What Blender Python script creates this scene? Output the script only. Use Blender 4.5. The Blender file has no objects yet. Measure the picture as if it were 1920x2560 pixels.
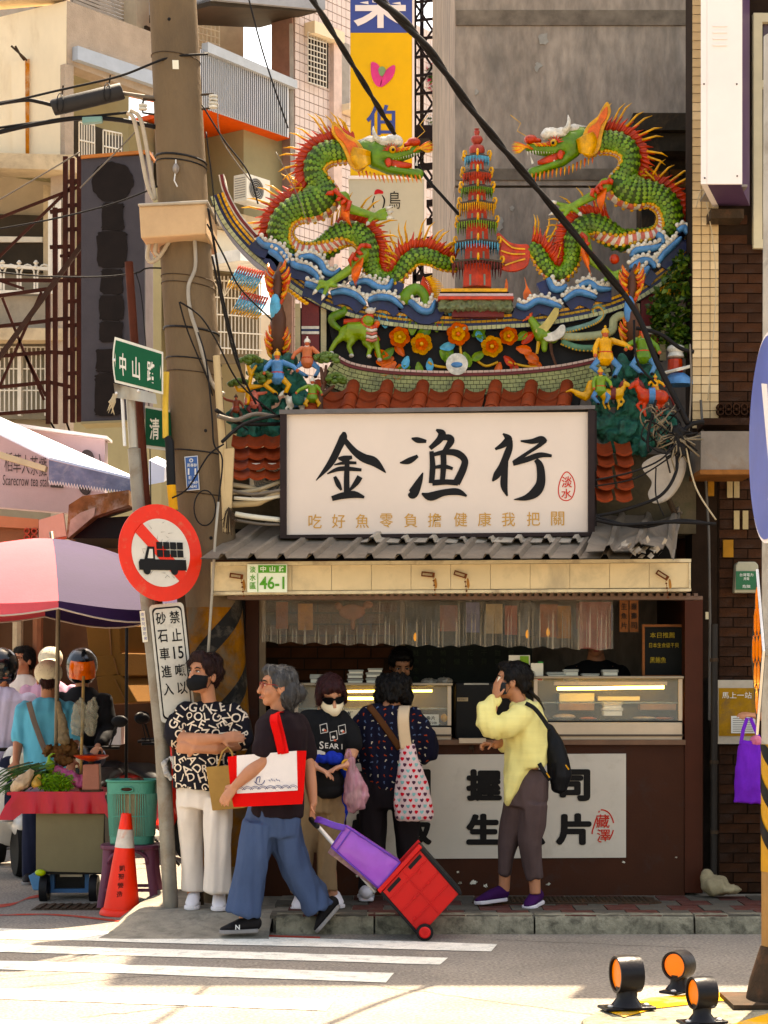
import bpy,bmesh,math,random
from mathutils import Vector,Matrix,noise
from mathutils.bvhtree import BVHTree
random.seed(7)
PI=math.pi
rad=math.radians
V=Vector
S=bpy.context.scene
COL=S.collection
F=4800.0;HV=1695.0;CH=1.6            # focal length in photo pixels, horizon row, eye height
                        
cd=bpy.data.cameras.new('camera');cam=bpy.data.objects.new('camera',cd);COL.objects.link(cam)
cam.location=(0,0,CH);cam.rotation_euler=(rad(90),0,0)
cd.sensor_fit='VERTICAL';cd.sensor_height=36;cd.lens=F/2560*36
cd.shift_y=(HV-1280)/2560;cd.clip_end=2000;cd.clip_start=.1
S.camera=cam
SUN_EL=rad(64);SUN_H=V((.36,.93)).normalized()
w=bpy.data.worlds.new('World');S.world=w;w.use_nodes=True
nt=w.node_tree;bg=nt.nodes['Background'];sk=nt.nodes.new('ShaderNodeTexSky')
sk.sky_type='NISHITA';sk.sun_disc=False;sk.sun_elevation=SUN_EL
sk.sun_rotation=math.atan2(SUN_H.x,SUN_H.y);sk.air_density=1.2;sk.dust_density=4;sk.ozone_density=1
nt.links.new(sk.outputs[0],bg.inputs[0]);bg.inputs[1].default_value=.13
sl=bpy.data.lights.new('sun','SUN');sl.energy=5.0;sl.angle=rad(.53);sl.color=(1,.95,.88)
so=bpy.data.objects.new('sun',sl);COL.objects.link(so)
sdir=V((SUN_H.x*math.cos(SUN_EL),SUN_H.y*math.cos(SUN_EL),math.sin(SUN_EL)))
so.rotation_euler=sdir.to_track_quat('Z','Y').to_euler();so.location=(6,8,20)
vs=S.view_settings
vs.view_transform='Standard';vs.look='None';vs.gamma=1;vs.exposure=1.95;vs.use_curve_mapping=False
vs.use_white_balance=True;vs.white_balance_temperature=8450;vs.white_balance_tint=10
S.display_settings.display_device='sRGB'
S.cycles.max_bounces=8;S.cycles.transparent_max_bounces=24
                   
def P(u,v,Y):return V(((u-960)*Y/F,Y,CH+(HV-v)*Y/F))
def X(u,Y):return (u-960)*Y/F
def Z(v,Y):return CH+(HV-v)*Y/F
def lin(c):
 c /= 255.0
 return c/12.92 if c <= .04045 else ((c+.055)/1.055)**2.4
def rgb(r,g,b,k=1.0):return (lin(r)*k,lin(g)*k,lin(b)*k)
MATS={}
def M(name,col,rough=.6,metal=0.0,var=.2,vsc=5.0,bump=.15,bsc=60.0,dirt=None,dsc=3.0,damt=.5,alpha=1.0,emit=0,spec=.5,grain=0,edge=0,
  stretch=(1,1,1),trans=0,coat=0,dist=.004,sss=0):
 """procedural surface: base colour with broad and fine variation, stains, fine relief"""
 if name in MATS:return MATS[name]
 lum=.3*col[0]+.55*col[1]+.15*col[2];col=tuple(max(.0012,lum+(c-lum)*1.22) for c in col);col=tuple(.62*(c/.62)**1.2 for c in col)
 if spec==.5:spec=.16 if (rough >= .68 or lum<.05) and not coat else .35
 m=bpy.data.materials.new(name);m.use_nodes=True;t=m.node_tree;n=t.nodes;L=t.links
 b=n['Principled BSDF'];tc=n.new('ShaderNodeTexCoord');mp=n.new('ShaderNodeMapping')
 mp.inputs['Scale'].default_value=stretch;L.new(tc.outputs['Object'],mp.inputs[0])
 out=None
 rg=n.new('ShaderNodeRGB');rg.outputs[0].default_value=(*col,1);out=rg.outputs[0]
 if var>0:
  nz=n.new('ShaderNodeTexNoise');nz.inputs['Scale'].default_value=vsc;nz.inputs['Detail'].default_value=6
  nz.inputs['Roughness'].default_value=.65;L.new(mp.outputs[0],nz.inputs['Vector'])
  mr=n.new('ShaderNodeMapRange');mr.inputs['From Min'].default_value=.3;mr.inputs['From Max'].default_value=.7
  mr.inputs['To Min'].default_value=1-var;mr.inputs['To Max'].default_value=1+var*.6
  L.new(nz.outputs['Fac'],mr.inputs[0])
  mx=n.new('ShaderNodeVectorMath');mx.operation='SCALE';L.new(out,mx.inputs[0]);L.new(mr.outputs[0],mx.inputs['Scale'])
  out=mx.outputs[0]
 if dirt:
  nd=n.new('ShaderNodeTexNoise');nd.inputs['Scale'].default_value=dsc;nd.inputs['Detail'].default_value=8
  nd.inputs['Roughness'].default_value=.7;nd.inputs['Distortion'].default_value=.4
  L.new(mp.outputs[0],nd.inputs['Vector'])
  dr=n.new('ShaderNodeMapRange');dr.inputs['From Min'].default_value=.62-.25*damt;dr.inputs['From Max'].default_value=.78-.2*damt
  dr.inputs['To Max'].default_value=min(1,.45+damt*.6);L.new(nd.outputs['Fac'],dr.inputs[0])
  mi=n.new('ShaderNodeMix');mi.data_type='RGBA';L.new(dr.outputs[0],mi.inputs[0]);L.new(out,mi.inputs[6])
  mi.inputs[7].default_value=(*dirt,1);out=mi.outputs[2]
 if grain:
  ng=n.new('ShaderNodeTexNoise');ng.inputs['Scale'].default_value=bsc*.5;ng.inputs['Detail'].default_value=3;L.new(mp.outputs[0],ng.inputs['Vector'])
  mg=n.new('ShaderNodeMapRange');mg.inputs['From Min'].default_value=.35;mg.inputs['From Max'].default_value=.65;mg.inputs['To Min'].default_value=1-grain;mg.inputs['To Max'].default_value=1+grain;L.new(ng.outputs['Fac'],mg.inputs[0])
  mx2=n.new('ShaderNodeVectorMath');mx2.operation='SCALE';L.new(out,mx2.inputs[0]);L.new(mg.outputs[0],mx2.inputs['Scale']);out=mx2.outputs[0]
 if edge:
  lw=n.new('ShaderNodeLayerWeight');lw.inputs[0].default_value=.5;pw_=n.new('ShaderNodeMapRange');pw_.inputs['From Min'].default_value=.25;pw_.inputs['To Min'].default_value=alpha;pw_.inputs['To Max'].default_value=edge;L.new(lw.outputs['Facing'],pw_.inputs[0]);L.new(pw_.outputs[0],b.inputs['Alpha'])
 L.new(out,b.inputs['Base Color'])
 b.inputs['Roughness'].default_value=rough;b.inputs['Metallic'].default_value=metal
 b.inputs['Specular IOR Level'].default_value=spec
 if alpha<1 and not edge:b.inputs['Alpha'].default_value=alpha
 if trans:b.inputs['Transmission Weight'].default_value=trans;b.inputs['IOR'].default_value=1.3
 if coat:b.inputs['Coat Weight'].default_value=coat;b.inputs['Coat Roughness'].default_value=.15
 if sss:b.inputs['Subsurface Weight'].default_value=sss;b.inputs['Subsurface Radius'].default_value=(.02,.008,.004);b.inputs['Subsurface Scale'].default_value=.4
 if emit:
  b.inputs['Emission Color'].default_value=(*col,1);b.inputs['Emission Strength'].default_value=emit
 if bump>0:
  nb=n.new('ShaderNodeTexNoise');nb.inputs['Scale'].default_value=bsc;nb.inputs['Detail'].default_value=5
  L.new(mp.outputs[0],nb.inputs['Vector'])
  bu=n.new('ShaderNodeBump');bu.inputs['Strength'].default_value=bump;bu.inputs['Distance'].default_value=dist*3
  L.new(nb.outputs['Fac'],bu.inputs['Height']);L.new(bu.outputs[0],b.inputs['Normal'])
 MATS[name]=m
 return m
TMP=bpy.data.scenes.new('tmp_eval')
def evaluate(ob):
 TMP.collection.objects.link(ob);vl=TMP.view_layers[0];vl.update()
 dg=vl.depsgraph;me=bpy.data.meshes.new_from_object(ob.evaluated_get(dg),depsgraph=dg)
 TMP.collection.objects.unlink(ob)
 return me
def world_loc(o):
 p=V((0,0,0))
 while o:p=p+o.location;o=o.parent
 return p
def tag(o,label=None,cat=None,group=None,kind=None):
 if label:o['label']=label
 if cat:o['category']=cat
 if group:o['group']=group
 if kind:o['kind']=kind
 return o
def thing(name,label,cat,loc,group=None):
 o=bpy.data.objects.new(name,None);COL.objects.link(o);o.location=loc;o.empty_display_size=.1
 return tag(o,label,cat,group)
class MB:
 """collects shapes in world coordinates, then links them as one mesh object"""
 def __init__(self):self.v=[];self.f=[];self.m=[];self.mi=0;self.mats=[]
 def use(self,mat):
  if mat not in self.mats:self.mats.append(mat)
  self.mi=self.mats.index(mat);return self
 def add(self,vs,fs):
  o=len(self.v);self.v += [V(p) for p in vs]
  for f in fs:self.f.append([i+o for i in f]);self.m.append(self.mi)
  return self
 def box(self,c,s,rot=None):
  c=V(c);h=V(s)/2;vs=[]
  for x in (-1,1):
   for y in (-1,1):
    for z in (-1,1):
     p=V((x*h.x,y*h.y,z*h.z));vs.append(c+(rot @ p if rot else p))
  return self.add(vs,[(0,1,3,2),(4,6,7,5),(0,4,5,1),(2,3,7,6),(0,2,6,4),(1,5,7,3)])
 def span(self,a,b):
  a=V(a);b=V(b);return self.box((a+b)/2,(abs(b.x-a.x),abs(b.y-a.y),abs(b.z-a.z)))
 def hexa(self,q,off):
  q=[V(p) for p in q];off=V(off);n=len(q)
  fs=[tuple(range(n)),tuple(range(2*n-1,n-1,-1))]+[(i,i+n,(i+1) %n+n,(i+1) %n) for i in range(n)]
  return self.add(q+[p+off for p in q],fs)
 def bar(self,a,b,w,h=None,up=(0,0,1)):
  a=V(a);b=V(b);d=b-a;L=d.length
  if L<1e-6:return self
  d.normalize();u=V(up)
  if abs(d.dot(u))>.98:u=V((0,1,0))
  s=d.cross(u).normalized();u=s.cross(d);h=h or w
  rot=Matrix((s,d,u)).transposed()
  return self.box((a+b)/2,(w,L,h),rot)
 def tube(self,pts,r,n=8,caps=True,side=None,round_caps=False):
  """sweep; r: number or list of numbers / (a,b) pairs, a along side"""
  pts=[V(p) for p in pts];k=len(pts)
  if not isinstance(r,(list,tuple)):r=[r]*k
  rs=[(x,x) if not isinstance(x,(list,tuple)) else x for x in r]
  if round_caps:
   d0=(pts[0]-pts[1]).normalized();d1=(pts[-1]-pts[-2]).normalized()
   a0=min(rs[0]);a1=min(rs[-1])
   pts=[pts[0]+d0*a0*.9,pts[0]+d0*a0*.55]+pts+[pts[-1]+d1*a1*.55,pts[-1]+d1*a1*.9]
   sc=lambda p,q:(p[0]*q,p[1]*q)
   rs=[sc(rs[0],.35),sc(rs[0],.82)]+rs+[sc(rs[-1],.82),sc(rs[-1],.35)];k=len(pts)
  vs=[];ref=V(side).normalized() if side else None;prev=None
  for i in range(k):
   d=(pts[min(i+1,k-1)]-pts[max(i-1,0)])
   if d.length<1e-9:d=V((0,0,1))
   d.normalize()
   if ref is not None:s=ref-d*ref.dot(d)
   elif prev is not None:s=prev-d*prev.dot(d)
   else:
    s=d.cross(V((0,0,1)))
    if s.length<.1:s=d.cross(V((0,1,0)))
   if s.length<1e-5:s=d.orthogonal()
   s.normalize();t=d.cross(s);prev=s
   a,b=rs[i]
   for j in range(n):
    an=2*PI*j/n;vs.append(pts[i]+s*(a*math.cos(an))+t*(b*math.sin(an)))
  fs=[]
  for i in range(k-1):
   for j in range(n):
    j2=(j+1) %n;fs.append((i*n+j,i*n+j2,(i+1)*n+j2,(i+1)*n+j))
  if caps:fs.append(tuple(range(n-1,-1,-1)));fs.append(tuple((k-1)*n+j for j in range(n)))
  return self.add(vs,fs)
 def ell(self,c,r,rot=None,nu=10,nv=7):
  c=V(c);r=(r,r,r) if not isinstance(r,(tuple,list)) else r;vs=[];fs=[]
  for i in range(1,nv):
   th=PI*i/nv
   for j in range(nu):
    ph=2*PI*j/nu
    p=V((r[0]*math.sin(th)*math.cos(ph),r[1]*math.sin(th)*math.sin(ph),r[2]*math.cos(th)))
    vs.append(c+(rot @ p if rot else p))
  a=len(vs);p=V((0,0,r[2]));vs.append(c+(rot @ p if rot else p));p=V((0,0,-r[2]));vs.append(c+(rot @ p if rot else p))
  for i in range(nv-2):
   for j in range(nu):
    j2=(j+1) %nu;fs.append((i*nu+j,(i+1)*nu+j,(i+1)*nu+j2,i*nu+j2))
  for j in range(nu):
   j2=(j+1) %nu;fs.append((a,j,j2));fs.append((a+1,(nv-2)*nu+j2,(nv-2)*nu+j))
  return self.add(vs,fs)
 def lathe(self,c,prof,n=20,axis='z',rot=None,caps=True):
  c=V(c);vs=[];fs=[];k=len(prof)
  for r,h in prof:
   for j in range(n):
    a=2*PI*j/n
    p=V((r*math.cos(a),r*math.sin(a),h))
    if axis=='y':p=V((p.x,p.z,p.y))
    if axis=='x':p=V((p.z,p.x,p.y))
    vs.append(c+(rot @ p if rot else p))
  for i in range(k-1):
   for j in range(n):
    j2=(j+1) %n;fs.append((i*n+j,i*n+j2,(i+1)*n+j2,(i+1)*n+j))
  if caps:fs.append(tuple(range(n-1,-1,-1)));fs.append(tuple((k-1)*n+j for j in range(n)))
  return self.add(vs,fs)
 def sheet(self,rows,thick=0):
  """grid of points"""
  nr=len(rows);nc=len(rows[0]);vs=[p for r in rows for p in r]
  return self.add(vs,[(i*nc+j,i*nc+j+1,(i+1)*nc+j+1,(i+1)*nc+j) for i in range(nr-1) for j in range(nc-1)])
 def mesh(self,name='m',fix=True):
  me=bpy.data.meshes.new(name);me.from_pydata([tuple(p) for p in self.v],[],self.f)
  for mt in self.mats:me.materials.append(mt)
  if len(self.mats)>1:me.polygons.foreach_set('material_index',self.m)
  if fix:
   bm=bmesh.new();bm.from_mesh(me);bmesh.ops.recalc_face_normals(bm,faces=bm.faces);bm.to_mesh(me);bm.free()
  return me
 def bd(self,name,mat=None,parent=None,sm=None,base=None,bevel=0,fix=True):
  me=self.mesh(name,fix)
  return link_mesh(name,me,mat,parent,sm,base,bevel)
def link_mesh(name,me,mat=None,parent=None,sm=None,base=None,bevel=0):
 if mat is not None:me.materials.clear();me.materials.append(mat)
 o=bpy.data.objects.new(name,me);COL.objects.link(o)
 if parent is not None:
  L=world_loc(parent);o.parent=parent
 else:
  if base is None:
   xs=[v.co for v in me.vertices]
   base=V((sum(p.x for p in xs)/len(xs),sum(p.y for p in xs)/len(xs),min(p.z for p in xs))) if xs else V((0,0,0))
  L=V(base);o.location=L
 me.transform(Matrix.Translation(-L))
 if sm is not None:
  me.polygons.foreach_set('use_smooth',[True]*len(me.polygons))
  if sm<179:
   try:me.set_sharp_from_angle(angle=rad(sm))
   except Exception:pass
 if bevel:
  md=o.modifiers.new('bevel','BEVEL');md.width=bevel;md.segments=2;md.limit_method='ANGLE';md.angle_limit=rad(40)
 return o
def remesh(mb,voxel=.01,sm=6,fac=.5,fold=None):
 """one continuous surface from overlapping closed shapes"""
 me=mb.mesh('r',fix=True);ob=bpy.data.objects.new('r',me)
 r=ob.modifiers.new('r','REMESH');r.mode='VOXEL';r.voxel_size=voxel;r.use_smooth_shade=True
 if sm:
  s=ob.modifiers.new('s','SMOOTH');s.iterations=sm;s.factor=fac
 out=evaluate(ob);bpy.data.objects.remove(ob);bpy.data.meshes.remove(me)
 if fold:
  amp,sx,sz=fold;nn=[v.normal.copy() for v in out.vertices]
  for i,v in enumerate(out.vertices):
   p=v.co;d=noise.noise(V((p.x*sx,p.y*sx,p.z*sz+3.3*math.sin(p.x*9))))+.5*noise.noise(V((p.x*sx*2.3+9,p.y*sx*2.3,p.z*sz*2.1)))+.9*(.35-abs(noise.noise(V((p.x*sx*1.3+p.z*sz*.8,p.y*sx*1.3,p.z*sz*1.2-p.x*sx*.7+5)))))
   v.co=p+nn[i]*(d*amp)
 out.materials.clear()
 return out
def copy_tree(o,parent=None,loc=None):
 c=o.copy();COL.objects.link(c)
 if parent is not None:c.parent=parent
 if loc is not None:c.location=loc
 for ch in list(o.children):copy_tree(ch,c)
 return c
def poly_px(mb,pts,Y,th):
 """outline traced at its own distance and given its real thickness (towards the back)"""
 return mb.hexa([P(u,v,Y) for u,v in pts],(0,th,0))
def smooth_closed(pts,k=4):
 n=len(pts);out=[]
 for i in range(n):
  p0,p1,p2,p3=(V((*pts[(i+j) %n],0)) for j in (-1,0,1,2))
  for s in range(k):
   t=s/k
   q=.5*((2*p1)+(p2-p0)*t+(2*p0-5*p1+4*p2-p3)*t*t+(3*p1-p0-3*p2+p3)*t**3)
   out.append((q.x,q.y))
 return out
def spline(pts,k=6):
 """Catmull-Rom through points of any dimension"""
 pts=[V(p) for p in pts];n=len(pts);out=[]
 for i in range(n-1):
  p0=pts[max(i-1,0)];p1=pts[i];p2=pts[i+1];p3=pts[min(i+2,n-1)]
  for s in range(k):
   t=s/k
   out.append(.5*((2*p1)+(p2-p0)*t+(2*p0-5*p1+4*p2-p3)*t*t+(3*p1-p0-3*p2+p3)*t**3))
 out.append(pts[-1].copy())
 return out
GL={}
def glyph(txt,bold=0.0,shear=0.0,res=3):
 key=(txt,bold,shear)
 if key in GL:return GL[key]
 cu=bpy.data.curves.new('t','FONT');cu.body=txt;cu.size=1;cu.offset=bold;cu.shear=shear;cu.resolution_u=res;cu.fill_mode='FRONT'
 ob=bpy.data.objects.new('t',cu);me=evaluate(ob);bpy.data.objects.remove(ob);bpy.data.curves.remove(cu)
 vs=[(v.co.x,v.co.y) for v in me.vertices];fs=[tuple(p.vertices) for p in me.polygons];bpy.data.meshes.remove(me)
 if not vs:vs=[(0,0),(1,0),(1,1)];fs=[(0,1,2)]
 x0=min(p[0] for p in vs);x1=max(p[0] for p in vs);y0=min(p[1] for p in vs);y1=max(p[1] for p in vs)
 vs=[((x-(x0+x1)/2),(y-(y0+y1)/2)) for x,y in vs]
 GL[key]=(vs,fs,x1-x0,y1-y0)
 return GL[key]
def put_text(mb,txt,c,right,up,w=None,h=None,bold=0.0,shear=0.0,th=.0015,ang=0):
 """flat lettering on a plane, fitted to w x h metres around c"""
 vs,fs,gw,gh=glyph(txt,bold,shear);c=V(c);right=V(right).normalized();up=V(up).normalized();n=right.cross(up)
 sx=w/gw if w else h/gh;sy=h/gh if h else sx
 ca,sa=math.cos(ang),math.sin(ang)
 pts=[c+right*((x*sx)*ca-(y*sy)*sa)+up*((x*sx)*sa+(y*sy)*ca) for x,y in vs]
 k=len(pts)
 return mb.add([p+n*th for p in pts],fs)
def put_px(mb,txt,u,v,wpx,hpx,Y,bold=0.0,shear=0.0,ang=0):
 return put_text(mb,txt,P(u,v,Y),(1,0,0),(0,0,1),wpx*Y/F,hpx*Y/F,bold,shear,.0015,ang)
def stroke_px(mb,pts,Y,k=5,lift=.002):
 """brush stroke: list of (u, v, width) in photo pixels on the plane at Y"""
 q=spline([(a,b,c) for a,b,c in pts],k);L=[];R=[]
 for i,p in enumerate(q):
  d=(q[min(i+1,len(q)-1)]-q[max(i-1,0)]);d.z=0
  if d.length<1e-6:d=V((1,0,0))
  d.normalize();nrm=V((-d.y,d.x,0));wd=max(p.z,.4)/2
  L.append(P(p.x+nrm.x*wd,p.y+nrm.y*wd,Y-lift));R.append(P(p.x-nrm.x*wd,p.y-nrm.y*wd,Y-lift))
 return mb.sheet([L,R])
class Plane:
 """vertical plane through o, running along horizontal direction d"""
 def __init__(self,o,d):
  self.o=V((o[0],o[1],0));self.d=V((d[0],d[1],0)).normalized();self.n=V((self.d.y,-self.d.x,0))
 def at(self,u,v,off=0):
  o=self.o+self.n*off;k=(u-960)/F
  s=(k*o.y-o.x)/(self.d.x-k*self.d.y);p=o+self.d*s
  return V((p.x,p.y,CH+(HV-v)*p.y/F))
 def box(self,mb,u0,v0,u1,v1,front=.05,back=-.3):
  a=self.at(u0,v0);b=self.at(u0,v1);c=self.at(u1,v1)
  q=[V((a.x,a.y,a.z)),V((b.x,b.y,b.z)),V((c.x,c.y,b.z)),V((c.x,c.y,a.z))]
  return mb.hexa([p+self.n*front for p in q],self.n*(back-front))
 def quad(self,mb,pts,front=.05,back=-.1):
  return mb.hexa([self.at(u,v)+self.n*front for u,v in pts],self.n*(back-front))

# ================================================================ SETTING
def G(u,v):Y=CH*F/(v-HV);return V((X(u,Y),Y,0))
m_asphalt=M('asphalt',(.275,.25,.222),.88,var=.22,vsc=1.3,bump=.6,bsc=110,dirt=(.16,.145,.13),dsc=.9,damt=.4,dist=.004,grain=.30)
m_conc=M('old_concrete',(.30,.275,.235),.9,var=.3,vsc=6,bump=.4,bsc=70,dirt=(.12,.11,.09),dsc=7,damt=.55)
m_kerb=M('kerb_concrete',(.27,.25,.20),.9,var=.4,vsc=14,bump=.5,bsc=60,dirt=(.045,.04,.03),dsc=12,damt=.6)
m_paint=M('road_paint',(.72,.70,.64),.7,var=.12,vsc=5,bump=.3,bsc=160,dirt=(.30,.28,.25),dsc=9,damt=.45,grain=.12)
m_redline=M('red_road_paint',(.42,.085,.06),.75,var=.25,vsc=6,bump=.2,dirt=(.2,.14,.12),dsc=10,damt=.55)
m_pred=M('red_paver',(.135,.06,.05),.85,var=.35,vsc=9,bump=.4,bsc=90,dirt=(.09,.07,.06),dsc=9)
m_pgrey=M('grey_paver',(.13,.118,.10),.88,var=.3,vsc=9,bump=.4,bsc=90,dirt=(.08,.07,.06),dsc=9)
b=MB();N=24
b.sheet([[V((x,y,0)) for x in (-150,-20,-6,-3,0,3,6,20,150)] for y in (-120,-8,4,9,12,15,20,40,120,500)])
tag(b.bd('road',m_asphalt,base=(0,0,0)),kind='structure')
          
kerb=tag(MB().span((-.70,12.12,.0),(6,13.9,.104)).bd('sidewalk',m_conc),kind='structure')
xk=-.68;i=0
while xk<5:
 x2=xk+(1.0 if i else .62);q=[]
 for k in range(13):
  x=xk+.006+(x2-xk-.012)*k/12;j=lambda a:random.uniform(-a,a)
  q.append([V((x,11.985+j(.005),-.01)),V((x,11.99+j(.007),.07+j(.008))),V((x,12.00+j(.007),.102+j(.004))),V((x,12.03+j(.004),.117+j(.003))),V((x,12.125,.118+j(.002))),V((x,12.13,-.01))])
 kb=MB().sheet(q).add(q[0],[range(6)]).add(q[-1],[range(6)])
 kb.bd('kerbstone',m_kerb,kerb,sm=50);xk=x2;i += 1
for r in range(4):
 for c in range(-3,28):
  x=c*.205+(.1 if r %2 else 0);y=12.145+r*.27
  if x<-.66 or x>5.2:continue
  mt=m_pred if (c+r) %2==0 else m_pgrey
  key='paver_mesh_'+mt.name
  me=bpy.data.meshes.get(key)
  if not me:
   t=MB();t.hexa([V((-.0985,-.13,.0)),V((.0985,-.13,.0)),V((.0985,.13,.0)),V((-.0985,.13,.0))],(0,0,-.02));me=t.mesh(key);me.name=key;me.materials.append(mt)
  o=bpy.data.objects.new('paver',me);COL.objects.link(o);o.parent=kerb
  o.location=V((x,y,.1155+random.uniform(-.0025,.0025)))-kerb.location;o.rotation_euler=(random.uniform(-.008,.008),random.uniform(-.006,.006),0)
           
b=MB();rows=[]
for j in range(8):
 y=11.75+j*.27;z=.004+.096*min(1,max(0,(y-11.9)/.35))
 rows.append([V((x+.05*noise.noise(V((x*3,y*3,0))),y,z+(.006*noise.noise(V((x*4,y*4,1))) if j else 0)*(1 if x>-1.5 else 0)-(.1 if x<-1.62 else 0)*(z/.1))) for x in [-1.75,-1.6,-1.45,-1.3,-1.15,-1.0,-.85,-.705]])
tag(b.sheet(rows).bd('pavement',m_conc,sm=50),kind='structure')
          
t=thing('drain_cover','long rusty chequered drain cover set in the sidewalk before the stall','drain cover',(1.15,12.75,.118))
m_iron=M('rusty_iron',(.075,.055,.04),.75,.3,var=.35,vsc=12,bump=.3,dirt=(.11,.05,.025),dsc=9)
b=MB();b.hexa([V((x,y,.124)) for x,y in smooth_closed([(.63,12.62),(1.2,12.6),(1.78,12.62),(1.80,12.78),(1.76,12.96),(1.2,12.97),(.66,12.96),(.61,12.78)],3)],(0,0,-.02));b.bd('plate',m_iron,t)
b=MB()
for i in range(34):
 for j in range(9):
  b.box((.69+i*.032,12.65+j*.036,.126),(.02,.007,.006),Matrix.Rotation(rad(45 if (i+j) %2 else-45),3,'Z'))
o=b.bd('tread_stud',m_iron,t);o['kind']='stuff'
         
m_crack=M('tar_seam',(.05,.045,.04),.8,var=.3)
for k,(a,c) in enumerate((((60,2470),(700,2410)),((900,2460),(1500,2540)),((200,2545),(620,2500)),((1240,2350),(1760,2372)))):
 L,R=[],[]
 for i in range(26):
  q=i/25;p=G(a[0]+(c[0]-a[0])*q,a[1]+(c[1]-a[1])*q)+V((0,.05*noise.noise(V((q*9,k,0)))+.02*noise.noise(V((q*31,k,2))),.0025));L.append(p);R.append(p+V((0,.006+.008*abs(noise.noise(V((q*12,k,5)))),0)))
 tag(MB().sheet([L,R]).bd('road_crack',m_crack),kind='structure')
def stripe(q,nm,mt,label=None):
 pts=[G(*p) for p in q];b=MB();n=14
 L=[pts[0].lerp(pts[1],k/n) for k in range(n+1)];R=[pts[3].lerp(pts[2],k/n) for k in range(n+1)]
 for a in (L,R):
  for p in a[1:-1]:p.y += random.uniform(-.012,.012)
 for a in (L,R):
  for p in a:p.z=.004
 o=b.sheet([L,R]).bd(nm,mt);tag(o,kind='structure');return o
for q in ([(-300,2312),(1243,2362),(1228,2380),(-300,2340)],[(-300,2353),(1120,2396),(1100,2413),(-300,2372)],[(-300,2394),(985,2434),(965,2458),(-300,2414)],[(-300,2462),(835,2503),(815,2528),(-300,2488)],[(-300,2536),(700,2584),(680,2615),(-300,2566)]):
 stripe(q,'zebra_crossing',m_paint)
q=spline([G(*p) for p in [(-60,2292),(60,2288),(160,2290),(300,2305),(450,2322),(600,2338),(800,2346)]],6)
tag(MB().sheet([[p+V((0,.06,.003)) for p in q],[p+V((0,-.02,.003)) for p in q]]).bd('road_marking',m_redline),kind='structure')
q=spline([G(*p) for p in [(-40,2270),(30,2262),(70,2246),(120,2238)]],6)
tag(MB().sheet([[p+V((0,.13,.003)) for p in q],[p+V((0,-.1,.003)) for p in q]]).bd('road_marking',m_redline),kind='structure')
        
t=thing('gully_grate','rusty gully grate in the road under the vegetable cart','grate',G(190,2268));g0=G(190,2268)
for k in range(9):MB().box(g0+V((-.24+k*.06,.0,.006)),(.03,.3,.012)).bd('bar',m_iron,t)
MB().box(g0+V((0,0,.002)),(.56,.36,.004)).bd('plate',m_iron,t)
       
                         
m_block=M('weathered_concrete',(.35,.295,.25),.92,var=.34,vsc=2.6,bump=.5,bsc=25,dirt=(.19,.158,.13),dsc=1.5,damt=.6,stretch=(1.4,1.4,.5),grain=.16)
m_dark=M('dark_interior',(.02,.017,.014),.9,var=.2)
t=thing('concrete_building','bare streaked grey concrete block wall rising behind the right dragon','building',(2.5,15.2,0))
Yb=15.2
bx=[(8.2,11.5,15.2),(5.5,8.18,15.2),(0,5.48,15.2)]
for z0,z1,y in bx:
 MB().span((X(1137,Yb),y,z0),(5.4,y+7,z1)).bd('wall',m_block,t)
MB().span((X(1137,Yb)+.012,Yb+.03,0),(5.3,Yb+6,10.6)).bd('joint',M('dark_seam',(.10,.085,.07),.95,var=.3),t)  # core coloured darker than the walls, showing at the seams
b=MB();zz=Z(435,Yb);b.span((X(1140,Yb),Yb-.012,zz-.05),(X(1740,Yb),Yb-.001,zz+.04));b.bd('seam_shadow_band',M('seam_shadow_tone',(.215,.18,.148),.95,var=.5,vsc=5),t)  # thin strips, darkened to stand in for the seam shadows
b=MB();zz=Z(42,Yb);b.span((X(1140,Yb),Yb-.012,zz-.07),(X(1740,Yb),Yb-.001,zz+.05));b.bd('seam_shadow_band',MATS['seam_shadow_tone'],t)
        
mp_=M('pale_render',(.36,.335,.30),.95,var=.3,vsc=9,bump=.3)
for (u,v,s) in [(1345,165,.6),(1357,95,.8),(1250,560,.7),(1225,610,.5),(1280,520,.4),(1190,230,.35)]:
 pp=[(u+s*17*math.cos(a)*random.uniform(.4,1.3),v+s*24*math.sin(a)*random.uniform(.4,1.3)) for a in [i*.57 for i in range(11)]]
 b=MB();poly_px(b,pp,Yb-.006,.005);b.bd('render_patch',mp_,t)
         
ts=thing('rooftop_shed','dark lean-to shed with heavy concrete lip beside the tiled pilaster','shed',(2.2,14.6,4));Ys=14.55
m_recess=M('dark_recess_concrete',(.055,.045,.035),.95,var=.5,vsc=5,bump=.5,bsc=30,dirt=(.12,.07,.035),dsc=3)  # dark stain, with the recess's shade also put into the colour
MB().span(P(1583,325,Ys),P(1745,282,Ys)+V((0,.6,0))).bd('lintel',m_recess,ts)
MB().span(P(1600,372,Ys)+V((0,.06,0)),P(1745,327,Ys)+V((0,.6,0))).bd('beam',m_recess,ts)
MB().span(P(1618,660,Ys)+V((0,.3,0)),P(1745,374,Ys)+V((0,.62,0))).bd('back_wall',m_recess,ts)
bkm=M('recess_brick',(.16,.085,.04),.9,var=.5,vsc=8,bump=.3)
for k,(u,v) in enumerate([(1655,405),(1690,400),(1672,425),(1710,428),(1660,452),(1700,460),(1650,520),(1690,540),(1715,500)]):
 MB().span(P(u,v+16,Ys)+V((0,.27,0)),P(u+30,v,Ys)+V((0,.298,0))).bd('brick',bkm,ts)
                       
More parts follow.
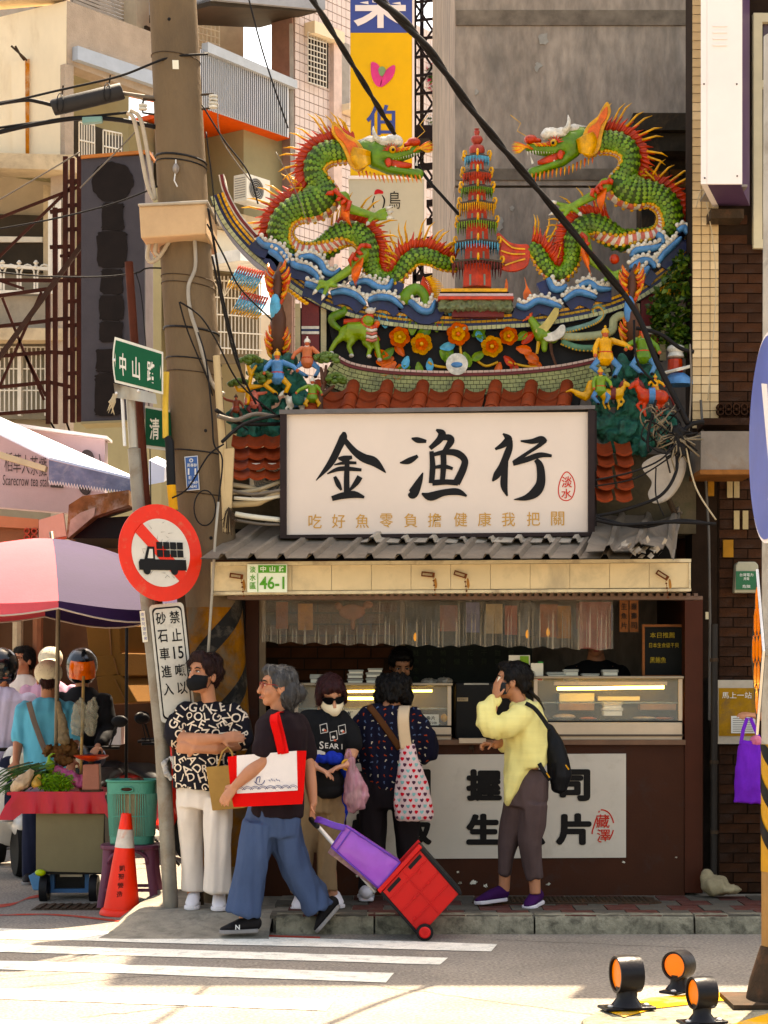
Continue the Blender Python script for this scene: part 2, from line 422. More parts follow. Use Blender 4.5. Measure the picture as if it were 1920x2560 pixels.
m_brick=M('dark_brick',(.052,.025,.014),.85,var=.45,vsc=7,bump=.4,bsc=50,dirt=(.04,.025,.02),dsc=5)
m_brick2=M('dark_brick_warm',(.07,.032,.017),.85,var=.45,vsc=7,bump=.4,bsc=50,dirt=(.04,.025,.02),dsc=5)
m_mortar=M('dark_mortar',(.035,.022,.015),.95,var=.3,vsc=8)
m_ctile=M('cream_tile',(.52,.40,.26),.45,var=.18,vsc=5,bump=.05)
m_ctile2=M('pale_tile',(.60,.48,.33),.45,var=.18,vsc=5,bump=.05)
tb=thing('brick_building','dark brown brick building with a cream tiled edge beside the stall','building',(3.2,13.45,0));Yr=13.3
MB().span((X(1795,Yr),Yr+.012,0),(6.5,Yr+.3,6.6)).bd('wall',m_mortar,tb)
MB().span((2.68,Yr+.302,0),(6.5,15.1,6.6)).bd('wall',m_mortar,tb)
MB().span((X(1731,Yr),Yr+.012,1.6),(X(1795,Yr)-.003,Yr+.3,6.6)).bd('pilaster',m_mortar,tb)
for mt in (m_brick,m_brick2):
 t_=MB();t_.box((0,0,0),(.193,.03,.061));me=t_.mesh('brick_'+mt.name);me.materials.append(mt)
bm1=bpy.data.meshes['brick_dark_brick'];bm2=bpy.data.meshes['brick_dark_brick_warm'];nb=0;rest=MB()
for r in range(112):
 z=.15+r*.068
 for c in range(4):
  x=X(1797,Yr)+.1+c*.2+(.1 if r %2 else 0)
  if z>6.5:continue
  wv=z>4.6 and x>X(1868,Yr)
  if wv:continue
  y=Yr+.012+random.uniform(-.006,.004)
  if c==0 and r %2:rest.box((x-.15,y,z),(.09,.03,.061))
  if c<2 and nb<290 and x<2.9:
   o=bpy.data.objects.new('brick',random.choice((bm1,bm2)));COL.objects.link(o);o.parent=tb
   o.location=V((x,y,z))-tb.location;nb += 1
  else:rest.box((x,y,z),(.19,.03,.058))
rest.bd('brick_course',m_brick,tb)['kind']='stuff'
t_=MB();t_.box((0,0,0),(.056,.02,.056));tm1=t_.mesh('tile_a');tm1.materials.append(m_ctile);tm2=tm1.copy();tm2.materials.clear();tm2.materials.append(m_ctile2)
for r in range(108):
 z=Z(1060,Yr)+r*.061
 if z>6.55:break
 for c in range(3):
  o=bpy.data.objects.new('tile',random.choice((tm1,tm1,tm2)));COL.objects.link(o);o.parent=tb
  o.location=V((X(1731,Yr)+.03+c*.061,Yr+.006,z))-tb.location
       
wf=MB()
m_cream=M('cream_paint',(.55,.50,.38),.5,var=.12,bump=.05)
def frame_px(mb,u0,v0,u1,v1,wd,Y,d=.06):
 mb.span(P(u0,v1,Y),P(u0+wd,v0,Y)+V((0,d,0)));mb.span(P(u1-wd,v1,Y),P(u1,v0,Y)+V((0,d,0)))
 mb.span(P(u0+wd,v0+wd,Y)+V((0,.002,0)),P(u1-wd,v0,Y)+V((0,d,0)));mb.span(P(u0+wd,v1,Y)+V((0,.002,0)),P(u1-wd,v1-wd,Y)+V((0,d,0)))
frame_px(wf,1884,32,2090,620,22,Yr-.05);wf.span(P(1906,218,Yr-.05),P(2068,200,Yr-.05)+V((0,.05,0)))
wo=wf.bd('window',m_cream,tb)
MB().span(P(1908,596,Yr),P(2066,56,Yr)+V((0,.01,0))).bd('pane',M('dark_glass',(.10,.07,.08),.1,var=.1),wo)
      
tl=thing('sign_box','tall white projecting sign box high on the tiled pilaster, seen edge-on','sign',P(1803,460,12.6))
m_white=M('white_sheet',(.78,.72,.69),.45,var=.06,vsc=2,bump=.04)
def lbox(nm,u0,u1,y,mt,d):MB().hexa([P(u0,460,y),P(u1,460,y),V((X(u1,y),y,6.6)),V((X(u0,y),y,6.6))],(d*.30,d,0)).bd(nm,mt,tl)
lbox('front_panel',1767.5,1855,12.58,m_white,.018);lbox('side_panel',1752,1767,12.58,m_white,.6);lbox('body',1768,1850,12.6,M('purple_print',(.11,.065,.12),.5,var=.25,vsc=3),.58)
for k in range(4):MB().span(P(1782,66+k*16,12.572),P(1818,62+k*16,12.578)).bd('louvre',m_white,tl)
for u,v in [(1760,210),(1842,210),(1762,445),(1843,440)]:MB().ell(P(u,v,12.577),.006,nu=6,nv=4).bd('screw',m_iron,tl)
MB().span(P(1775,462,12.7)-V((0,0,.012)),P(1850,460,12.7)+V((.05,.4,-.002))).bd('bottom_hatch',M('grey_metal',(.30,.27,.25),.5,.3,var=.15),tl)
MB().span(P(1778,545,13.1),P(1860,522,13.1)+V((0,.2,0))).bd('bracket',m_iron,tl)
                 
tm=thing('metal_hood','rust-edged grey sheet metal hood on the brick wall over the alley','hood',P(1810,1180,12.9))
m_greym=M('dull_metal',(.23,.20,.175),.55,.35,var=.3,vsc=4,bump=.1,dirt=(.16,.09,.05),dsc=4)
MB().span(P(1752,1178,12.8),P(1885,1078,12.8)+V((0,.45,0))).bd('body',m_greym,tm)
MB().span(P(1750,1186,12.79),P(1886,1174,12.79)+V((0,.46,0))).bd('trim',M('rusty_edge',(.26,.13,.06),.7,.3,var=.4),tm)
tm=thing('lattice_ledge','brick ledge with a row of pierced blocks above the grey metal hood','ledge',P(1850,1060,13.2))
MB().span(P(1760,1062,13.0),P(1960,1045,13.0)+V((0,.3,0))).bd('shelf',m_brick,tm)
for k in range(6):
 u=1800+k*20
 for dv in (0,12):MB().lathe(P(u,1018+dv,13.27),[(.018,-.02),(.026,-.02),(.026,.02),(.018,.02)],8,'y',caps=False).bd('block',m_brick2,tm)
tm=thing('meter_box','grey electric meter box with a green notice on the dark brick wall','meter box',P(1860,1480,13.2))
MB().hexa([P(u,v,13.2) for u,v in [(1836,1482),(1840,1412),(1846,1404),(1888,1404),(1896,1412),(1900,1482)]],(0,.09,0)).bd('case',M('box_grey',(.40,.38,.30),.6,var=.2),tm,bevel=.008)
MB().span(P(1840,1474,13.19),P(1892,1428,13.199)).bd('notice',M('notice_green',(.02,.14,.07),.5),tm)
b=MB();put_px(b,'台灣電力',1866,1437,34,8,13.186);put_px(b,'用電',1866,1447,14,7,13.186);put_px(b,'危險',1866,1466,20,8,13.186)
b.bd('lettering',M('print_white',(.75,.75,.7),.6,var=0,bump=0),tm)
for k,(u,v) in enumerate([(1818,1198),(1835,1198),(1835,1277),(1857,1277)]):
 MB().span(P(u,v+46,13.27),P(u+13,v,13.283)).bd('air_brick',M('vent_cream',(.42,.34,.22),.7,var=.25),tb)
MB().span(P(1808,1393,13.26),P(1832,1350,13.283)).bd('air_brick',M('vent_orange',(.36,.2,.06),.7,var=.3),tb)
MB().span(P(1770,1240,13.26),P(1784,1180,13.283)).bd('air_brick',MATS['vent_orange'],tb)
tp=thing('drain_pipe','dark vertical drain pipe clamped to the brick wall by the stall','pipe',P(1784,2190,13.1))
b=MB();b.tube([P(1784,2190,13.1),P(1786,1560,13.1)],.024,10);b.bd('pipe',M('pipe_black',(.035,.03,.027),.5,var=.3),tp,sm=60)
for v in (1905,2080,1650):MB().lathe(P(1785,v,13.1),[(.03,-.012),(.03,.012)],10).bd('clamp',m_iron,tp)
tp=thing('conduit_pipe','pale thin conduit running up the brick wall edge','pipe',P(1770,1330,13.2))
MB().tube([P(1773,1800,13.22),P(1775,1550,13.2),P(1772,1330,13.2),P(1752,1000,13.25)],.009,6).bd('pipe',M('pipe_grey',(.12,.11,.10),.6),tp,sm=60)
MB().span(P(1764,1548,13.2),P(1777,1530,13.215)).bd('tag',m_cream,tp)
tp=thing('poster','faded yellow notice poster on the dark brick wall beside the drain pipe','poster',P(1850,1860,13.25))
MB().span(P(1795,1860,13.255),P(1892,1700,13.268)).bd('sheet',M('poster_paper',(.50,.45,.38),.7,var=.2),tp)
MB().span(P(1797,1840,13.25),P(1890,1720,13.254)).bd('print',M('poster_yellow',(.40,.24,.06),.7,var=.35,vsc=9,dirt=(.14,.09,.05),dsc=8),tp)
b=MB();put_px(b,'馬上一站',1842,1738,74,16,13.248);b.bd('lettering',MATS['print_white'],tp)
MB().span(P(1828,1833,13.244),P(1888,1790,13.249)).bd('table_print',MATS['print_white'],tp)
b=MB()
for k in range(7):b.span(P(1832,1796.5+k*5.4,13.241),P(1884,1795+k*5.4,13.243))
b.bd('text_line',M('print_grey',(.25,.22,.2),.8,bump=0),tp)
ob=remesh(MB().ell(P(1790,2215,13.0),(.10,.1,.07)).ell(P(1822,2224,12.95),(.09,.07,.035)).ell(P(1768,2195,13.05),(.05,.06,.06)),.012,4,fold=(.012,14,10))
o=link_mesh('sandbag',ob,M('sack_cloth',(.36,.31,.22),.9,var=.25,vsc=10,bump=.3),sm=180);tag(o,'slumped pale sandbag in the alley corner beside the stall wall','sandbag')
                          
PR=Plane((X(165,30),30),(.6,.8));PL=Plane((X(165,30),30),(.985,-.17))
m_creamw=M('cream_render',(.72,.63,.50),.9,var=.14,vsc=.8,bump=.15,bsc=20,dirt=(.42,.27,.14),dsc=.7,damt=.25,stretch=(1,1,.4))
m_peb=M('pebbledash',(.42,.35,.29),.95,var=.16,vsc=3,bump=.6,bsc=45,dirt=(.28,.22,.16),dsc=.9,damt=.4,dist=.01)
m_ledge=M('stained_ledge',(.52,.43,.32),.9,var=.25,vsc=1.5,bump=.2,dirt=(.2,.15,.1),dsc=1.2)
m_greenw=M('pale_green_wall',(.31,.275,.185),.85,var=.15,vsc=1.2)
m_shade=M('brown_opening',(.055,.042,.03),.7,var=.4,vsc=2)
m_wmetal=M('white_bars',(.62,.58,.52),.6,var=.12)
m_shut=M('shutter_grey',(.36,.33,.30),.7,var=.2)
t1=thing('corner_building','cream rendered corner building with pebbledash balcony behind the utility pole','building',PL.at(165,1000))
def wb(parent,pl,u0,v0,u1,v1,mt,nm='wall',f=0,bk=-.4):return pl.box(MB(),u0,v0,u1,v1,f,bk).bd(nm,mt,parent)
PL.quad(MB(),[(-320,120),(-320,372),(163,398),(166,2)],0,-.3).bd('wall',m_creamw,t1)
PL.quad(MB(),[(30,158),(34,390),(74,392),(74,148)],.05,.0).bd('pilaster',m_creamw,t1)
MB().tube([PL.at(66,150,.1),PL.at(58,142,.25),PL.at(28,115,.3)],.018,5).bd('rebar',m_iron,t1)
MB().tube([PL.at(60,150,.1),PL.at(52,140,.25),PL.at(38,115,.3)],.018,5).bd('rebar',m_iron,t1)
PL.quad(MB(),[(66,152),(67,388),(76,389),(77,150)],.056,.051).bd('rust_streak',M('rust_stain',(.42,.18,.05),.95,var=.4,vsc=5,dirt=(.55,.42,.27),dsc=4),t1)
PL.quad(MB(),[(-320,388),(-320,425),(200,440),(200,402)],.35,-.2).bd('ledge',m_ledge,t1)
PL.quad(MB(),[(-320,10),(-320,40),(164,-2),(164,-30)],.15,-.2).bd('parapet',m_ledge,t1)
PR.quad(MB(),[(166,0),(168,160),(395,245),(395,86)],0,-.3).bd('wall',m_peb,t1)
PR.quad(MB(),[(181,118),(181,152),(395,224),(395,190)],.12,-.1).bd('fascia',M('blue_grey_band',(.40,.43,.47),.6,var=.1),t1)
PR.quad(MB(),[(160,160),(160,1925),(182,1925),(182,165)],.02,-.3).bd('corner_column',m_peb,t1)
PR.quad(MB(),[(150,60),(150,420),(420,460),(420,130)],-.9,-1.0).bd('balcony_back',m_greenw,t1)
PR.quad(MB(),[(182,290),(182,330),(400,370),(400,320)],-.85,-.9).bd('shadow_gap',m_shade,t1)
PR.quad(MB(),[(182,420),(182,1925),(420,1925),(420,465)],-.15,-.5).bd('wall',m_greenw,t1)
def grille(parent,pl,u0,v0,u1,v1,nv,nh,f=.1,r=.018,mt=None,slope=0,nm='window_grille'):
 b=MB()
 for i in range(nv+1):
  u=u0+(u1-u0)*i/nv;k=slope*(u-u0);b.bar(pl.at(u,v0+k,f),pl.at(u,v1+k*.85,f),r)
 for j in range(nh+1):
  v=v0+(v1-v0)*j/nh;b.bar(pl.at(u0,v,f+.01),pl.at(u1,v+slope*(u1-u0),f+.01),r)
 return b.bd(nm,mt or m_wmetal,parent)
grille(t1,PR,198,305,236,395,6,2,-.2,.02,slope=.2);grille(t1,PR,258,325,304,405,6,2,-.2,.02,slope=.2)
PR.quad(MB(),[(186,270),(186,400),(312,430),(312,315)],-.4,-.45).bd('window',m_shade,t1)
          
t2=thing('upper_storey','grey slatted upper storey set back above the cream corner building','building',PR.at(260,60,-2))
PR.quad(MB(),[(175,-220),(175,30),(420,130),(420,-140)],-1.6,-2.4).bd('wall',m_shut,t2)
b=MB()
for k in range(16):
 v=-60+k*9.5;b.bar(PR.at(182,v-4,-1.58),PR.at(395,v+78,-1.58),.03,.05)
b.bd('louvre',m_shut,t2)['kind']='stuff'
PR.quad(MB(),[(262,-40),(262,60),(270,63),(270,-37)],-1.45,-1.6).bd('post',m_ledge,t2)
        
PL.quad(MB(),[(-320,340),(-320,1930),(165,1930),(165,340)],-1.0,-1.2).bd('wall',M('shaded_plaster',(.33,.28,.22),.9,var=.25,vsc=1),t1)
PL.quad(MB(),[(78,440),(78,680),(140,680),(140,445)],-.55,-.95).bd('column',m_ledge,t1)
PL.quad(MB(),[(-100,500),(-100,650),(70,650),(70,505)],-.9,-.98).bd('window',m_shade,t1)
PL.quad(MB(),[(-100,560),(-100,575),(60,575),(60,562)],-.84,-.9).bd('window_sash',m_wmetal,t1)
PL.quad(MB(),[(-320,730),(-320,830),(200,835),(200,735)],-.2,-.9).bd('balcony_wall',M('stained_grey',(.34,.30,.25),.95,var=.3,vsc=1.5,dirt=(.16,.13,.1),dsc=1.5),t1)
PL.quad(MB(),[(-320,818),(-320,848),(165,852),(165,822)],.05,-.3).bd('ledge',m_ledge,t1)
PL.quad(MB(),[(-100,865),(-100,1030),(160,1030),(160,868)],-.85,-.95).bd('window',M('curtained_glass',(.26,.235,.19),.5,var=.3,vsc=1.5),t1)
grille(t1,PL,-90,868,158,1030,22,3,-.5,.02)
for u in (20,88):PL.quad(MB(),[(u,860),(u,1030),(u+9,1030),(u+9,860)],-.42,-.5).bd('window_post',m_wmetal,t1)
tb1=thing('balustrade','white balcony balustrade of arched hoops with finials on the left building','railing',PL.at(60,725,-.1))
b=MB();b.bar(PL.at(-150,654,-.1),PL.at(172,676,-.1),.05).bar(PL.at(-150,728,-.1),PL.at(172,732,-.1),.05);b.bd('rail',m_wmetal,tb1)
for k in range(-3,4):
 u=6+k*42;c=PL.at(u+21,690,-.1)
 b=MB();b.tube([c+PL.d*(.115*math.cos(a))+V((0,0,.18*math.sin(a))) for a in [PI*i/8 for i in range(9)]],.016,6)
 for s in (-1,1):b.bar(c+PL.d*(.115*s),c+PL.d*(.115*s)-V((0,0,.22)),.03)
 b.bd('hoop',m_wmetal,tb1,sm=60)
 MB().lathe(PL.at(u,665,-.1),[(.02,-.05),(.045,-.02),(.02,.02),(.045,.05),(.015,.09)],8).bd('finial',m_wmetal,tb1,sm=60)
tp=thing('downpipe_pair','pair of fat white downpipes on the left building behind rusty lattice','pipe',PL.at(130,720))
for u in (128,145):MB().tube([PL.at(u,500,.1),PL.at(u,690,.1)],.05,10).bd('pipe',m_wmetal,tp,sm=60)
           
t3=thing('balcony_building','building with white corrugated balcony panel and orange soffit behind the left dragon','building',PR.at(620,1000))
m_corr=M('corrugated_white',(.62,.62,.63),.5,.1,var=.08,vsc=2,bump=.03)
b=MB();n=44;rows=[[],[]]
for i in range(n*4+1):
 u=500+(722-500)*i/(n*4);tt=(i %4)/4;ff=.05+(.07 if tt in (.25,.5) else 0)
 rows[0].append(PR.at(u,122+(u-500)*.41,ff));rows[1].append(PR.at(u,268+(u-500)*.345,ff))
b.sheet(rows);b.bd('balcony_panel',m_corr,t3)
PR.quad(MB(),[(500,110),(500,135),(724,226),(724,206)],.18,.04).bd('balcony_cap',M('zinc_cap',(.45,.46,.47),.5,.3,var=.1),t3)
PR.quad(MB(),[(500,140),(500,266),(724,342),(724,216)],.03,-.1).bd('balcony_wall',m_shut,t3)
          
a=PR.at(500,268,.03);c=PR.at(724,344,.03);c.z=a.z
MB().hexa([a,c,c-PR.n*2.2,a-PR.n*2.2],(0,0,.08)).bd('soffit',M('orange_paint',(.62,.14,.035),.6,var=.12),t3)
PR.quad(MB(),[(470,-60),(470,200),(735,260),(735,-20)],-1.2,-1.5).bd('back_wall',M('grey_plaster',(.40,.355,.29),.9,var=.2,vsc=1,dirt=(.28,.23,.18),dsc=1),t3)
PR.quad(MB(),[(470,-140),(470,18),(748,42),(748,-100)],.6,-.9).bd('canopy',M('tin_roof',(.33,.33,.34),.6,.2,var=.25,vsc=2),t3)
PR.quad(MB(),[(470,10),(470,30),(744,44),(744,26)],.5,-.9).bd('canopy_beam',m_shade,t3)
PR.quad(MB(),[(484,30),(484,130),(545,150),(545,60)],-1.1,-1.15).bd('window',m_shade,t3)
grille(t3,PR,486,30,548,130,6,6,-1.0,.018,slope=.25)
PR.quad(MB(),[(488,24),(488,42),(520,52),(520,36)],-.95,-.98).bd('red_sign',M('red_board',(.5,.07,.03),.6),t3)
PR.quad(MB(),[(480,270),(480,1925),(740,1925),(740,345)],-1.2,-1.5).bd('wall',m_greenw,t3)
PR.quad(MB(),[(636,300),(636,560),(735,590),(735,330)],-.25,-1.2).bd('side_wall',m_greenw,t3)
PR.quad(MB(),[(510,315),(510,362),(562,382),(562,328)],-.9,-1.1).bd('red_banner',M('faded_red_cloth',(.42,.10,.07),.8,var=.3,vsc=6,dirt=(.5,.3,.12),dsc=9),t3)
PR.quad(MB(),[(512,372),(512,570),(572,580),(572,388)],-1.1,-1.19).bd('window',m_shade,t3)
for u,v0,v1 in ((518,380,420),(544,388,424),(518,500,545)):PR.quad(MB(),[(u,v0),(u,v1),(u+20,v1+7),(u+20,v0+7)],-1.05,-1.1).bd('curtain',M('pale_curtain',(.48,.42,.33),.9,var=.25,vsc=8),t3)
for u,v0,v1,uu in ((565,370,560,575),(536,372,560,543)):PR.quad(MB(),[(u,v0),(u,v1),(uu,v1+3),(uu,v0+3)],-1.0,-1.1).bd('window_post',M('brown_wood',(.07,.035,.022),.6,var=.3),t3)
PR.quad(MB(),[(510,440),(510,452),(575,466),(575,454)],-1.0,-1.1).bd('window_rail',MATS['brown_wood'],t3)
PR.quad(MB(),[(520,425),(520,440),(560,452),(560,432)],-1.0,-1.05).bd('shutter',M('peach_board',(.5,.33,.2),.8),t3)
PR.quad(MB(),[(602,380),(602,426),(622,430),(622,384)],-1.1,-1.19).bd('window',M('red_shutter',(.22,.05,.03),.7,var=.2),t3)
PR.quad(MB(),[(500,515),(500,560),(690,600),(690,560)],.1,-.5).bd('ledge',m_ledge,t3)
PR.quad(MB(),[(500,562),(500,650),(700,680),(700,605)],-.05,-.5).bd('wall',m_creamw,t3)
PR.quad(MB(),[(500,640),(500,668),(700,690),(700,662)],.9,-.1).bd('awning',M('white_awning',(.8,.79,.76),.5),t3)
PR.quad(MB(),[(500,664),(500,905),(680,905),(680,690)],-.3,-.4).bd('window',M('tan_screen',(.19,.155,.11),.8,var=.3,vsc=2),t3)
gb=MB()
for i in range(15):
 u=525+i*9;gb.bar(PR.at(u,690,-.15),PR.at(u,885,-.15),.02)
for v in (700,742,785,828,868):gb.bar(PR.at(525,v,-.14),PR.at(655,v+8,-.14),.022)
for cu in (560,625):
 for a in range(5):gb.bar(PR.at(cu,742,-.13),PR.at(cu-26+13*a,690+abs(a-2)*7,-.13),.016)
gb.bd('window_grille',m_wmetal,t3)
MB().bar(PR.at(728,60,.05),PR.at(733,640,.05),.07).bd('drain_pipe',m_shut,t3)
ta=thing('air_conditioner','white outdoor air conditioner unit on the balcony building ledge','air conditioner',PR.at(628,512,.2))
def ac_unit(t,o,d,w_,h_,dp,n_):
 rot=Matrix((d,-n_,V((0,0,1)))).transposed()
 MB().box(o+V((0,0,h_/2)),(w_,dp,h_),rot).bd('case',M('ac_white',(.66,.63,.56),.5,var=.08),t,bevel=.01)
 b=MB();c=o+V((0,0,h_/2))+n_*(dp/2+.008)-d*(w_*.1)
 for r in (.25,.45,.65,.85,1.0):
  b.tube([c+d*(r*h_*.4*math.cos(a))+V((0,0,r*h_*.4*math.sin(a))) for a in [2*PI*i/16 for i in range(17)]],.008,4)
 b.bd('fan_grille',M('ac_grille',(.30,.29,.27),.6),t)
 MB().lathe(c-n_*.004,[(h_*.38,-.003),(h_*.38,.003)],16,rot=Matrix((d,V((0,0,1)),n_)).transposed()).bd('fan_recess',M('ac_dark',(.06,.06,.06),.8),t)
 b=MB()
 for k in range(9):b.box(o+V((0,0,h_*(.14+.09*k)))-d*(w_/2+.003),(.008,dp*.8,.012),rot)
 b.bd('louvre',MATS['ac_grille'],t)
ac_unit(ta,PR.at(630,512,.25),PR.d,.62,.46,.3,PR.n)
      
t4=thing('tiled_building','pink tiled apartment building with grilled window behind the yellow sign','building',PR.at(800,1000))
m_pink=M('pink_tile',(.62,.53,.49),.5,var=.1,vsc=2,bump=.05);m_joint=M('tile_joint',(.33,.24,.21),.9)
PR.quad(MB(),[(732,-260),(732,1925),(1010,1925),(1010,-200)],-.02,-.5).bd('wall',m_joint,t4)
b=MB();s0=PR.at(734,600).xy;o3=PR.at(734,600);zt=4.2
for i in range(46):
 for j in range(62):
  c=o3+PR.d*(.09+i*.135);z=zt+j*.165
  if z>17:continue
  b.box(V((c.x,c.y,z)),(.122,.03,.15),Matrix((PR.d,-PR.n,V((0,0,1)))).transposed())
b.bd('wall_tile',m_pink,t4)['kind']='stuff'
PR.quad(MB(),[(770,82),(770,206),(818,222),(818,98)],.03,-.1).bd('window',m_shade,t4)
PR.quad(MB(),[(760,58),(760,88),(835,115),(835,88)],.25,.0).bd('window_hood',m_creamw,t4)
grille(t4,PR,770,80,816,205,6,9,.12,.016,slope=.32)
PR.quad(MB(),[(822,70),(822,700),(842,700),(842,78)],.12,0).bd('pilaster',M('pink_render',(.62,.5,.45),.8),t4)
PR.quad(MB(),[(845,100),(845,270),(872,280),(872,112)],.02,-.2).bd('window',m_shut,t4)
PR.quad(MB(),[(842,264),(842,280),(885,294),(885,278)],.3,0).bd('sill',m_creamw,t4)
             
t5=thing('far_terrace','far white terrace building with flowering plants in the gap beside the scaffold','building',(1.0,40,0));Yf=40
MB().span(P(1010,1887,Yf),P(1180,300,Yf)+V((0,5,0))).bd('wall',m_pink,t5)
MB().span(P(1010,300,Yf-.6),P(1180,262,Yf-.6)+V((0,5,0))).bd('parapet',m_creamw,t5)
MB().span(P(1060,360,Yf-.1),P(1130,310,Yf-.1)).bd('window',m_shut,t5)
MB().span(P(1090,262,Yf+.5),P(1180,205,Yf+.5)+V((0,2,0))).bd('penthouse',m_creamw,t5)
def leaves(name,label,cat,blobs,n,size,mats,parent=None,stems=None,group=None):
 t=thing(name,label,cat,blobs[0][0]-V((0,0,blobs[0][1][2])),group)
 b=MB()
 for mt in mats:b.use(mt)
 for i in range(n):
  c,r=random.choice(blobs);d=V((random.gauss(0,1),random.gauss(0,1),random.gauss(0,1))).normalized()*random.uniform(.45,1)**.5
  p=c+V((d.x*r[0],d.y*r[1],d.z*r[2]));a=V((random.uniform(-1,1),random.uniform(-1,.3),random.uniform(-.8,.8))).normalized();s=a.orthogonal().normalized();q=size*random.uniform(.6,1.3)
  e=a.cross(s);b.use(random.choice(mats));b.add([p,p+s*q*.5+a*q*.45+e*q*.1,p+a*q*1.1,p-s*q*.5+a*q*.45+e*q*.1],[(0,1,2),(0,2,3)])
 b.bd('foliage',None,t,fix=False)
 if stems:
  b=MB()
  for st in stems:b.tube(st,[.02*size/.05*(1-.7*i/len(st)) for i in range(len(st))],5)
  b.bd('stem',m_brownstem,t)
 return t
m_brownstem=M('stem_brown',(.07,.05,.03),.9,var=.3)
lg=[M('leaf_green',(.055,.10,.02),.5,var=.3,vsc=8,bump=0),M('leaf_dark',(.025,.055,.012),.5,var=.3,vsc=8,bump=0),M('leaf_light',(.11,.15,.03),.5,var=.3,vsc=8,bump=0)]
pk=M('flower_pink',(.5,.06,.12),.6,bump=0)
leaves('flowering_shrub','pink flowering shrub in a roof planter beside the yellow sign','shrub',[(P(1058,190,38),(.28,.3,.35)),(P(1075,215,38),(.25,.3,.3))],420,.12,lg+[pk])
leaves('roof_plant','grey-green roof plant on the far terrace behind the scaffold','plant',[(P(1062,318,38),(.3,.3,.25)),(P(1085,335,38),(.3,.3,.2)),(P(1115,350,38),(.25,.3,.2))],420,.1,lg)
        
def put_group():pass
ts=thing('vertical_sign','tall yellow shop sign with blue characters and pink heart above the dragon','sign',P(957,440,24));Yv=24
MB().span(P(876,440,Yv),P(1030,82,Yv)+V((0,.3,0))).bd('yellow_panel',M('sign_yellow',(.70,.46,.045),.55,var=.06,bump=.02),ts)
MB().span(P(876,81.5,Yv),P(1030,-260,Yv)+V((0,.3,0))).bd('blue_panel',M('sign_blue',(.07,.10,.28),.55,var=.06,bump=.02),ts)
MB().span(P(1030.5,440,Yv),P(1036,-260,Yv)+V((0,.3,0))).bd('edge_trim',m_white,ts)
b=MB();put_px(b,'樂',952,0,136,140,Yv-.006,.02);b.bd('lettering',m_white,ts)
b=MB();put_px(b,'伯',952,300,72,76,Yv-.006,.012);b.bd('lettering',MATS['sign_blue'],ts)
mpk=M('sign_pink',(.62,.10,.26),.5,bump=0)
for pts in ([(927,160),(934,155),(948,165),(955,195),(950,216),(938,210),(929,190)],[(988,166),(980,164),(962,180),(950,216),(968,208),(984,188)]):
 poly_px(b := MB(),smooth_closed(pts),Yv-.012,.01);b.bd('petal',mpk,ts)
poly_px(b := MB(),smooth_closed([(946,172),(956,166),(964,174),(958,188),(950,188)]),Yv-.018,.012);b.bd('petal',M('leaf_sage',(.25,.35,.2),.5),ts)
ts=thing('rooster_sign','pale grey sign with a small red-combed rooster drawing behind the left dragon','sign',P(970,620,23.9));Yq=23.85
MB().span(P(872,640,Yq),P(1060,447,Yq)+V((0,.25,0))).bd('panel',M('sign_pale',(.50,.48,.40),.6,var=.06),ts)
MB().span(P(870,447,Yq-.02),P(1066,440,Yq)+V((0,.27,0))).bd('frame',m_white,ts)
MB().span(P(1060.5,640,Yq-.02),P(1066,447,Yq)+V((0,.27,0))).bd('frame',m_white,ts)
b=MB();stroke_px(b,[(937,490,2),(932,505,3),(935,520,2.5)],Yq);stroke_px(b,[(955,488,2),(961,500,4),(957,520,3),(946,530,2)],Yq);put_px(b,'鳥',986,500,30,44,Yq-.004);put_px(b,'、、',935,528,6,10,Yq-.004)
b.bd('lettering',M('ink_black',(.012,.011,.012),.5,var=.2,bump=0),ts)
poly_px(b := MB(),smooth_closed([(936,486),(938,476),(946,473),(957,478),(957,484),(946,484)]),Yq-.006,.005);b.bd('comb',M('comb_red',(.45,.03,.04),.6),ts)
tt=thing('scaffold_tower','dark steel lattice tower holding the tall signs beside the concrete wall','scaffold',(X(1080,24.4),24.4,0))
m_dsteel=M('dark_steel',(.022,.016,.018),.6,.3,var=.3)
ux=[1036,1056,1096,1112]
for u in ux:MB().bar(V((X(u,24.3),24.3+(.35 if u in (1056,1112) else 0),0)),V((X(u,24.3),24.3+(.35 if u in (1056,1112) else 0),14)),.05).bd('upright',m_dsteel,tt)
for k in range(24):
 v=-40+k*46;big=330 <= v <= 720
 MB().bar(P(1034,v,24.3),P(1114,v-8,24.3),.05 if big else .03,.08 if big else .03).bd('rung',m_dsteel,tt)
 if k %2:MB().bar(P(1036,v,24.3),P(1096,v+92,24.3),.025).bd('brace',m_dsteel,tt)
 else:MB().bar(P(1096,v,24.3),P(1036,v+92,24.3),.025).bd('brace',m_dsteel,tt)
MB().bar(P(1096,250,24.3),P(1200,240,24.3),.03).bd('brace',m_dsteel,tt)
MB().bar(P(1090,40,24.3),P(1170,130,24.3),.03).bd('brace',m_dsteel,tt)
MB().span(P(1030,345,24.2),P(1150,335,24.6)).bd('platform',m_dsteel,tt)

t6=thing('far_shophouse','distant pale shophouse closing the end of the side street','building',(-3,47,0));Ye=47
MB().span((-16,Ye,0),(3,Ye+8,10.5)).bd('wall',m_creamw,t6)
for k in range(9):
 x=-8+k*1.25;MB().span((x,Ye-.06,4.2+(k %2)*.1),(x+.85,Ye-.01,5.6)).bd('window',m_shade,t6);MB().span((x,Ye-.06,7.3),(x+.85,Ye-.01,8.7)).bd('window',m_shade,t6)
MB().span((-9,Ye-1.2,3.0),(3,Ye,3.15)).bd('awning',m_white,t6);MB().span((-9,Ye-.1,.1),(3,Ye-.02,2.9)).bd('shopfront',m_shade,t6)

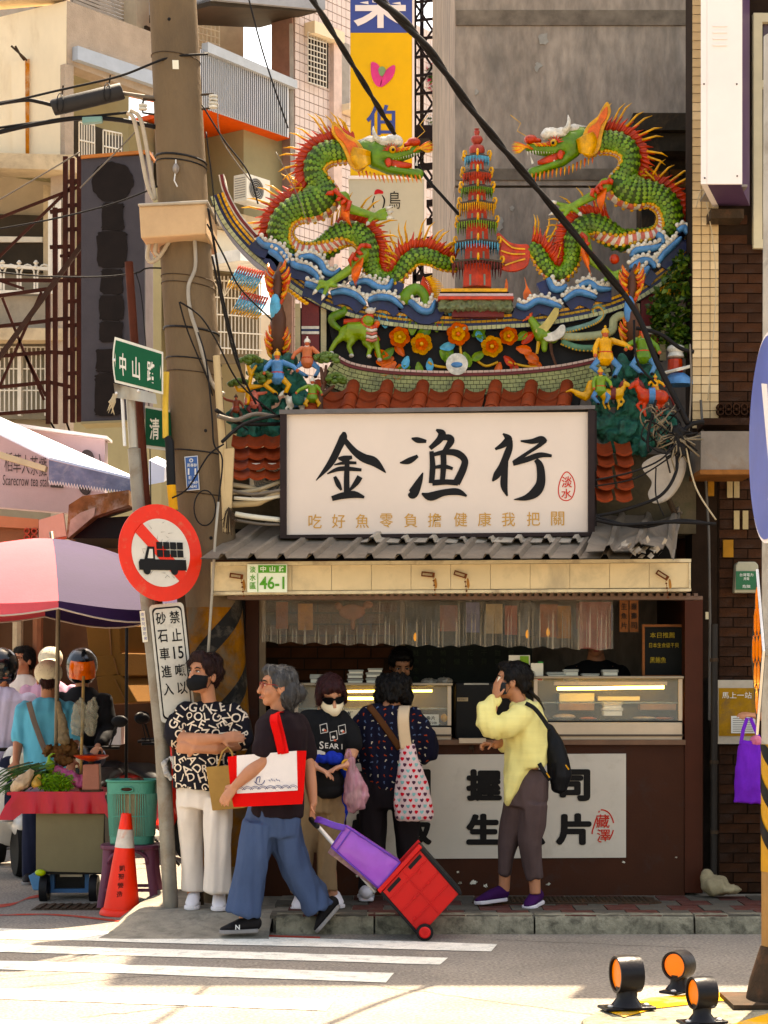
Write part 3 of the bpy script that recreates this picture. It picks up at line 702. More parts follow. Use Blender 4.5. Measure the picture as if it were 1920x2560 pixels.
# ================================================================ THE FISH STALL
Yw=13.2
m_brown=M('brown_paint',(.072,.027,.014),.55,var=.18,vsc=3,bump=.08,dirt=(.045,.025,.02),dsc=5,damt=.35)
m_post=M('brown_post',(.08,.026,.014),.5,var=.2,vsc=3,bump=.05)
m_black=M('black_paint',(.012,.011,.011),.5,var=.3)
m_steel=M('cream_steel',(.56,.46,.36),.4,.1,var=.12,vsc=4,bump=.05)
m_lit=M('lit_tube',(1.0,.74,.28),.5,var=0,bump=0,emit=5.5)
m_glass=M('case_glass',(.75,.78,.72),.05,var=0,bump=0,alpha=.10,spec=.8)
st=thing('fish_stall','brown painted fish stall with open counter under the temple roof','stall',(.5,Yw,.12))
def pxbox(nm,u0,v0,u1,v1,Y,d,mt,parent=st,bevel=0):return MB().span(P(u0,v1,Y),P(u1,v0,Y)+V((0,d,0))).bd(nm,mt,parent,bevel=bevel)
MB().span((X(648,Yw),Yw,.1),(X(1712,Yw),Yw+.08,Z(1862,Yw))).bd('counter_front',m_brown,st)
pxbox('counter_top',640,1862,1714,1850,Yw-.05,.6,M('worn_counter',(.20,.115,.075),.5,var=.3,vsc=6))
pxbox('post',1712.5,1497,1757,2232,Yw-.02,.14,m_post)
pxbox('post',585,1497,612,2232,Yw-.02,.14,m_black);pxbox('post',614,1497,647,2232,Yw+.03,.12,m_brown)
pxbox('upright',648,1500,664,1850,Yw+.02,.05,M('upright_tan',(.17,.12,.075),.5,var=.3))
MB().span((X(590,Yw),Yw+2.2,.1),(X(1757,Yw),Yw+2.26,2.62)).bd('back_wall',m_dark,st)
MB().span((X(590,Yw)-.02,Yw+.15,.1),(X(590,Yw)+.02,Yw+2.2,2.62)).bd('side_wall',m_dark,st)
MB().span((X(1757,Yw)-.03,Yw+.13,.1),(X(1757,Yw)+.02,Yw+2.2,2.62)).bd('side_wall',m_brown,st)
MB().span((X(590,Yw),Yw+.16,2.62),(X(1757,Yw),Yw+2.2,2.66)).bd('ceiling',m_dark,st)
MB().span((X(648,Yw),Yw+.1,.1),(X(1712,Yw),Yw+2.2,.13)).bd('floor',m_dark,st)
        
Yi=14.4;mib=M('interior_brick',(.10,.045,.025),.85,var=.35,vsc=6,bump=.3)
MB().span(P(655,1760,Yi),P(1000,1500,Yi)+V((0,.1,0))).bd('inner_wall',M('inner_mortar',(.05,.03,.02),.9),st)
k_=MB();k_.box((0,0,0),(.19,.03,.072));kme=k_.mesh('inner_brick');kme.materials.append(mib)
for r in range(9):
 for c in range(5):
  x=X(664,Yi)+.09+c*.2+(.1 if r %2 else 0)
  if x>X(985,Yi):continue
  o=bpy.data.objects.new('brick',kme);COL.objects.link(o);o.parent=st;o.location=V((x,Yi-.005,Z(1745,Yi)+r*.085))-st.location
MB().span(P(1000,1850,Yi),P(1012,1500,Yi)+V((0,.08,0))).bd('jamb',MATS['upright_tan'],st)
MB().span(P(1013,1790,Yi+.1),P(1330,1500,Yi+.1)+V((0,.05,0))).bd('menu_board',M('board_dark',(.018,.022,.018),.6,var=.3),st)
b=MB()
for i,tx in enumerate(['鮭魚生魚片','旗魚','鮪魚肚','海鱺','花枝','干貝','甜蝦','綜合握壽司']):
 for j,ch in enumerate(tx):put_px(b,ch,1040+i*34,1632+j*22,15,15,Yi+.09)
b.bd('lettering',M('chalk_green',(.07,.085,.06),.8,var=.3,bump=0),st)
          
tf=thing('cooler','black cooler cabinet with small white label between the display cases','cooler',P(1232,1850,13.5))
MB().span(P(1138,1850,13.4),P(1335,1706,13.4)+V((0,.5,0))).bd('body',m_black,tf,bevel=.01)
MB().span(P(1160,1712,13.39),P(1222,1708,13.39)+V((0,.01,0))).bd('handle',M('chrome_dull',(.3,.29,.27),.3,.8,var=.1),tf)
pxbox('label',1143,1753,1170,1744,13.39,.009,M('label_cream',(.5,.4,.28),.7),tf)
b=MB();put_px(b,'請勿拍打',1156,1748.5,22,6,13.386);b.bd('lettering',MATS['ink_black'],tf)
pxbox('tray_edge',1148,1858,1215,1846,Yw-.08,.1,m_steel)
    
def case(label,u0,u1,vt,vb,base,Y,d):
 t=thing('display_case',label,'display case',P((u0+u1)/2,base,Y))
 pxbox('base',u0,vb+4,u1,base,Y,d,m_steel,t,.006)
 pxbox('base_trim',u0-2,base-14,u1+2,base-9,Y-.012,.012,M('trim_dark',(.10,.07,.05),.5),t)
 pxbox('floor',u0,vb,u1,vb+3.5,Y+.01,d-.02,m_black,t)
 pxbox('lid',u0-4,vt-7,u1+4,vt,Y-.02,d,M('lid_metal',(.32,.27,.21),.35,.5,var=.15),t,.004)
 for u in (u0,u1-9):pxbox('corner_post',u,vt+.5,u+9,vb-.5,Y,.03,m_steel,t)
 pxbox('front_glass',u0+9.5,vt+.5,u1-9.5,vb-.5,Y+.008,.006,m_glass,t)
 pxbox('back_panel',u0,vt+.5,u1,vb-.5,Y+d-.03,.02,M('case_back',(.17,.145,.10),.5,var=.2),t)
 pxbox('shelf',u0+10,(vt+vb)/2+6,u1-10,(vt+vb)/2+9,Y+.1,d-.16,M('shelf_glass',(.5,.55,.5),.1,alpha=.4,bump=0),t)
 return t
cR=case('long lit glass display case of raw fish on the right side of the counter',1335,1706,1697,1802,1850,Yw,.55)
cL=case('shorter lit glass display case with price card on the left side of the counter',736,1128,1714,1814,1850,Yw,.55)
MB().tube([P(1393,1722,Yw+.1),P(1660,1718,Yw+.1)],.011,8).bd('lamp_tube',m_lit,cR);pxbox('lamp_housing',1385,1704,1668,1713,Yw+.09,.05,m_steel,cR)
MB().tube([P(850,1746,Yw+.12),P(1000,1746,Yw+.12)],.010,8).bd('lamp_tube',m_lit,cL);MB().tube([P(850,1729,Yw+.3),P(1080,1727,Yw+.3)],.008,8).bd('lamp_tube',m_lit,cL)
m_fish=M('pale_fish',(.55,.45,.35),.45,var=.3,vsc=25,bump=.2);m_salmon=M('salmon_meat',(.48,.2,.12),.4,var=.3,vsc=20);m_foam=M('foam_white',(.72,.68,.58),.6,var=.08);m_clear=M('clear_lid',(.8,.78,.7),.15,var=0,bump=0,alpha=.35)
def food_box(u,v,w_,h_,Y,label,fill=None,group=None):
 t=thing('food_box',label,'food box',P(u,v,Y),group);a=w_*Y/F/2;h=h_*Y/F;c=P(u,v,Y)
 MB().hexa([c+V((-a*.88,-.05,0)),c+V((a*.88,-.05,0)),c+V((a*.88,.05,0)),c+V((-a*.88,.05,0))],(0,0,h*.5)).bd('tray',m_foam,t)
 MB().hexa([c+V((-a,-.055,h*.52)),c+V((a,-.055,h*.52)),c+V((a,.055,h*.52)),c+V((-a,.055,h*.52))],(0,0,h*.42)).bd('lid',m_clear,t,bevel=.004)
 if fill:MB().ell(c+V((0,0,h*.55)),(a*.8,.04,h*.3)).bd('fish',fill,t,sm=180)
 return t
names=['wide','tall','low','narrow']
for k,(u,v,w_,h_) in enumerate([(1390,1696,48,17),(1426,1689,38,17),(1427,1703,40,15),(1475,1694,44,11),(1524,1689,40,16)]):
 food_box(u,v,w_,h_,Yw+.2,['leftmost clear lidded box on the right case lid','upper box of the two stacked on the right case lid','lower box of the two stacked on the right case lid','flat clear box on the right case lid beside the stack','rightmost clear lidded box on the right case lid'][k],None,'boxes on the right display case')
for k,(u,v,w_,h_) in enumerate([(795,1712,40,28),(888,1708,40,12),(888,1695,40,12),(890,1684,38,10),(935,1708,42,14),(935,1693,42,13),(938,1680,38,10)]):
 food_box(u,v,w_,h_,Yw+.25,['single pale box on the left case behind the sunglasses woman','bottom box of the left stack on the left case','middle box of the left stack on the left case','top box of the left stack on the left case','bottom box of the taller stack beside the shopkeeper','middle box of the taller stack beside the shopkeeper','top box of the taller stack beside the shopkeeper'][k],None,'boxes on the left display case')
for k,(u,v) in enumerate([(1530,1789),(1530,1775)]):food_box(u,v,52-4*k,22,Yw+.16,['lower cream fish box inside the lit right case','upper cream fish box inside the lit right case'][k],m_fish,'boxes inside the right display case')
fl=[('fish_fillet',1410,1792,60,16,m_fish,'pale fish fillet at the left end inside the right case'),('fish_fillet',1470,1796,46,8,m_salmon,'salmon fillet inside the right case beside the cream boxes'),('fish_fillet',1610,1795,60,8,m_fish,'pale fish fillet inside the right case past the cream boxes'),('fish_fillet',1660,1796,50,7,m_salmon,'salmon fillet at the right end inside the right case'),
  ('fish_fillet',860,1806,60,12,m_salmon,'salmon fillet inside the left case'),('fish_fillet',1080,1808,40,8,m_fish,'pale fillet inside the left case beside the price card')]
for nm,u,v,w_,h_,mt,lb in fl:
 o=MB().ell(P(u,v,Yw+.25),(w_*Yw/F/2,.09,h_*Yw/F/2),nu=12).bd(nm,mt,sm=180);tag(o,lb,'fish','fillets in the cases')
for k,(u0,u1,v0,v1) in enumerate([(1398,1486,1733,1754),(1398,1486,1757,1776),(1495,1600,1741,1752),(1600,1690,1760,1775)]):
 o=MB().span(P(u0,v1,Yw+.38),P(u1,v0,Yw+.38)+V((0,.1,0))).bd('fish_carton',m_foam if k %2==0 else M('carton_pink',(.55,.40,.32),.6,var=.2),bevel=.004)
 tag(o,['cream carton upper left in the right case','pinkish carton lower left in the right case','cream carton in the middle at the back of the right case','pinkish carton at the right back of the right case'][k],'carton','cartons in the right case')
t=thing('price_card','white handwritten price card inside the left display case','card',P(1077,1812,Yw+.1));pxbox('card',1057,1786,1097,1813,Yw+.09,.004,m_foam,t)
b=MB();put_px(b,'魚片',1077,1795,22,11,Yw+.086,.02);put_px(b,'一份100',1077,1807,30,8,Yw+.086,.02);b.bd('lettering',MATS['ink_black'],t)
t=thing('price_card','second price card half hidden behind the sunglasses woman in the left case','card',P(880,1806,Yw+.1));pxbox('card',862,1774,905,1806,Yw+.09,.004,m_foam,t)
b=MB();put_px(b,'鮮',875,1785,14,14,Yw+.086,.03);put_px(b,'魚',893,1797,12,12,Yw+.086,.03);b.bd('lettering',MATS['ink_black'],t)
for k,u in enumerate((1046,1110)):
 o=MB().ell(P(u,1795,Yw+.2),(.024,.024,.03)).bd('yellow_fruit',M('yolk_yellow',(.6,.33,.03),.5,var=.1),sm=180);tag(o,['yellow lemon left of the price card in the left case','yellow lemon right of the price card in the left case'][k],'lemon')
for k,(u,v) in enumerate([(1072,1705),(1112,1703)]):
 me=remesh(MB().ell(P(u,v,Yw+.22),(.055,.06,.026)),.008,2,fold=(.012,40,40));o=link_mesh('snack_bag',me,M('bag_grey',(.28,.25,.21),.3,var=.4,vsc=30),sm=180);tag(o,['left crumpled plastic bag on the left case lid','right crumpled plastic bag on the left case lid'][k],'plastic bag')
           
t=thing('payment_stand','green and white payment card stand on the right case beside the yellow-shirt woman','card stand',P(1350,1700,Yw+.1))
pxbox('card',1327,1658,1358,1702,Yw+.1,.01,m_foam,t);pxbox('side',1345,1654,1358,1690,Yw+.115,.01,M('fresh_green',(.03,.28,.07),.5),t);pxbox('print',1335,1690,1356,1701,Yw+.095,.004,M('print_red',(.5,.05,.03),.5),t)
pxbox('card_back',1272,1638,1325,1664,Yw+.16,.006,m_foam,t);pxbox('band',1300,1640,1322,1662,Yw+.152,.006,M('leaf_print',(.22,.36,.03),.5),t)
      
t=thing('menu_blackboard','wood-framed blackboard with yellow chalk writing hung at the right of the stall','blackboard',P(1663,1693,Yw+.2));Yk=Yw+.2
mw=M('orange_wood',(.26,.105,.035),.6,var=.3,vsc=6,stretch=(1,1,6))
pxbox('board',1612,1568,1716,1690,Yk,.02,M('slate',(.012,.013,.012),.7,var=.3),t);fb=MB();frame_px(fb,1606,1561,1722,1694,6,Yk-.012,.03);fb.bd('frame',mw,t)
b=MB()
for tx,u,v,w_,h_ in (('本日推薦',1656,1588,62,14),('日本生食級干貝',1660,1613,74,12),('黑鮪魚',1645,1650,40,15)):put_px(b,tx,u,v,w_,h_,Yk-.004)
b.bd('lettering',M('chalk_yellow',(.42,.33,.10),.9,var=.4,vsc=60,bump=0),t)
for k,u in enumerate((1549,1574)):
 t=thing('wood_plaque',['left of the two hanging wooden price plaques','right of the two hanging wooden price plaques'][k],'plaque',P(u+11,1580,Yw+.3));pxbox('board',u,1500,u+22,1580,Yw+.3,.012,mw,t)
 b=MB()
 for j,ch in enumerate('生魚片' if k==0 else '握壽司'):put_px(b,ch,u+11,1516+j*24,15,16,Yw+.296,.01)
 b.bd('lettering',MATS['ink_black'],t)
          
cols=[(.35,.11,.03),(.48,.22,.02),(.20,.06,.04),(.12,.12,.22),(.40,.30,.18),(.30,.08,.05),(.10,.09,.08)]
for k,u in enumerate((690,745,1100,1165,1215,1262,1300,1350,1392,1440,1500)):
 mt=M('print_%d' %(k %7),cols[k %7],.6,var=.35,vsc=14)
 o=pxbox('hanging_print',u,1505+(k*37 %11),u+30+k*7 %17,1572+(k*29 %26),Yw+.9,.01,mt);o.name='hanging_print'
me=remesh(MB().ell(P(880,1530,Yw+.8),(.10,.02,.06)).ell(P(845,1515,Yw+.8),(.03,.02,.03)).ell(P(920,1512,Yw+.8),(.04,.02,.03)).ell(P(882,1560,Yw+.8),(.02,.015,.05)),.008,3)
tag(link_mesh('fish_plaque',me,M('plaque_red',(.26,.09,.04),.6,var=.3),sm=180),'brown carved fish-shaped plaque behind the clear curtain','plaque')
for k,(u,v) in enumerate(((1038,1592),(1318,1585),(1370,1580))):
 o=MB().lathe(P(u,v,Yw+.6),[(.002,.03),(.010,.015),(.013,-.012),(.006,-.03)],10).bd('reflection_bead',M('amber_reflection',(.9,.45,.05),.3,emit=.12,bump=0),sm=60);tag(o,['amber reflection bead over the shopkeeper','amber reflection bead above the payment stand','amber reflection bead right of the payment stand'][k],'reflection')  # small yellow reflections, added as faintly glowing beads; no lamp hangs here
pxbox('hanging_print',1448,1505,1528,1622,Yw+.4,.01,MATS['print_2']).name='hanging_print'
      
tv=thing('vinyl_curtain','clear rippled vinyl curtain hanging under the fascia across the stall','curtain',P(1090,1500,12.9))
m_vinyl=M('clear_vinyl',(.78,.70,.58),.12,var=0,bump=0,alpha=.10,spec=.9,coat=.6,edge=.85)
def vinyl(u0,u1,vb0,vb1,Y,flat=0):
 n=int((u1-u0)/3.2);rows=[]
 for j in range(9):
  r=[];q=j/8
  for i in range(n+1):
   u=u0+(u1-u0)*i/n;vb=vb0+(vb1-vb0)*i/n+3*math.sin(u*.11);v=1496+(vb-1496)*q
   amp=min(1,max(0,(q-flat)/.4))*.034
   ph=u*.20+2.5*noise.noise(V((u*.02,1,Y*5)))+.8*math.sin(u*.07)
   r.append(P(u,v,Y+amp*(math.sin(ph)+.5*math.sin(ph*2.3+q))+.02*noise.noise(V((u*.02,q*3,0)))))
  rows.append(r)
 return MB().sheet(rows).bd('vinyl_panel',m_vinyl,tv,sm=180,fix=False)
vinyl(655,950,1606,1612,12.92,.45);vinyl(948,1150,1611,1617,12.89,.25);vinyl(1146,1455,1612,1622,12.93,.1);vinyl(1450,1533,1620,1625,12.9,.05)
pxbox('rail',640,1494,1540,1500,12.9,.03,m_steel,tv)
                 
Yfz=12.6
t=thing('fascia_box','long grimy cream fascia box along the front of the stall','fascia',P(1140,1485,Yfz))
m_fas=M('grimy_cream',(.60,.49,.33),.55,var=.12,vsc=3,bump=.05,dirt=(.33,.25,.15),dsc=2.5,damt=.35)
n=12;u0,u1=531,1722
for k in range(n):
 a=u0+(u1-u0)*k/n;c=u0+(u1-u0)*(k+1)/n
 vt=lambda u:1415-(u-531)*8/1200;vb_=lambda u:1478-(u-531)*9/1200
 MB().hexa([P(a+.8,vt(a),Yfz),P(c-.2,vt(c),Yfz),P(c-.2,vb_(c),Yfz),P(a+.8,vb_(a),Yfz)],(0,.3,0)).bd('panel',m_fas,t)
for (d0,d1) in ((-10,-.5),(64,72)):
 MB().hexa([P(527,1415+d0,Yfz-.012),P(1728,1407+d0,Yfz-.012),P(1728,1407+d1-1,Yfz-.012),P(527,1415+d1,Yfz-.012)],(0,.32,0)).bd('rail',M('cream_rail',(.58,.50,.36),.5,var=.15,dirt=(.25,.17,.1),dsc=6),t)
for u,dv in ((527,0),(1722.5,-8)):MB().span(P(u,1478+dv,Yfz-.01),P(u+4,1415+dv,Yfz)+V((0,.31,0))).bd('end_cap',MATS['cream_rail'],t)
t2=thing('shutter_rail','brown toothed shutter rail under the cream fascia box','rail',P(1160,1500,12.75))
pxbox('rail',568,1490,1757,1499,12.72,.12,M('rail_brown',(.16,.105,.08),.6,var=.25),t2)
b=MB()
for k in range(62):b.span(P(576+k*19,1491,12.715),P(586+k*19,1483,12.715)+V((0,.1,0)))
b.bd('tooth',MATS['rail_brown'],t2)['kind']='stuff'
m_rust=M('rust',(.17,.065,.03),.8,.3,var=.4,vsc=20,bump=.3)
for k,(u,v,a) in enumerate(((591,1440,8),(1070,1436,6),(1151,1436,18),(1656,1438,32))):
 t=thing('rusty_latch',['rusty latch at the left end of the fascia by the number plate','rusty latch left of the pair in the middle of the fascia','tilted rusty latch right of the pair in the middle of the fascia','steeply tilted rusty latch at the right end of the fascia'][k],'latch',P(u,v,Yfz-.03))
 ca,sa=math.cos(rad(a)),math.sin(rad(a));R=Matrix.Rotation(rad(a),3,'Y');c=P(u,v,Yfz-.025);b=MB()
 for (dx,dz,w_,h_) in ((0,.012,.088,.008),(0,-.012,.088,.008),(-.04,0,.008,.03),(.036,0,.016,.03)):b.box(c+R @ V((dx,0,dz)),(w_,.014+h_*.1,h_),R)
 b.bd('frame',m_rust,t)
 c2=c+R @ V((.036,-.006,-.015));b=MB()
 for j in range(8):b.lathe(c2-V((-.002*j,0,.008+.015*j)),[(.005,-.0015),(.0075,0),(.005,.0015)],6,'y' if j %2 else 'x')
 b.bd('chain',m_rust,t)
 poly_px(b := MB(),smooth_closed([(u+16,v+12),(u+20,v+10),(u+23,v+28),(u+19,v+36),(u+16,v+24)]),Yfz-.002,.0015);b.bd('rust_stain',M('rust_run',(.38,.2,.08),.8,var=.3),t)
     
t=thing('number_plate','green and white house number plate 46-1 on the fascia','number plate',P(668,1481,Yfz-.02));Yn=Yfz-.035
mg_=M('plate_green',(.10,.30,.035),.4,var=.05,bump=0);mwp=M('plate_white',(.68,.70,.58),.4,var=.05,bump=0)
pxbox('plate',618,1410,718,1481,Yn,.008,mwp,t,.002);pxbox('band',645.5,1413,715,1432,Yn-.003,.002,mg_,t);pxbox('divider',643.5,1433,645.3,1479,Yn-.003,.002,mg_,t)
b=MB();put_px(b,'46-1',680,1457,62,32,Yn-.002,.02)
for j,ch in enumerate('淡水區'):put_px(b,ch,632,1424+j*20,15,16,Yn-.002,.015)
b.bd('lettering',mg_,t)
b=MB()
for j,ch in enumerate('中山路'):put_px(b,ch,658+j*23,1422.5,14,14,Yn-.0045,.02)
b.bd('lettering',mwp,t)
                 
ta=thing('awning','battered grey corrugated metal awning above the fascia','awning',(.4,12.9,2.38))
m_aw=M('weathered_zinc',(.235,.20,.165),.6,.15,var=.28,vsc=4,bump=.15,dirt=(.12,.085,.06),dsc=5,damt=.45)
m_aw2=M('pale_zinc',(.42,.37,.31),.65,.1,var=.25,vsc=4,bump=.15,dirt=(.16,.12,.09),dsc=6,damt=.5)
def zinc(x0,x1,y0,z0,y1,z1,mt,pitch=.19,shear=.30,crumple=0,jag=0,nm='roof_sheet'):
 prof=[(0,0),(.62,0),(.70,.030),(.84,.030),(.92,0)];xs=[];k=0
 while True:
  for p,h in prof:
   x=x0+(k+p)*pitch
   if x>x1:break
   xs.append((x,h))
  else:k += 1;continue
  break
 rows=[]
 for j in range(9):
  q=j/8;r=[]
  for x,h in xs:
   e=jag*noise.noise(V((x*7,3,0)))*(1-q) if jag else 0
   y=y0+(y1-y0)*q+e;z=z0+(z1-z0)*q+h;cr=crumple*max(0,(x-1.25)/.7)
   z += cr*(.10*noise.noise(V((x*5,q*3,2)))+.05*noise.noise(V((x*14,q*9,5))))+.006*noise.noise(V((x*3,q*4,1)))
   r.append(V((x+shear*(y-y0),y+cr*.1*noise.noise(V((x*6,q*4,8))),z)))
  rows.append(r)
 b=MB().sheet(rows);up=[[p-V((0,0,.006)) for p in r] for r in rows];b.sheet(up)
 return b.bd(nm,mt,ta,sm=25,fix=False)
zinc(-1.19,1.62,12.42,2.375,13.45,2.72,m_aw);zinc(-.22,1.45,12.72,2.50,13.5,2.76,m_aw2,jag=.18)
zinc(1.30,1.98,12.40,2.42,13.5,2.80,m_aw,shear=.22,crumple=1.6,jag=.12)
MB().span((-1.12,12.62,2.335),(2.0,12.66,2.375)).bd('batten',m_brown,ta);MB().span((-1.1,13.15,2.4),(2.0,13.2,2.62)).bd('beam',m_dark,ta)
b=MB()
for k in range(26):
 x=1.52+random.uniform(0,.28);y=12.42+random.uniform(-.03,.06);z=2.42+random.uniform(-.02,.06);a=V((random.uniform(-1,1),random.uniform(-1,1),random.uniform(-1,1))).normalized()*.045;c=a.orthogonal().normalized()*.03
 b.add([V((x,y,z)),V((x,y,z))+a,V((x,y,z))+a+c,V((x,y,z))+c*1.2],[(0,1,2,3)])
b.bd('torn_edge',m_aw2,ta,fix=False)['kind']='stuff'
                 
Ys_=12.85
t=thing('shop_sign','large white shop sign with black brush characters in a dark frame','sign',P(1093,1345,Ys_))
m_frame=M('dark_frame',(.035,.022,.022),.5,var=.25);m_face=M('sign_face',(.63,.555,.50),.5,var=.05,vsc=2,bump=.02)
MB().hexa([P(717,1036,Ys_),P(1470,1030,Ys_),P(1470,1330,Ys_),P(717,1337,Ys_)],(0,.12,0)).bd('face',m_face,t)
for q in ([(700,1030),(716.5,1030),(716.5,1346),(700,1346)],[(1470.5,1022),(1487,1024),(1487,1340),(1470.5,1340)],[(717,1337.5),(1470,1330.5),(1470,1340),(717,1346)]):
 MB().hexa([P(a,c,Ys_-.03) for a,c in q],(0,.17,0)).bd('frame',m_frame,t)
MB().hexa([P(698,1024,Ys_-.04),P(1488,1013,Ys_-.04),P(1488,1022,Ys_-.04),P(698,1035,Ys_-.04)],(0,.19,0)).bd('cap',M('cap_grey',(.16,.145,.14),.5,.2,var=.3),t)
MB().span(P(1480,1338,12.99) ,P(1492,1026,12.99)+V((0,.02,0))).bd('back_frame',m_frame,t)
for u in (770,1104,1462):MB().bar(P(u,1345,Ys_+.06),P(u+6,1372,Ys_+.12),.03).bd('leg',m_frame,t)
def cs(pts,ou=690,ov=1000,sc=.4883):return [(ou+a*sc,ov+c*sc,w_*sc) for a,c,w_ in pts]
CH3={'jin':[[(348,163,14),(345,190,40),(322,240,38),(278,325,34),(205,412,4)],[(352,205,26),(400,262,34),(450,297,44),(505,318,46),(562,372,6)],
 [(318,298,10),(345,300,30),(390,293,18)],[(298,332,6),(350,322,18),(412,322,14)],[(262,378,6),(330,352,24),(438,358,16)],[(366,292,22),(362,380,28),(362,490,30)],[(300,392,16),(318,430,26),(335,462,10)],[(430,392,30),(410,425,28),(372,468,8)],[(286,505,26),(340,490,34),(400,484,36),(452,498,12)]],
 'yu':[[(694,196,8),(725,205,30),(770,212,16)],[(634,322,6),(680,312,32),(726,286,16)],[(752,372,6),(732,420,34),(700,480,52),(676,486,10)],
 [(820,152,10),(850,172,40),(835,205,34),(788,248,22)],[(838,195,22),(882,192,34),(895,212,36),(862,262,22)],[(796,262,22),(802,340,30),(796,426,28)],[(798,282,18),(860,268,26),(925,272,36),(966,308,34),(955,360,38),(922,428,40)],[(812,345,16),(860,340,22),(905,352,16)],[(856,262,30),(858,330,30),(852,410,26)],[(800,424,30),(870,420,28),(932,424,30)],[(746,478,8),(790,494,44),(860,474,34),(930,470,34),(976,492,10)]],
 'hang':[[(1162,172,8),(1190,200,40),(1165,228,32),(1122,252,12)],[(1205,205,14),(1192,255,36),(1160,335,36),(1130,385,36),(1108,416,8)],[(1180,305,20),(1170,380,34),(1168,440,36),(1184,492,8)],
 [(1252,210,8),(1310,212,26),(1360,200,32),(1386,212,10)],[(1378,206,26),(1340,238,20),(1290,270,18),(1220,318,22)],[(1213,325,26),(1280,306,28),(1350,282,28),(1412,286,14)],[(1330,305,22),(1352,340,38),(1356,420,46),(1330,470,52),(1280,500,30),(1218,510,4)]]}
for k,ss in CH3.items():
 b=MB()
 for i,s_ in enumerate(ss):stroke_px(b,cs(s_),Ys_,6,.003+i*.0004)
 b.bd('character',MATS['ink_black'],t,fix=False)
m_gold=M('gold_letter',(.50,.31,.12),.5,var=.05,bump=0)
for ch,cx,cy in zip('吃好魚零負擔健康我把關',(200,320,442,565,690,812,945,1068,1190,1318,1442),(621,620,620,617,616,615,612,611,611,609,607)):
 b=MB();put_px(b,ch,690+cx*.4883,1000+cy*.4883,33,35,Ys_-.002,.004);b.bd('character',m_gold,t)
m_stamp=M('stamp_red',(.50,.055,.035),.6,var=.15,bump=0)
ring=smooth_closed([(690+a*.4883,1000+c*.4883) for a,c in ((1490,368),(1520,400),(1530,450),(1515,500),(1485,515),(1455,500),(1446,455),(1462,395))])
b=MB();stroke_px(b,[(p[0],p[1],2.6) for p in ring+ring[:1]],Ys_,2);put_px(b,'淡',1417,1205,26,28,Ys_-.003,.01);put_px(b,'水',1416,1234,26,24,Ys_-.003,.01);b.bd('stamp',m_stamp,t,fix=False)
                  
Yp=Yw-.012
t=thing('counter_poster','white board with fat black characters and red seal on the counter front','poster',P(1216,2146,Yp))
MB().hexa([P(866,1888,Yp),P(1565,1884,Yp),P(1565,2144,Yp),P(866,2148,Yp)],(0,.01,0)).bd('board',M('board_white',(.60,.545,.475),.6,var=.07,vsc=3,bump=.05,dirt=(.45,.37,.28),dsc=4,damt=.2),t)
mfat=M('fat_ink',(.018,.015,.014),.6,var=.3,vsc=30,bump=0)
for ch,u,v,w_,h_ in (('握',1210,1963,90,82),('壽',1322,1963,84,82),('司',1434,1963,84,82),('生',1208,2073,86,80),('魚',1322,2073,84,82),('片',1434,2073,90,82),('壽',915,1963,84,82),('司',1035,1963,84,82),('炸',920,2073,84,82),('飯',1038,2073,84,82)):
 b=MB()
 for i in range(9):a=i*PI/4;rr=3.6 if i<8 else 0;put_px(b,ch,u+rr*1.2*math.cos(a),v+rr*math.sin(a),w_-9,h_-9,Yp-.003-i*.0003,.006)
 b.bd('character',mfat,t)
ring=smooth_closed([(840+a*.458,1870+c*.458) for a,c in ((1445,338),(1490,355),(1515,410),(1510,460),(1480,510),(1420,505),(1398,470),(1410,420),(1425,375))])
b=MB();n=len(ring)
for a,c in ((0,9),(11,16),(18,20),(24,33),(34,36)):stroke_px(b,[(p[0],p[1],3.4) for p in ring[a:c]],Yp,2)
put_px(b,'藏',1507,2053,34,34,Yp-.003,.012);put_px(b,'澤',1509,2088,34,30,Yp-.003,.012);b.bd('stamp',m_stamp,t,fix=False)
t=thing('peeling_paint','patches of flaked white paint low on the brown counter wall','paint flakes',P(1130,2200,Yw-.005));b=MB()
for u,v,s_ in [(1100,2196,16),(1118,2212,14),(1085,2210,8),(1150,2208,6),(1185,2205,9),(1215,2214,7),(1330,2214,8),(1345,2205,5),(1370,2210,6),(900,2190,9),(935,2205,7),(725,2190,10),(745,2200,8),(1560,2155,4),(1690,2143,3),(1145,2180,4)]:
 for r in range(3):poly_px(b,[(u+random.uniform(-s_,s_)+s_*.5*math.cos(a)*random.uniform(.5,1.2),v+random.uniform(-s_,s_)*.5+s_*.4*math.sin(a)*random.uniform(.5,1.2)) for a in [0,1,2,3,4,5]],Yw-.004-r*.0006,.003)
b.bd('flake',m_foam,t,fix=False)['kind']='stuff'
b=MB();b.box(P(1179,1870,Yw-.03),(.02,.02,.02));b.tube([P(1172,1880,Yw-.03),P(1174,1866,Yw-.04),P(1183,1864,Yw-.04),P(1184,1882,Yw-.03)],.004,6);b.bd('hasp',m_iron,st)

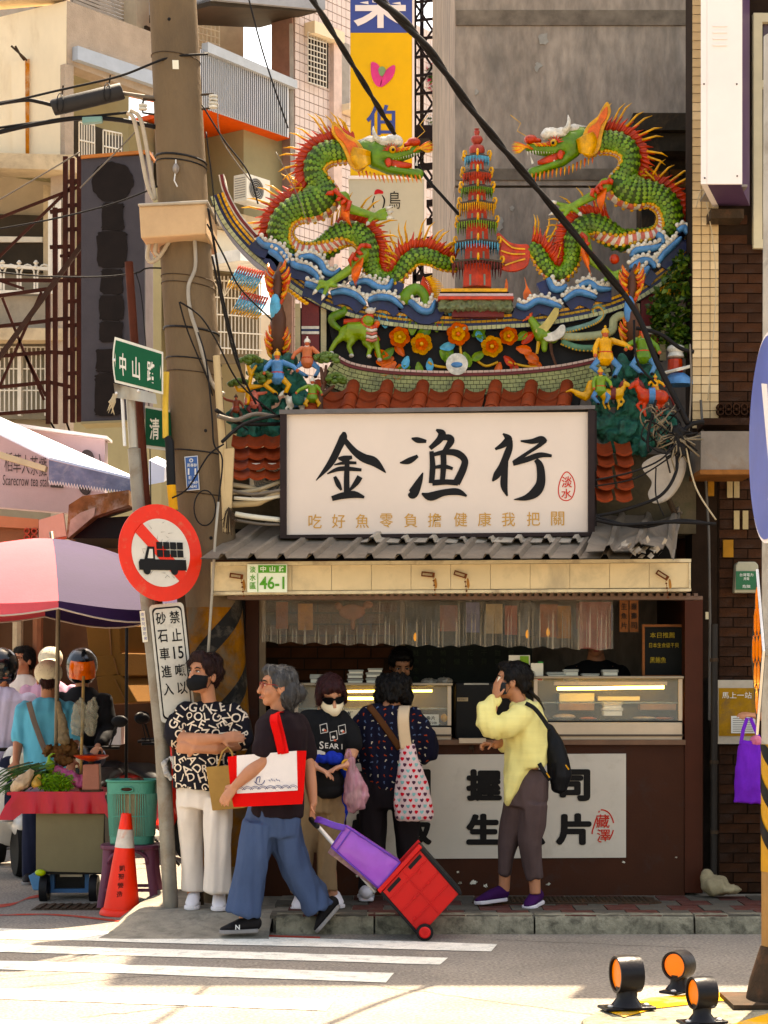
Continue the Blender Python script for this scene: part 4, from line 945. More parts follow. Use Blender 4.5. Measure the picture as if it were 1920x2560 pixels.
# ================================================================ TEMPLE ROOF ORNAMENT
Yt=13.6;PXM=Yt/F
def sp2(pts,k=6):return [(p.x,p.y) for p in spline([(a,b,0) for a,b in pts],k)]
c_red=M('glaze_red',(.46,.075,.035),.38,var=.42,vsc=18,bump=.1,dirt=(.05,.042,.03),dsc=6,damt=.22,coat=.08)
c_yel=M('glaze_yellow',(.62,.36,.03),.38,var=.42,vsc=18,bump=.1,dirt=(.05,.042,.03),dsc=6,damt=.22,coat=.08)
c_grn=M('glaze_green',(.13,.23,.035),.4,var=.42,vsc=16,bump=.1,dirt=(.05,.042,.03),dsc=6,damt=.22,coat=.08)
c_grn2=M('glaze_green_light',(.20,.30,.06),.4,var=.42,vsc=16,bump=.1,dirt=(.05,.042,.03),dsc=6,damt=.22,coat=.08)
c_gap=M('scale_gap',(.05,.085,.017),.6,var=.3)
c_dark=M('dragon_back',(.075,.06,.05),.5,var=.3)
c_blue=M('glaze_blue',(.10,.24,.42),.4,var=.42,vsc=14,bump=.1,dirt=(.05,.042,.03),dsc=6,damt=.22,coat=.08)
c_navy=M('glaze_navy',(.015,.022,.085),.4,var=.42,vsc=14,dirt=(.05,.042,.03),dsc=6,damt=.22,coat=.08)
c_wht=M('glaze_white',(.62,.59,.53),.45,var=.42,vsc=18,bump=.1,dirt=(.05,.042,.03),dsc=6,damt=.22,coat=.08)
c_pink=M('glaze_pink',(.52,.19,.15),.45,var=.42,vsc=18,dirt=(.05,.042,.03),dsc=6,damt=.22,coat=.08)
c_org=M('glaze_orange',(.60,.17,.03),.4,var=.42,vsc=18,dirt=(.05,.042,.03),dsc=6,damt=.22,coat=.08)
c_mar=M('maroon_tile',(.16,.03,.03),.5,var=.25,vsc=12)
c_sky=M('glaze_sky',(.13,.38,.52),.4,var=.42,vsc=16,dirt=(.05,.042,.03),dsc=6,damt=.22,coat=.08)
c_rock=M('verdigris_rock',(.045,.16,.125),.7,var=.5,vsc=9,bump=.5,bsc=40,dirt=(.03,.04,.035),dsc=9,damt=.6)
c_pale=M('pale_green_tile',(.40,.41,.27),.5,var=.3,vsc=14)
c_brwn=M('glaze_brown',(.11,.05,.03),.6,var=.3)
c_skin=M('figure_skin',(.45,.2,.13),.5,var=.2,vsc=20)
c_terra=M('terracotta',(.26,.065,.03),.7,var=.35,vsc=7,bump=.2,bsc=50,dirt=(.09,.035,.02),dsc=7,damt=.4)
c_blk=M('black_ground',(.022,.021,.022),.6,var=.3)
c_bead=M('belly_yellow',(.55,.34,.03),.4,var=.25,vsc=20,coat=.2)
tr=thing('temple_roof','tiled temple roof ridge with curved mosaic bands above the shop sign','roof',(.3,13.7,3.3))
                 
RC=sp2([(556,480),(570,515),(595,557),(644,612),(709,664),(767,708),(828,741),(890,762),(972,781),(1074,791),(1140,793),(1223,790),(1346,782),(1469,762),(1551,737),(1612,704),(1674,659),(1716,624),(1748,588)],8)
def curve_off(C,d):
 out=[]
 for i,p in enumerate(C):
  a=C[max(i-1,0)];b_=C[min(i+1,len(C)-1)];dx,dy=b_[0]-a[0],b_[1]-a[1];L=math.hypot(dx,dy) or 1
  out.append((p[0]-dy/L*d,p[1]+dx/L*d))
 return out
def band(nm,C,d0,d1,Y,depth,mt,parent=tr):
 A=curve_off(C,d0);B=curve_off(C,d1);b=MB();n=len(C)
 fa=[P(*p,Y) for p in A];fb=[P(*p,Y) for p in B];dp=V((0,depth,0))
 b.sheet([fa,fb]);b.sheet([[p+dp for p in fa],fa]);b.sheet([fb,[p+dp for p in fb]])
 return b.bd(nm,mt,parent,fix=True)
def mosaic(nm,C,rows,d0,dstep,pitch,Y,mt,parent=tr,gap=1.4):
 b=MB()
 for r in range(rows):
  A=curve_off(C,d0+r*dstep+gap/2);B=curve_off(C,d0+(r+1)*dstep-gap/2)
         
  acc=0;s=[0]
  for i in range(1,len(C)):acc += math.hypot(C[i][0]-C[i-1][0],C[i][1]-C[i-1][1]);s.append(acc)
  def pt(Q,x):
   for i in range(1,len(s)):
    if s[i] >= x:k=(x-s[i-1])/max(s[i]-s[i-1],1e-6);return (Q[i-1][0]+(Q[i][0]-Q[i-1][0])*k,Q[i-1][1]+(Q[i][1]-Q[i-1][1])*k)
   return Q[-1]
  x=(r %2)*pitch*.5
  while x+pitch<acc:
   q=[pt(A,x+gap/2),pt(A,x+pitch-gap/2),pt(B,x+pitch-gap/2),pt(B,x+gap/2)];y=Y+random.uniform(-.002,.002)
   b.hexa([P(*p,y) for p in q],(0,.012,0));x += pitch
 o=b.bd(nm,mt,parent,fix=False);o['kind']='stuff';return o
band('ridge_core',RC,-4,34,Yt,.28,c_navy)
mosaic('yellow_tile',RC,1,-3,8,13,Yt-.01,c_yel);mosaic('yellow_tile',RC,1,9,7,13,Yt-.008,M('ochre_tile',(.42,.27,.05),.5,var=.3));mosaic('green_tile',RC,1,22,11,12,Yt-.012,c_pale)
            
TL=sp2([(554,436),(562,470),(580,510),(604,548),(640,590)],6);band('ridge_tip',TL,-6,8,Yt-.005,.2,c_wht);band('ridge_tip_stripe',TL,-3,4.5,Yt-.012,.01,c_mar)

             
top=[p for p in curve_off(RC,34) if 812 <= p[0] <= 1612]
bot=sp2([(838,890),(880,912),(960,926),(1060,932),(1140,933),(1260,930),(1380,920),(1460,906),(1520,890)],6)
MB().hexa([P(*p,Yt+.05) for p in top[::3]+bot[::-3]],(0,.15,0)).bd('panel',c_blk,tr)
band('sill_band',bot,0,7,Yt-.02,.2,c_mar);mosaic('pink_tile',bot,1,-7,7,14,Yt-.025,M('pale_pink_tile',(.55,.42,.36),.5,var=.2));band('skirt',bot,7,75,Yt+.0,.2,M('grout_dark',(.06,.055,.035),.9,var=.3))
mosaic('skirt_tile',bot,6,8,10.5,15,Yt-.01,M('skirt_green',(.36,.36,.19),.45,var=.3,vsc=14,dirt=(.10,.10,.05),dsc=6))
for side,(u0,u1) in enumerate(((754,798),(1602,1646))):
 o=MB().span(P(u0,880,Yt+.04),P(u1,742 if side==0 else 730,Yt+.04)+V((0,.15,0))).bd('end_pier',c_mar,tr)
 for dv in (816,829):MB().span(P(u0,dv+6,Yt+.03),P(u1,dv,Yt+.04)).bd('pier_band',c_wht,tr)
 MB().span(P(u0,828,Yt+.032),P(u1,823,Yt+.04)).bd('pier_band',c_navy,tr)
 for (a,c) in ((u1+4,u1+18),(u0-16,u0-3)):
  b=MB()
  for k in range(19):b.span(P(a,766+k*7.5,Yt+.03),P(c,760+k*7.5,Yt+.05))
  b.bd('edge_tile',M('edge_cream',(.45,.40,.28),.5,var=.25),tr)['kind']='stuff'
MB().span(P(745,900,Yt+.12),P(1660,770,Yt+.12)+V((0,.1,0))).bd('ridge_wall',c_blk,tr)
         
def slope(u,q,lean=-26): # q 0 top, 1 bottom
 y=13.50-.55*q;return V((X(u+lean*q,y) ,y,Z(966,13.50)-.33*q))
for k,u in enumerate((795,883,968,1057,1145,1239,1328,1417)):
 lean=-22+(u-883)*.012;up=V((0,.3,.55)).normalized()
 for j in range(3):
  a=slope(u,-.02+j*.34,lean);c=slope(u,.345+j*.34,lean);r0=.049
  o=MB().tube([a+V((0,-.001,.0)),a.lerp(c,.06),a.lerp(c,.95),c],[r0*.90,r0*.93,r0*1.06,r0*1.08],16,side=(1,0,0)).bd('barrel_tile',c_terra,tr,sm=50)
 MB().tube([slope(u,-.05,lean)+V((0,.03,.0)),slope(u,-.02,lean)],[.03,r0*.94],16,side=(1,0,0)).bd('tile_cap',c_terra,tr,sm=50)
 if k<7:
  for j in range(4):
   a=slope(u+44,-.05+j*.26,lean);c=slope(u+44,.25+j*.26,lean);w_=.072;rows=[]
   for p,dz in ((a,-.012),(c,.006),(c-V((0,0,.012)),.004)):
    rows.append([p+V((w_*t_,0,dz-.030*(1-t_*t_)-.012)) for t_ in (-1,-.6,-.2,.2,.6,1)])
   MB().sheet(rows).bd('pan_tile',c_terra,tr,sm=40,fix=False)
MB().hexa([slope(780,1.0)+V((0,0,-.08)),slope(1450,1.0)+V((0,0,-.08)),slope(1450,-.1)+V((0,0,-.08)),slope(780,-.1)+V((0,0,-.08))],(0,0,-.04)).bd('roof_board',c_blk,tr)
             
for (u0,vs_,n,w_) in ((600,(1112,1140,1165,1190),3,40),(1510,(1130,1158,1186,1215,1245),2,48)):
 for j,v in enumerate(vs_):
  for i in range(n):
   c=P(u0+i*w_+4*(j %2),v,13.1-.05*j)
   MB().sheet([[c+V((.055*t_,.09,.085-.02*(1-t_*t_))) for t_ in (-1,-.5,0,.5,1)],[c+V((.055*t_,-.05,-.02*(1-t_*t_))) for t_ in (-1,-.5,0,.5,1)],[c+V((.055*t_,-.05,-.016-.02*(1-t_*t_))) for t_ in (-1,-.5,0,.5,1)]]).bd('pan_tile',c_terra,tr,sm=40,fix=False)
MB().span((X(560,13.3),13.3,2.6),(X(1740,13.3),13.75,3.15)).bd('roof_base',M('mossy_base',(.13,.11,.08),.95,var=.4,vsc=4,bump=.4,dirt=(.06,.06,.03),dsc=5),tr)
                  
def wave(t,pts,w_=17,Y=Yt-.05,knobs=True,s=1):
 q=sp2(pts,6);n=len(q)
 lo=curve_off(q,32*s);b=MB()
 b.hexa([P(*p,Y+.02) for p in q[::2]+lo[::-2]],(0,.1,0));b.bd('wave_trough',c_navy,t)
 MB().tube([P(*p,Y) for p in q],[(w_*PXM*(.35+.65*math.sin(PI*min(1,(i+1.5)/n))**.6)*.55,.035) for i in range(n)],8,side=(0,0,1)).bd('wave_crest',c_blue,t,sm=180)
 up=curve_off(q,-w_*.62);lw=curve_off(q,w_*.5);b=MB()
 b.tube([P(*p,Y-.015) for p in up[1:-1]],.011,6)
 if knobs:
  acc=9
  for i in range(1,n):
   acc += math.hypot(up[i][0]-up[i-1][0],up[i][1]-up[i-1][1])
   if acc >= 11:
    acc=0;p=up[i];b.ell(P(p[0],p[1]-3,Y-.02),(.017,.018,.017),nu=8,nv=6)
    if i %3==0:b.ell(P(p[0]+3,p[1]-11,Y-.015),(.013,.015,.013),nu=7,nv=5)
 b.bd('foam',c_wht,t,sm=180)
def cp(o,pts):return [(o[0]+a*.41,o[1]+c*.41) for a,c in pts]
wl=thing('wave_relief','blue and white ceramic waves under the left dragon','wave ornament',P(850,760,Yt))
for pts in ([(400,965),(440,1005),(510,1020),(565,1070),(592,1120)],[(612,1068),(622,1125),(700,1148),(752,1185),(775,1235)],[(650,1085),(720,1075),(782,1112),(812,1165),(862,1185),(905,1150)],[(845,1300),(920,1285),(1000,1312),(1060,1372)],[(1070,1345),(1140,1322),(1222,1335),(1285,1392)],[(1290,1330),(1345,1362),(1400,1405),(1455,1405),(1482,1345)],[(960,1245),(1060,1225),(1130,1262),(1195,1265),(1222,1215)],[(470,1040),(520,1070),(560,1120)],[(690,1240),(760,1262),(830,1310)]):wave(wl,cp((480,200),pts))
wr=thing('wave_relief','blue and white ceramic waves under the right dragon','wave ornament',P(1500,760,Yt))
for pts in ([(465,1370),(520,1385),(600,1345),(700,1370),(740,1390)],[(755,1345),(830,1295),(900,1305),(955,1330)],[(660,1210),(690,1270),(740,1275),(770,1250)],[(845,1262),(905,1235),(965,1272),(1045,1275)],[(1165,1075),(1200,1038),(1300,1025),(1350,1005)],[(1160,1145),(1230,1100),(1290,1110),(1310,1150)],[(1325,1120),(1365,1060),(1430,1000),(1470,960)],[(1215,1215),(1250,1165),(1275,1140)],[(1320,940),(1350,960),(1360,1000)],[(1450,920),(1490,900),(1505,940)]):wave(wr,cp((1100,200),pts))
for k,(u,v) in enumerate(((1163,693),(1536,648))):
 pass
for k,pts in enumerate(([(516,1200),(530,1250),(560,1310),(552,1370),(520,1360),(508,1300),(524,1260)],[(405,1210),(415,1250),(412,1290),(398,1285),(396,1250)])):
 poly_px(b := MB(),smooth_closed(cp((1100,200),pts)),Yt-.03,.03);o=b.bd('flame_ornament',c_org);tag(o,['large orange ceramic flame right of the pagoda base','small orange ceramic flame at the corner of the pagoda base'][k],'flame ornament')
o=MB().ell(P(1536,648,Yt-.05),.036).bd('ceramic_pearl',c_red,sm=180);tag(o,'red ceramic pearl on the waves under the right dragon','pearl')
                   
pg=thing('pagoda','red seven-tier ceramic pagoda between the two dragons','pagoda',P(1192,730,Yt+.02));Yg=Yt+.02;cx=X(1192,Yg)
def hexring(r,z):return [V((cx+r*math.cos(PI/6+i*PI/3),Yg+r*math.sin(PI/6+i*PI/3),z)) for i in range(6)]
def loft(nm,prof,mt,parent=pg):
 b=MB();rs=[hexring(r*PXM,Z(v,Yg)) for r,v in prof]
 for a,c in zip(rs,rs[1:]):
  for i in range(6):b.add([a[i],a[(i+1) %6],c[(i+1) %6],c[i]],[(0,1,2,3)])
 b.add(rs[0],[range(6)]);b.add(rs[-1],[range(6)]);return b.bd(nm,mt,parent)
tiers=[(392,412,33,c_sky),(434,455,38,c_red),(471,492,43,c_grn),(511,537,48,c_yel),(557,582,54,c_grn2),(609,632,60,c_sky),(659,689,68,c_mar)]
prevv=378
for k,(v0,v1,hw,mt) in enumerate(tiers):
 nxt=tiers[k+1][0] if k<6 else 722
 loft('storey',[(hw*.60,nxt-1),(hw*.56,v0+6)],c_red)
 loft('eave',[(hw*.5,v0-8),(hw*.72,v0-2),(hw*1.08,v0+1),(hw*1.06,v0+5),(hw*.5,v0+6)],c_dark)
 b=MB();rg=hexring(hw*1.02*PXM,Z(v0+4,Yg))
 for i in range(6):
  for j in range(8):
   p=rg[i].lerp(rg[(i+1) %6],(j+.5)/8);b.tube([p,p-V((0,0,(v1-v0-4)*PXM*(1 if j %2 else .82)))],[.006,.002],5)
 o=b.bd('fringe',mt,pg);o['kind']='stuff'
 b=MB()
 for i in range(6):
  d=(hexring(1,0)[i]-V((cx,Yg,0))).normalized();p=rg[i]
  b.tube([p+d*(.012*math.cos(a)*1.2+.004)+V((0,0,.02+.022*math.sin(a))) for a in [-2.0,-1.0,0,1,2,3,3.8]],[.008,.009,.009,.008,.007,.005,.003],6)
 b.bd('corner_curl',c_yel,pg,sm=180)['kind']='stuff'
 for i in range(6):
  a,c=hexring(hw*.585*PXM,Z((v1+nxt)/2,Yg))[i:i+1][0],hexring(hw*.585*PXM,Z((v1+nxt)/2,Yg))[(i+1) %6]
  m_=(a+c)/2;d=(c-a).normalized();h=max(3,(nxt-v1)*.42)*PXM
  MB().bar(m_-V((0,0,h)),m_+V((0,0,h)),.014,.008,up=(m_-V((cx,Yg,m_.z)))).bd('window',M('pagoda_grey',(.22,.25,.22),.5),pg)
MB().lathe(V((cx,Yg,Z(386,Yg))),[(.05,0),(.058,.03),(.05,.055),(.022,.07),(.036,.085),(.045,.105),(.036,.125),(.014,.135),(.022,.16),(.012,.175),(.02,.18)],14).bd('finial',M('gourd_red',(.33,.07,.05),.45,var=.3,vsc=16),pg,sm=60)
pb=thing('pagoda_plinth','tiered plinth with mosaic bands and carved green frieze under the pagoda','plinth',P(1192,792,Yt-.05))
for nm,u0,u1,v0,v1,mt,yy in (('yellow_band',1103,1268,721,729,c_yel,-.14),('dark_band',1100,1272,729.5,733,c_blk,-.12),('pink_band',1098,1283,733.5,740,M('plinth_pink',(.5,.4,.4),.5),-.16),('red_band',1095,1284,740.5,748,c_red,-.17),('base',1130,1260,772,792,c_mar,-.08)):
 MB().span(P(u0,v1,Yt+yy),P(u1,v0,Yt+yy)+V((0,.3,0))).bd(nm,mt,pb)
me=remesh(MB().span(P(1100,772,Yt-.14),P(1278,748.5,Yt-.14)+V((0,.25,0))),.009,2,fold=(.022,45,45));link_mesh('carved_frieze',me,M('frieze_green',(.20,.23,.15),.7,var=.5,vsc=25,dirt=(.1,.08,.06),dsc=12),pb,sm=180)
                   
def dragon(label,path,flip,head,legs):
 """path: (u, v, depth offset, half width px, back angle in degrees); back angle 0 = to the left of travel, 90 = towards the viewer"""
 t=thing('dragon',label,'dragon sculpture',P(path[3][0],760,Yt))
 q=spline([V((a,b_,c)) for a,b_,c,_,_ in path],9);aux=spline([V((d,e,0)) for _,_,_,d,e in path],9)
 pts=[P(p.x,p.y,Yt+p.z) for p in q];n=len(pts);R=[a.x*PXM*1.12 for a in aux];A=[rad(a.y) for a in aux]
 fr=[]
 for i in range(n):
  d=(pts[min(i+1,n-1)]-pts[max(i-1,0)]).normalized();s=d.cross(V((0,-1,0))).normalized()*-1;w_=V((0,-1,0))-d*d.dot(V((0,-1,0)));w_.normalize()
  bk=s*math.cos(A[i])+w_*math.sin(A[i]);sd=d.cross(bk).normalized();fr.append((d,bk,sd))
 NS=24;b=MB();vs_=[]
 for i in range(n):
  d,bk,sd=fr[i]
  for j in range(NS):an=2*PI*j/NS;vs_.append(pts[i]+(bk*math.cos(an)+sd*math.sin(an))*R[i]*.97)
 b.use(c_gap);b.use(c_dark);b.use(c_pink)
 for i in range(n-1):
  for j in range(NS):
   am=abs(((j+.5)*360/NS+180) %360-180);b.use(c_dark if am<24 else (c_gap if am<150 else (c_pink if (i // 2) %2 else c_wht)))
   o_=len(b.v)
   b.f.append([i*NS+j,i*NS+(j+1) %NS,(i+1)*NS+(j+1) %NS,(i+1)*NS+j]);b.m.append(b.mi)
 b.v=vs_;b.bd('body',None,t,sm=180)
       
 sc=MB();bd=MB();sc.use(c_grn);sc.use(c_grn2)
 acc=0;nxt=0;row=0;step=10.6*PXM
 def at(i,an,k=1.0):d,bk,sd=fr[i];nn=bk*math.cos(an)+sd*math.sin(an);return pts[i]+nn*R[i]*k,nn,d
 for i in range(1,n):
  acc += (pts[i]-pts[i-1]).length
  if acc<nxt:continue
  nxt=acc+step;row += 1;r=R[i];dang=min(.8,step*.98/max(r,.02))
  for sgn in (-1,1):
   an=.52+(dang/2 if row %2 else 0)
   while an<2.5:
    p,nn,d=at(i,an*sgn)
    if nn.y<.55:
     sdv=d.cross(nn);sc.use(c_grn2 if random.random()<.3 else c_grn);w_=step*.54;L=step*.72
     sc.add([p-d*L*.7+nn*.001,p+sdv*w_-d*L*.1+nn*.003,p+sdv*w_*.7+d*L*.6+nn*.004,p+d*L*.95+nn*.004,p-sdv*w_*.7+d*L*.6+nn*.004,p-sdv*w_-d*L*.1+nn*.003,p+nn*.010+d*L*.2],[(0,1,6),(1,2,6),(2,3,6),(3,4,6),(4,5,6),(5,0,6)])
    an += dang
   p,nn,d=at(i,2.62*sgn);bd.ell(p,(.015,.015,.015),nu=7,nv=5)
   p,nn,d=at(i,.40*sgn)
 o=sc.bd('scale',None,t,sm=180,fix=False);o['kind']='stuff'
 o=bd.bd('belly_bead',c_bead,t,sm=180,fix=False);o['kind']='stuff'
   
 fr_r=MB();fr_y=MB();acc=0;nxt=.03;k=0
 for i in range(2,n-1):
  acc += (pts[i]-pts[i-1]).length
  if acc<nxt:continue
  nxt=acc+.0145;k += 1;d,bk,sd=fr[i];p=pts[i]+bk*R[i]*.9;big=.5+.5*math.sin(acc*9)
  L=(.085+.035*big)*(1 if R[i]>.045 else .8);dd=(bk+d*.32*flip).normalized()
  jit=sd*random.uniform(-.15,.15)
  fr_r.tube([p,p+(dd+jit)*L*.55+d*.004,p+(dd+jit*1.5+d*.18*flip)*L],[.014,.012,.002],5)
  if k %3:
   L2=L*(1.4+.4*big+random.uniform(-.1,.15));pp=p+sd*(.012 if k %4 else-.012)
   fr_y.tube([pp+dd*L*.5,pp+dd*L2*.8+d*.014*flip,pp+dd*L2+d*.040*flip],[.0085,.0075,.0015],5)
 web=[]
 for i in range(2,n-1):
  d,bk,sd=fr[i];web.append([pts[i]+bk*R[i]*.9,pts[i]+bk*(R[i]+.05+.016*(i %2))+d*.012*flip])
 fr_r.sheet([list(x) for x in zip(*web)])
 o=fr_r.bd('back_fin',c_red,t,sm=180,fix=False);o['kind']='stuff';o=fr_y.bd('fin_spike',c_yel,t,sm=180,fix=False);o['kind']='stuff'
 head(t);legs(t)
 return t
HEADC=(1225,910)
def make_head(t,mp,mir):
 """mp maps drawing coordinates (around the eye) to a photo pixel"""
 def Q(pts):return [mp(*p) for p in pts]
 def pol(nm,pts,dy,th,mt,sm=True):
  pp=Q(pts);b=MB();poly_px(b,smooth_closed(pp,4) if sm else pp,Yt+dy,th);return b.bd(nm,mt,t,bevel=.004)
 def pt(x,y,dy):u,v=mp(x,y);return P(u,v,Yt+dy)
 k=.41*PXM
 pol('mane_flame',[(862,738),(905,775),(935,812),(985,838),(1030,880),(1062,950),(1058,1010),(1010,1035),(960,1000),(935,940),(905,880),(868,830),(850,790)],-.10,.06,c_yel)
 pol('mane_core',[(868,765),(915,800),(950,845),(1000,872),(1022,930),(1018,995),(985,990),(958,935),(925,870),(882,825)],-.115,.03,c_org)
 b=MB()
 for i in range(26):
  a=-.9+i*.105;x,y=1050+18*math.cos(a),950+70*(i/26-.3);x2,y2=1030-40*abs(math.cos(a)) ,y+70*(i/26-.45)
  b.tube([pt(1085,y,-.085),pt((1075+x2)/2,(y+y2)/2,-.125),pt(x2-25,y2,-.125)],[.010,.011,.002],5)
 b.bd('mane_spike',c_yel,t,sm=180)['kind']='stuff'
 me=remesh(MB().ell(pt(1120,945,0),(72*k,.085,88*k)).tube([pt(1140,935,0),pt(1240,955,0),pt(1330,930,0),pt(1392,905,0)],[(.075,62*k),(.068,46*k),(.055,34*k),(.035,20*k)],12,side=(0,1,0)).ell(pt(1060,930,0),(70*k,.075,80*k)).tube([pt(1110,985,0),pt(1200,1035,0),pt(1300,1052,0),pt(1385,1062,0)],[(.07,40*k),(.06,30*k),(.05,26*k),(.035,34*k)],12,side=(0,1,0),round_caps=True),.008,5)
 link_mesh('head',me,c_grn,t,sm=180)
 MB().tube([pt(1180,990,-.01),pt(1260,1008,-.02),pt(1340,1010,-.02)],[.045,.035,.015],8).bd('tongue',c_red,t,sm=180)
 me=remesh(MB().ell(pt(1225,862,-.02),(66*k,.06,40*k)).ell(pt(1165,868,-.02),(50*k,.05,34*k)).ell(pt(1090,860,-.01),(50*k,.04,24*k)),.008,3,fold=(.006,50,50));link_mesh('brow',me,c_wht,t,sm=180)
 MB().tube([pt(1150,862,-.05),pt(1118,835,-.06),pt(1106,800,-.065),pt(1106,768,-.06)],[.024,.019,.012,.002],8).bd('horn',c_wht,t,sm=180)
 MB().tube([pt(1140,852,.03),pt(1080,842,.04),pt(1040,858,.05),pt(1000,862,.05)],[.022,.018,.013,.003],8).bd('horn',c_wht,t,sm=180)
 b=MB()
 for i in range(9):a=PI+i*PI/8;b.tube([pt(1215+18*math.cos(a),915+14*math.sin(a),-.082),pt(1215+52*math.cos(a),915+44*math.sin(a),-.078)],[.008,.002],5)
 b.bd('eyelash',c_red,t)['kind']='stuff'
 MB().ell(pt(1223,912,-.078),.026).bd('eye',c_bead,t,sm=180);MB().ell(pt(1226,913,-.099),.011).bd('pupil',MATS['ink_black'],t,sm=180)
 me=remesh(MB().ell(pt(1352,868,-.01),(44*k,.05,30*k)).ell(pt(1308,886,-.01),(20*k,.04,16*k)),.008,2);link_mesh('nose',me,c_red,t,sm=180)
 MB().ell(pt(1198,990,-.068),(20*k,.012,30*k)).bd('cheek_spot',c_red,t,sm=180)
 b=MB();g=MB()
 for i in range(11):x=1225+i*16;b.tube([pt(x,948-i*1.5,-.05+i*.002),pt(x+2,972-i*1.5,-.055+i*.002)],[.006,.001],5)
 for x,y in ((1240,1000),(1368,985)):b.tube([pt(x,y+25,-.04),pt(x+5,y-22,-.045)],[.01,.002],6)
 b.bd('tooth',c_wht,t)['kind']='stuff'
 b=MB();g=MB()
 for i in range(16):x=1010+i*25;y=1035+min(i,6)*6;(b if i %2 else g).tube([pt(x,y-4,-.03),pt(x+8,y+20,-.035),pt(x+14,y+46,-.03)],[.008,.007,.001],5)
 for i in range(9):a=-.95+i*.2;(b if i %3 else g).tube([pt(1350+i*3,925-4*i,-.04),pt(1400+40*math.cos(a),905+38*math.sin(a),-.045),pt(1420+56*math.cos(a),898+50*math.sin(a),-.04)],[.008,.007,.001],5)
 for i in range(8):(b if i %2 else g).tube([pt(1215+i*15,935-i*3,-.062),pt(1230+i*15,915-i*3,-.066),pt(1245+i*15,905-i*2,-.06)],[.007,.006,.001],5)
 b.bd('whisker',c_yel,t,sm=180)['kind']='stuff';g.bd('beard_spike',c_org,t,sm=180)['kind']='stuff'
 b=MB();b.tube([pt(1365,850,-.03),pt(1420,800,-.04),pt(1390,760,-.03),pt(1440,700,-.02)],.0025,4);b.bd('feeler',c_bead,t)
def make_leg(t,o,hip,knee,wrist,claws,dy,trim):
 f=lambda p,d=0:P(o[0]+p[0]*.41,o[1]+p[1]*.41,Yt+dy+d)
 fing=MB().tube([f(hip),f(knee),f(wrist)],[.052,.036,.024],10,round_caps=True).ell(f(wrist),(.034,.026,.028))
 ct=MB()
 for (m_,e) in claws:
  fing.tube([f(wrist),f(m_,-.015),f(((m_[0]+e[0])/2,(m_[1]+e[1])/2),-.02)],[.018,.017,.012],8,round_caps=True);ct.tube([f(((m_[0]+e[0])/2,(m_[1]+e[1])/2),-.02),f(((m_[0]+2*e[0])/3,(m_[1]+2*e[1])/3),-.03),f(e,-.02)],[.015,.012,.002],8,round_caps=False)
 link_mesh('leg',remesh(fing,.006,4),c_grn2,t,sm=180);ct.bd('claw',c_wht,t,sm=180)
 b=MB()
 for (a,c,e) in trim:b.tube([f(a,-.05),f(c,-.065),f(e,-.05)],[.020,.015,.003],7)
 b.bd('leg_flame',c_red,t,sm=180)
 b=MB()
 for i in range(9):x=hip[0]+(knee[0]-hip[0])*(i/9);y=hip[1]+(knee[1]-hip[1])*(i/9);b.tube([f((x,y+10),-.03),f((x-4,y+60),-.04),f((x-14+4*i,y+120),-.03)],[.012,.009,.001],5)
 b.bd('leg_fringe',c_org,t,sm=180)['kind']='stuff'
LO=(480,200);RO=(1100,200)
def pathpx(o,L):return [(o[0]+a*.41,o[1]+c*.41,dy,r*.41,ang) for a,c,dy,r,ang in L]
lp=pathpx(LO,[(1010,440,0,62,180),(910,438,0,66,180),(820,452,0,68,180),(762,500,0,66,182),(748,570,0,62,185),(782,640,.01,70,185),(800,705,.01,100,185),(740,760,.01,96,185),(640,790,.02,78,185),(562,850,.02,72,185),(535,935,.03,70,190),(570,1010,.05,66,215),(650,1050,.06,60,250),(750,1052,.05,62,262),(830,1010,.04,64,285),(890,955,.02,66,320),(965,930,.01,66,355),(1035,960,0,64,360),(1075,1035,0,60,360),(1085,1120,.02,52,358),(1120,1195,.03,46,350),(1190,1225,.02,42,340),(1255,1195,.01,42,350),(1310,1120,.01,48,362),(1370,1075,.02,48,372),(1450,1080,.04,46,372),(1530,1115,.08,42,370),(1600,1130,.12,36,368)])
lp=[(u,v,dy,r,360-a if False else a) for u,v,dy,r,a in lp]
rp=pathpx(RO,[(930,395,0,58,0),(1010,380,0,62,0),(1090,392,0,64,0),(1148,440,0,60,-2),(1158,510,0,58,-5),(1130,575,.01,64,-5),(1110,645,.01,96,-5),(1180,690,.01,92,-5),(1280,695,.02,72,-5),(1365,740,.02,70,-5),(1405,820,.03,70,-8),(1385,905,.05,66,-35),(1310,960,.06,58,-70),(1200,975,.05,58,-82),(1090,975,.04,60,-105),(1010,925,.02,66,-140),(930,885,.01,64,-175),(860,905,0,60,-180),(815,975,0,56,-180),(810,1060,.02,50,-178),(790,1140,.03,44,-170),(735,1190,.02,42,-165),(670,1170,.01,44,-175),(625,1110,.01,46,-182),(590,1050,.02,42,-186),(545,1020,.03,36,-188)])
def lhead(t):make_head(t,lambda x,y:(480+x*.41,y*.41),1)
ca,sa=math.cos(rad(11.7)),math.sin(rad(11.7))
def rmap(x,y):
 dx,dy=-(x-1225)*1.03,(y-910)*1.03;return (1100+.41*(690+dx*ca+dy*sa),200+.41*(380-dx*sa+dy*ca))
def rhead(t):make_head(t,rmap,-1)
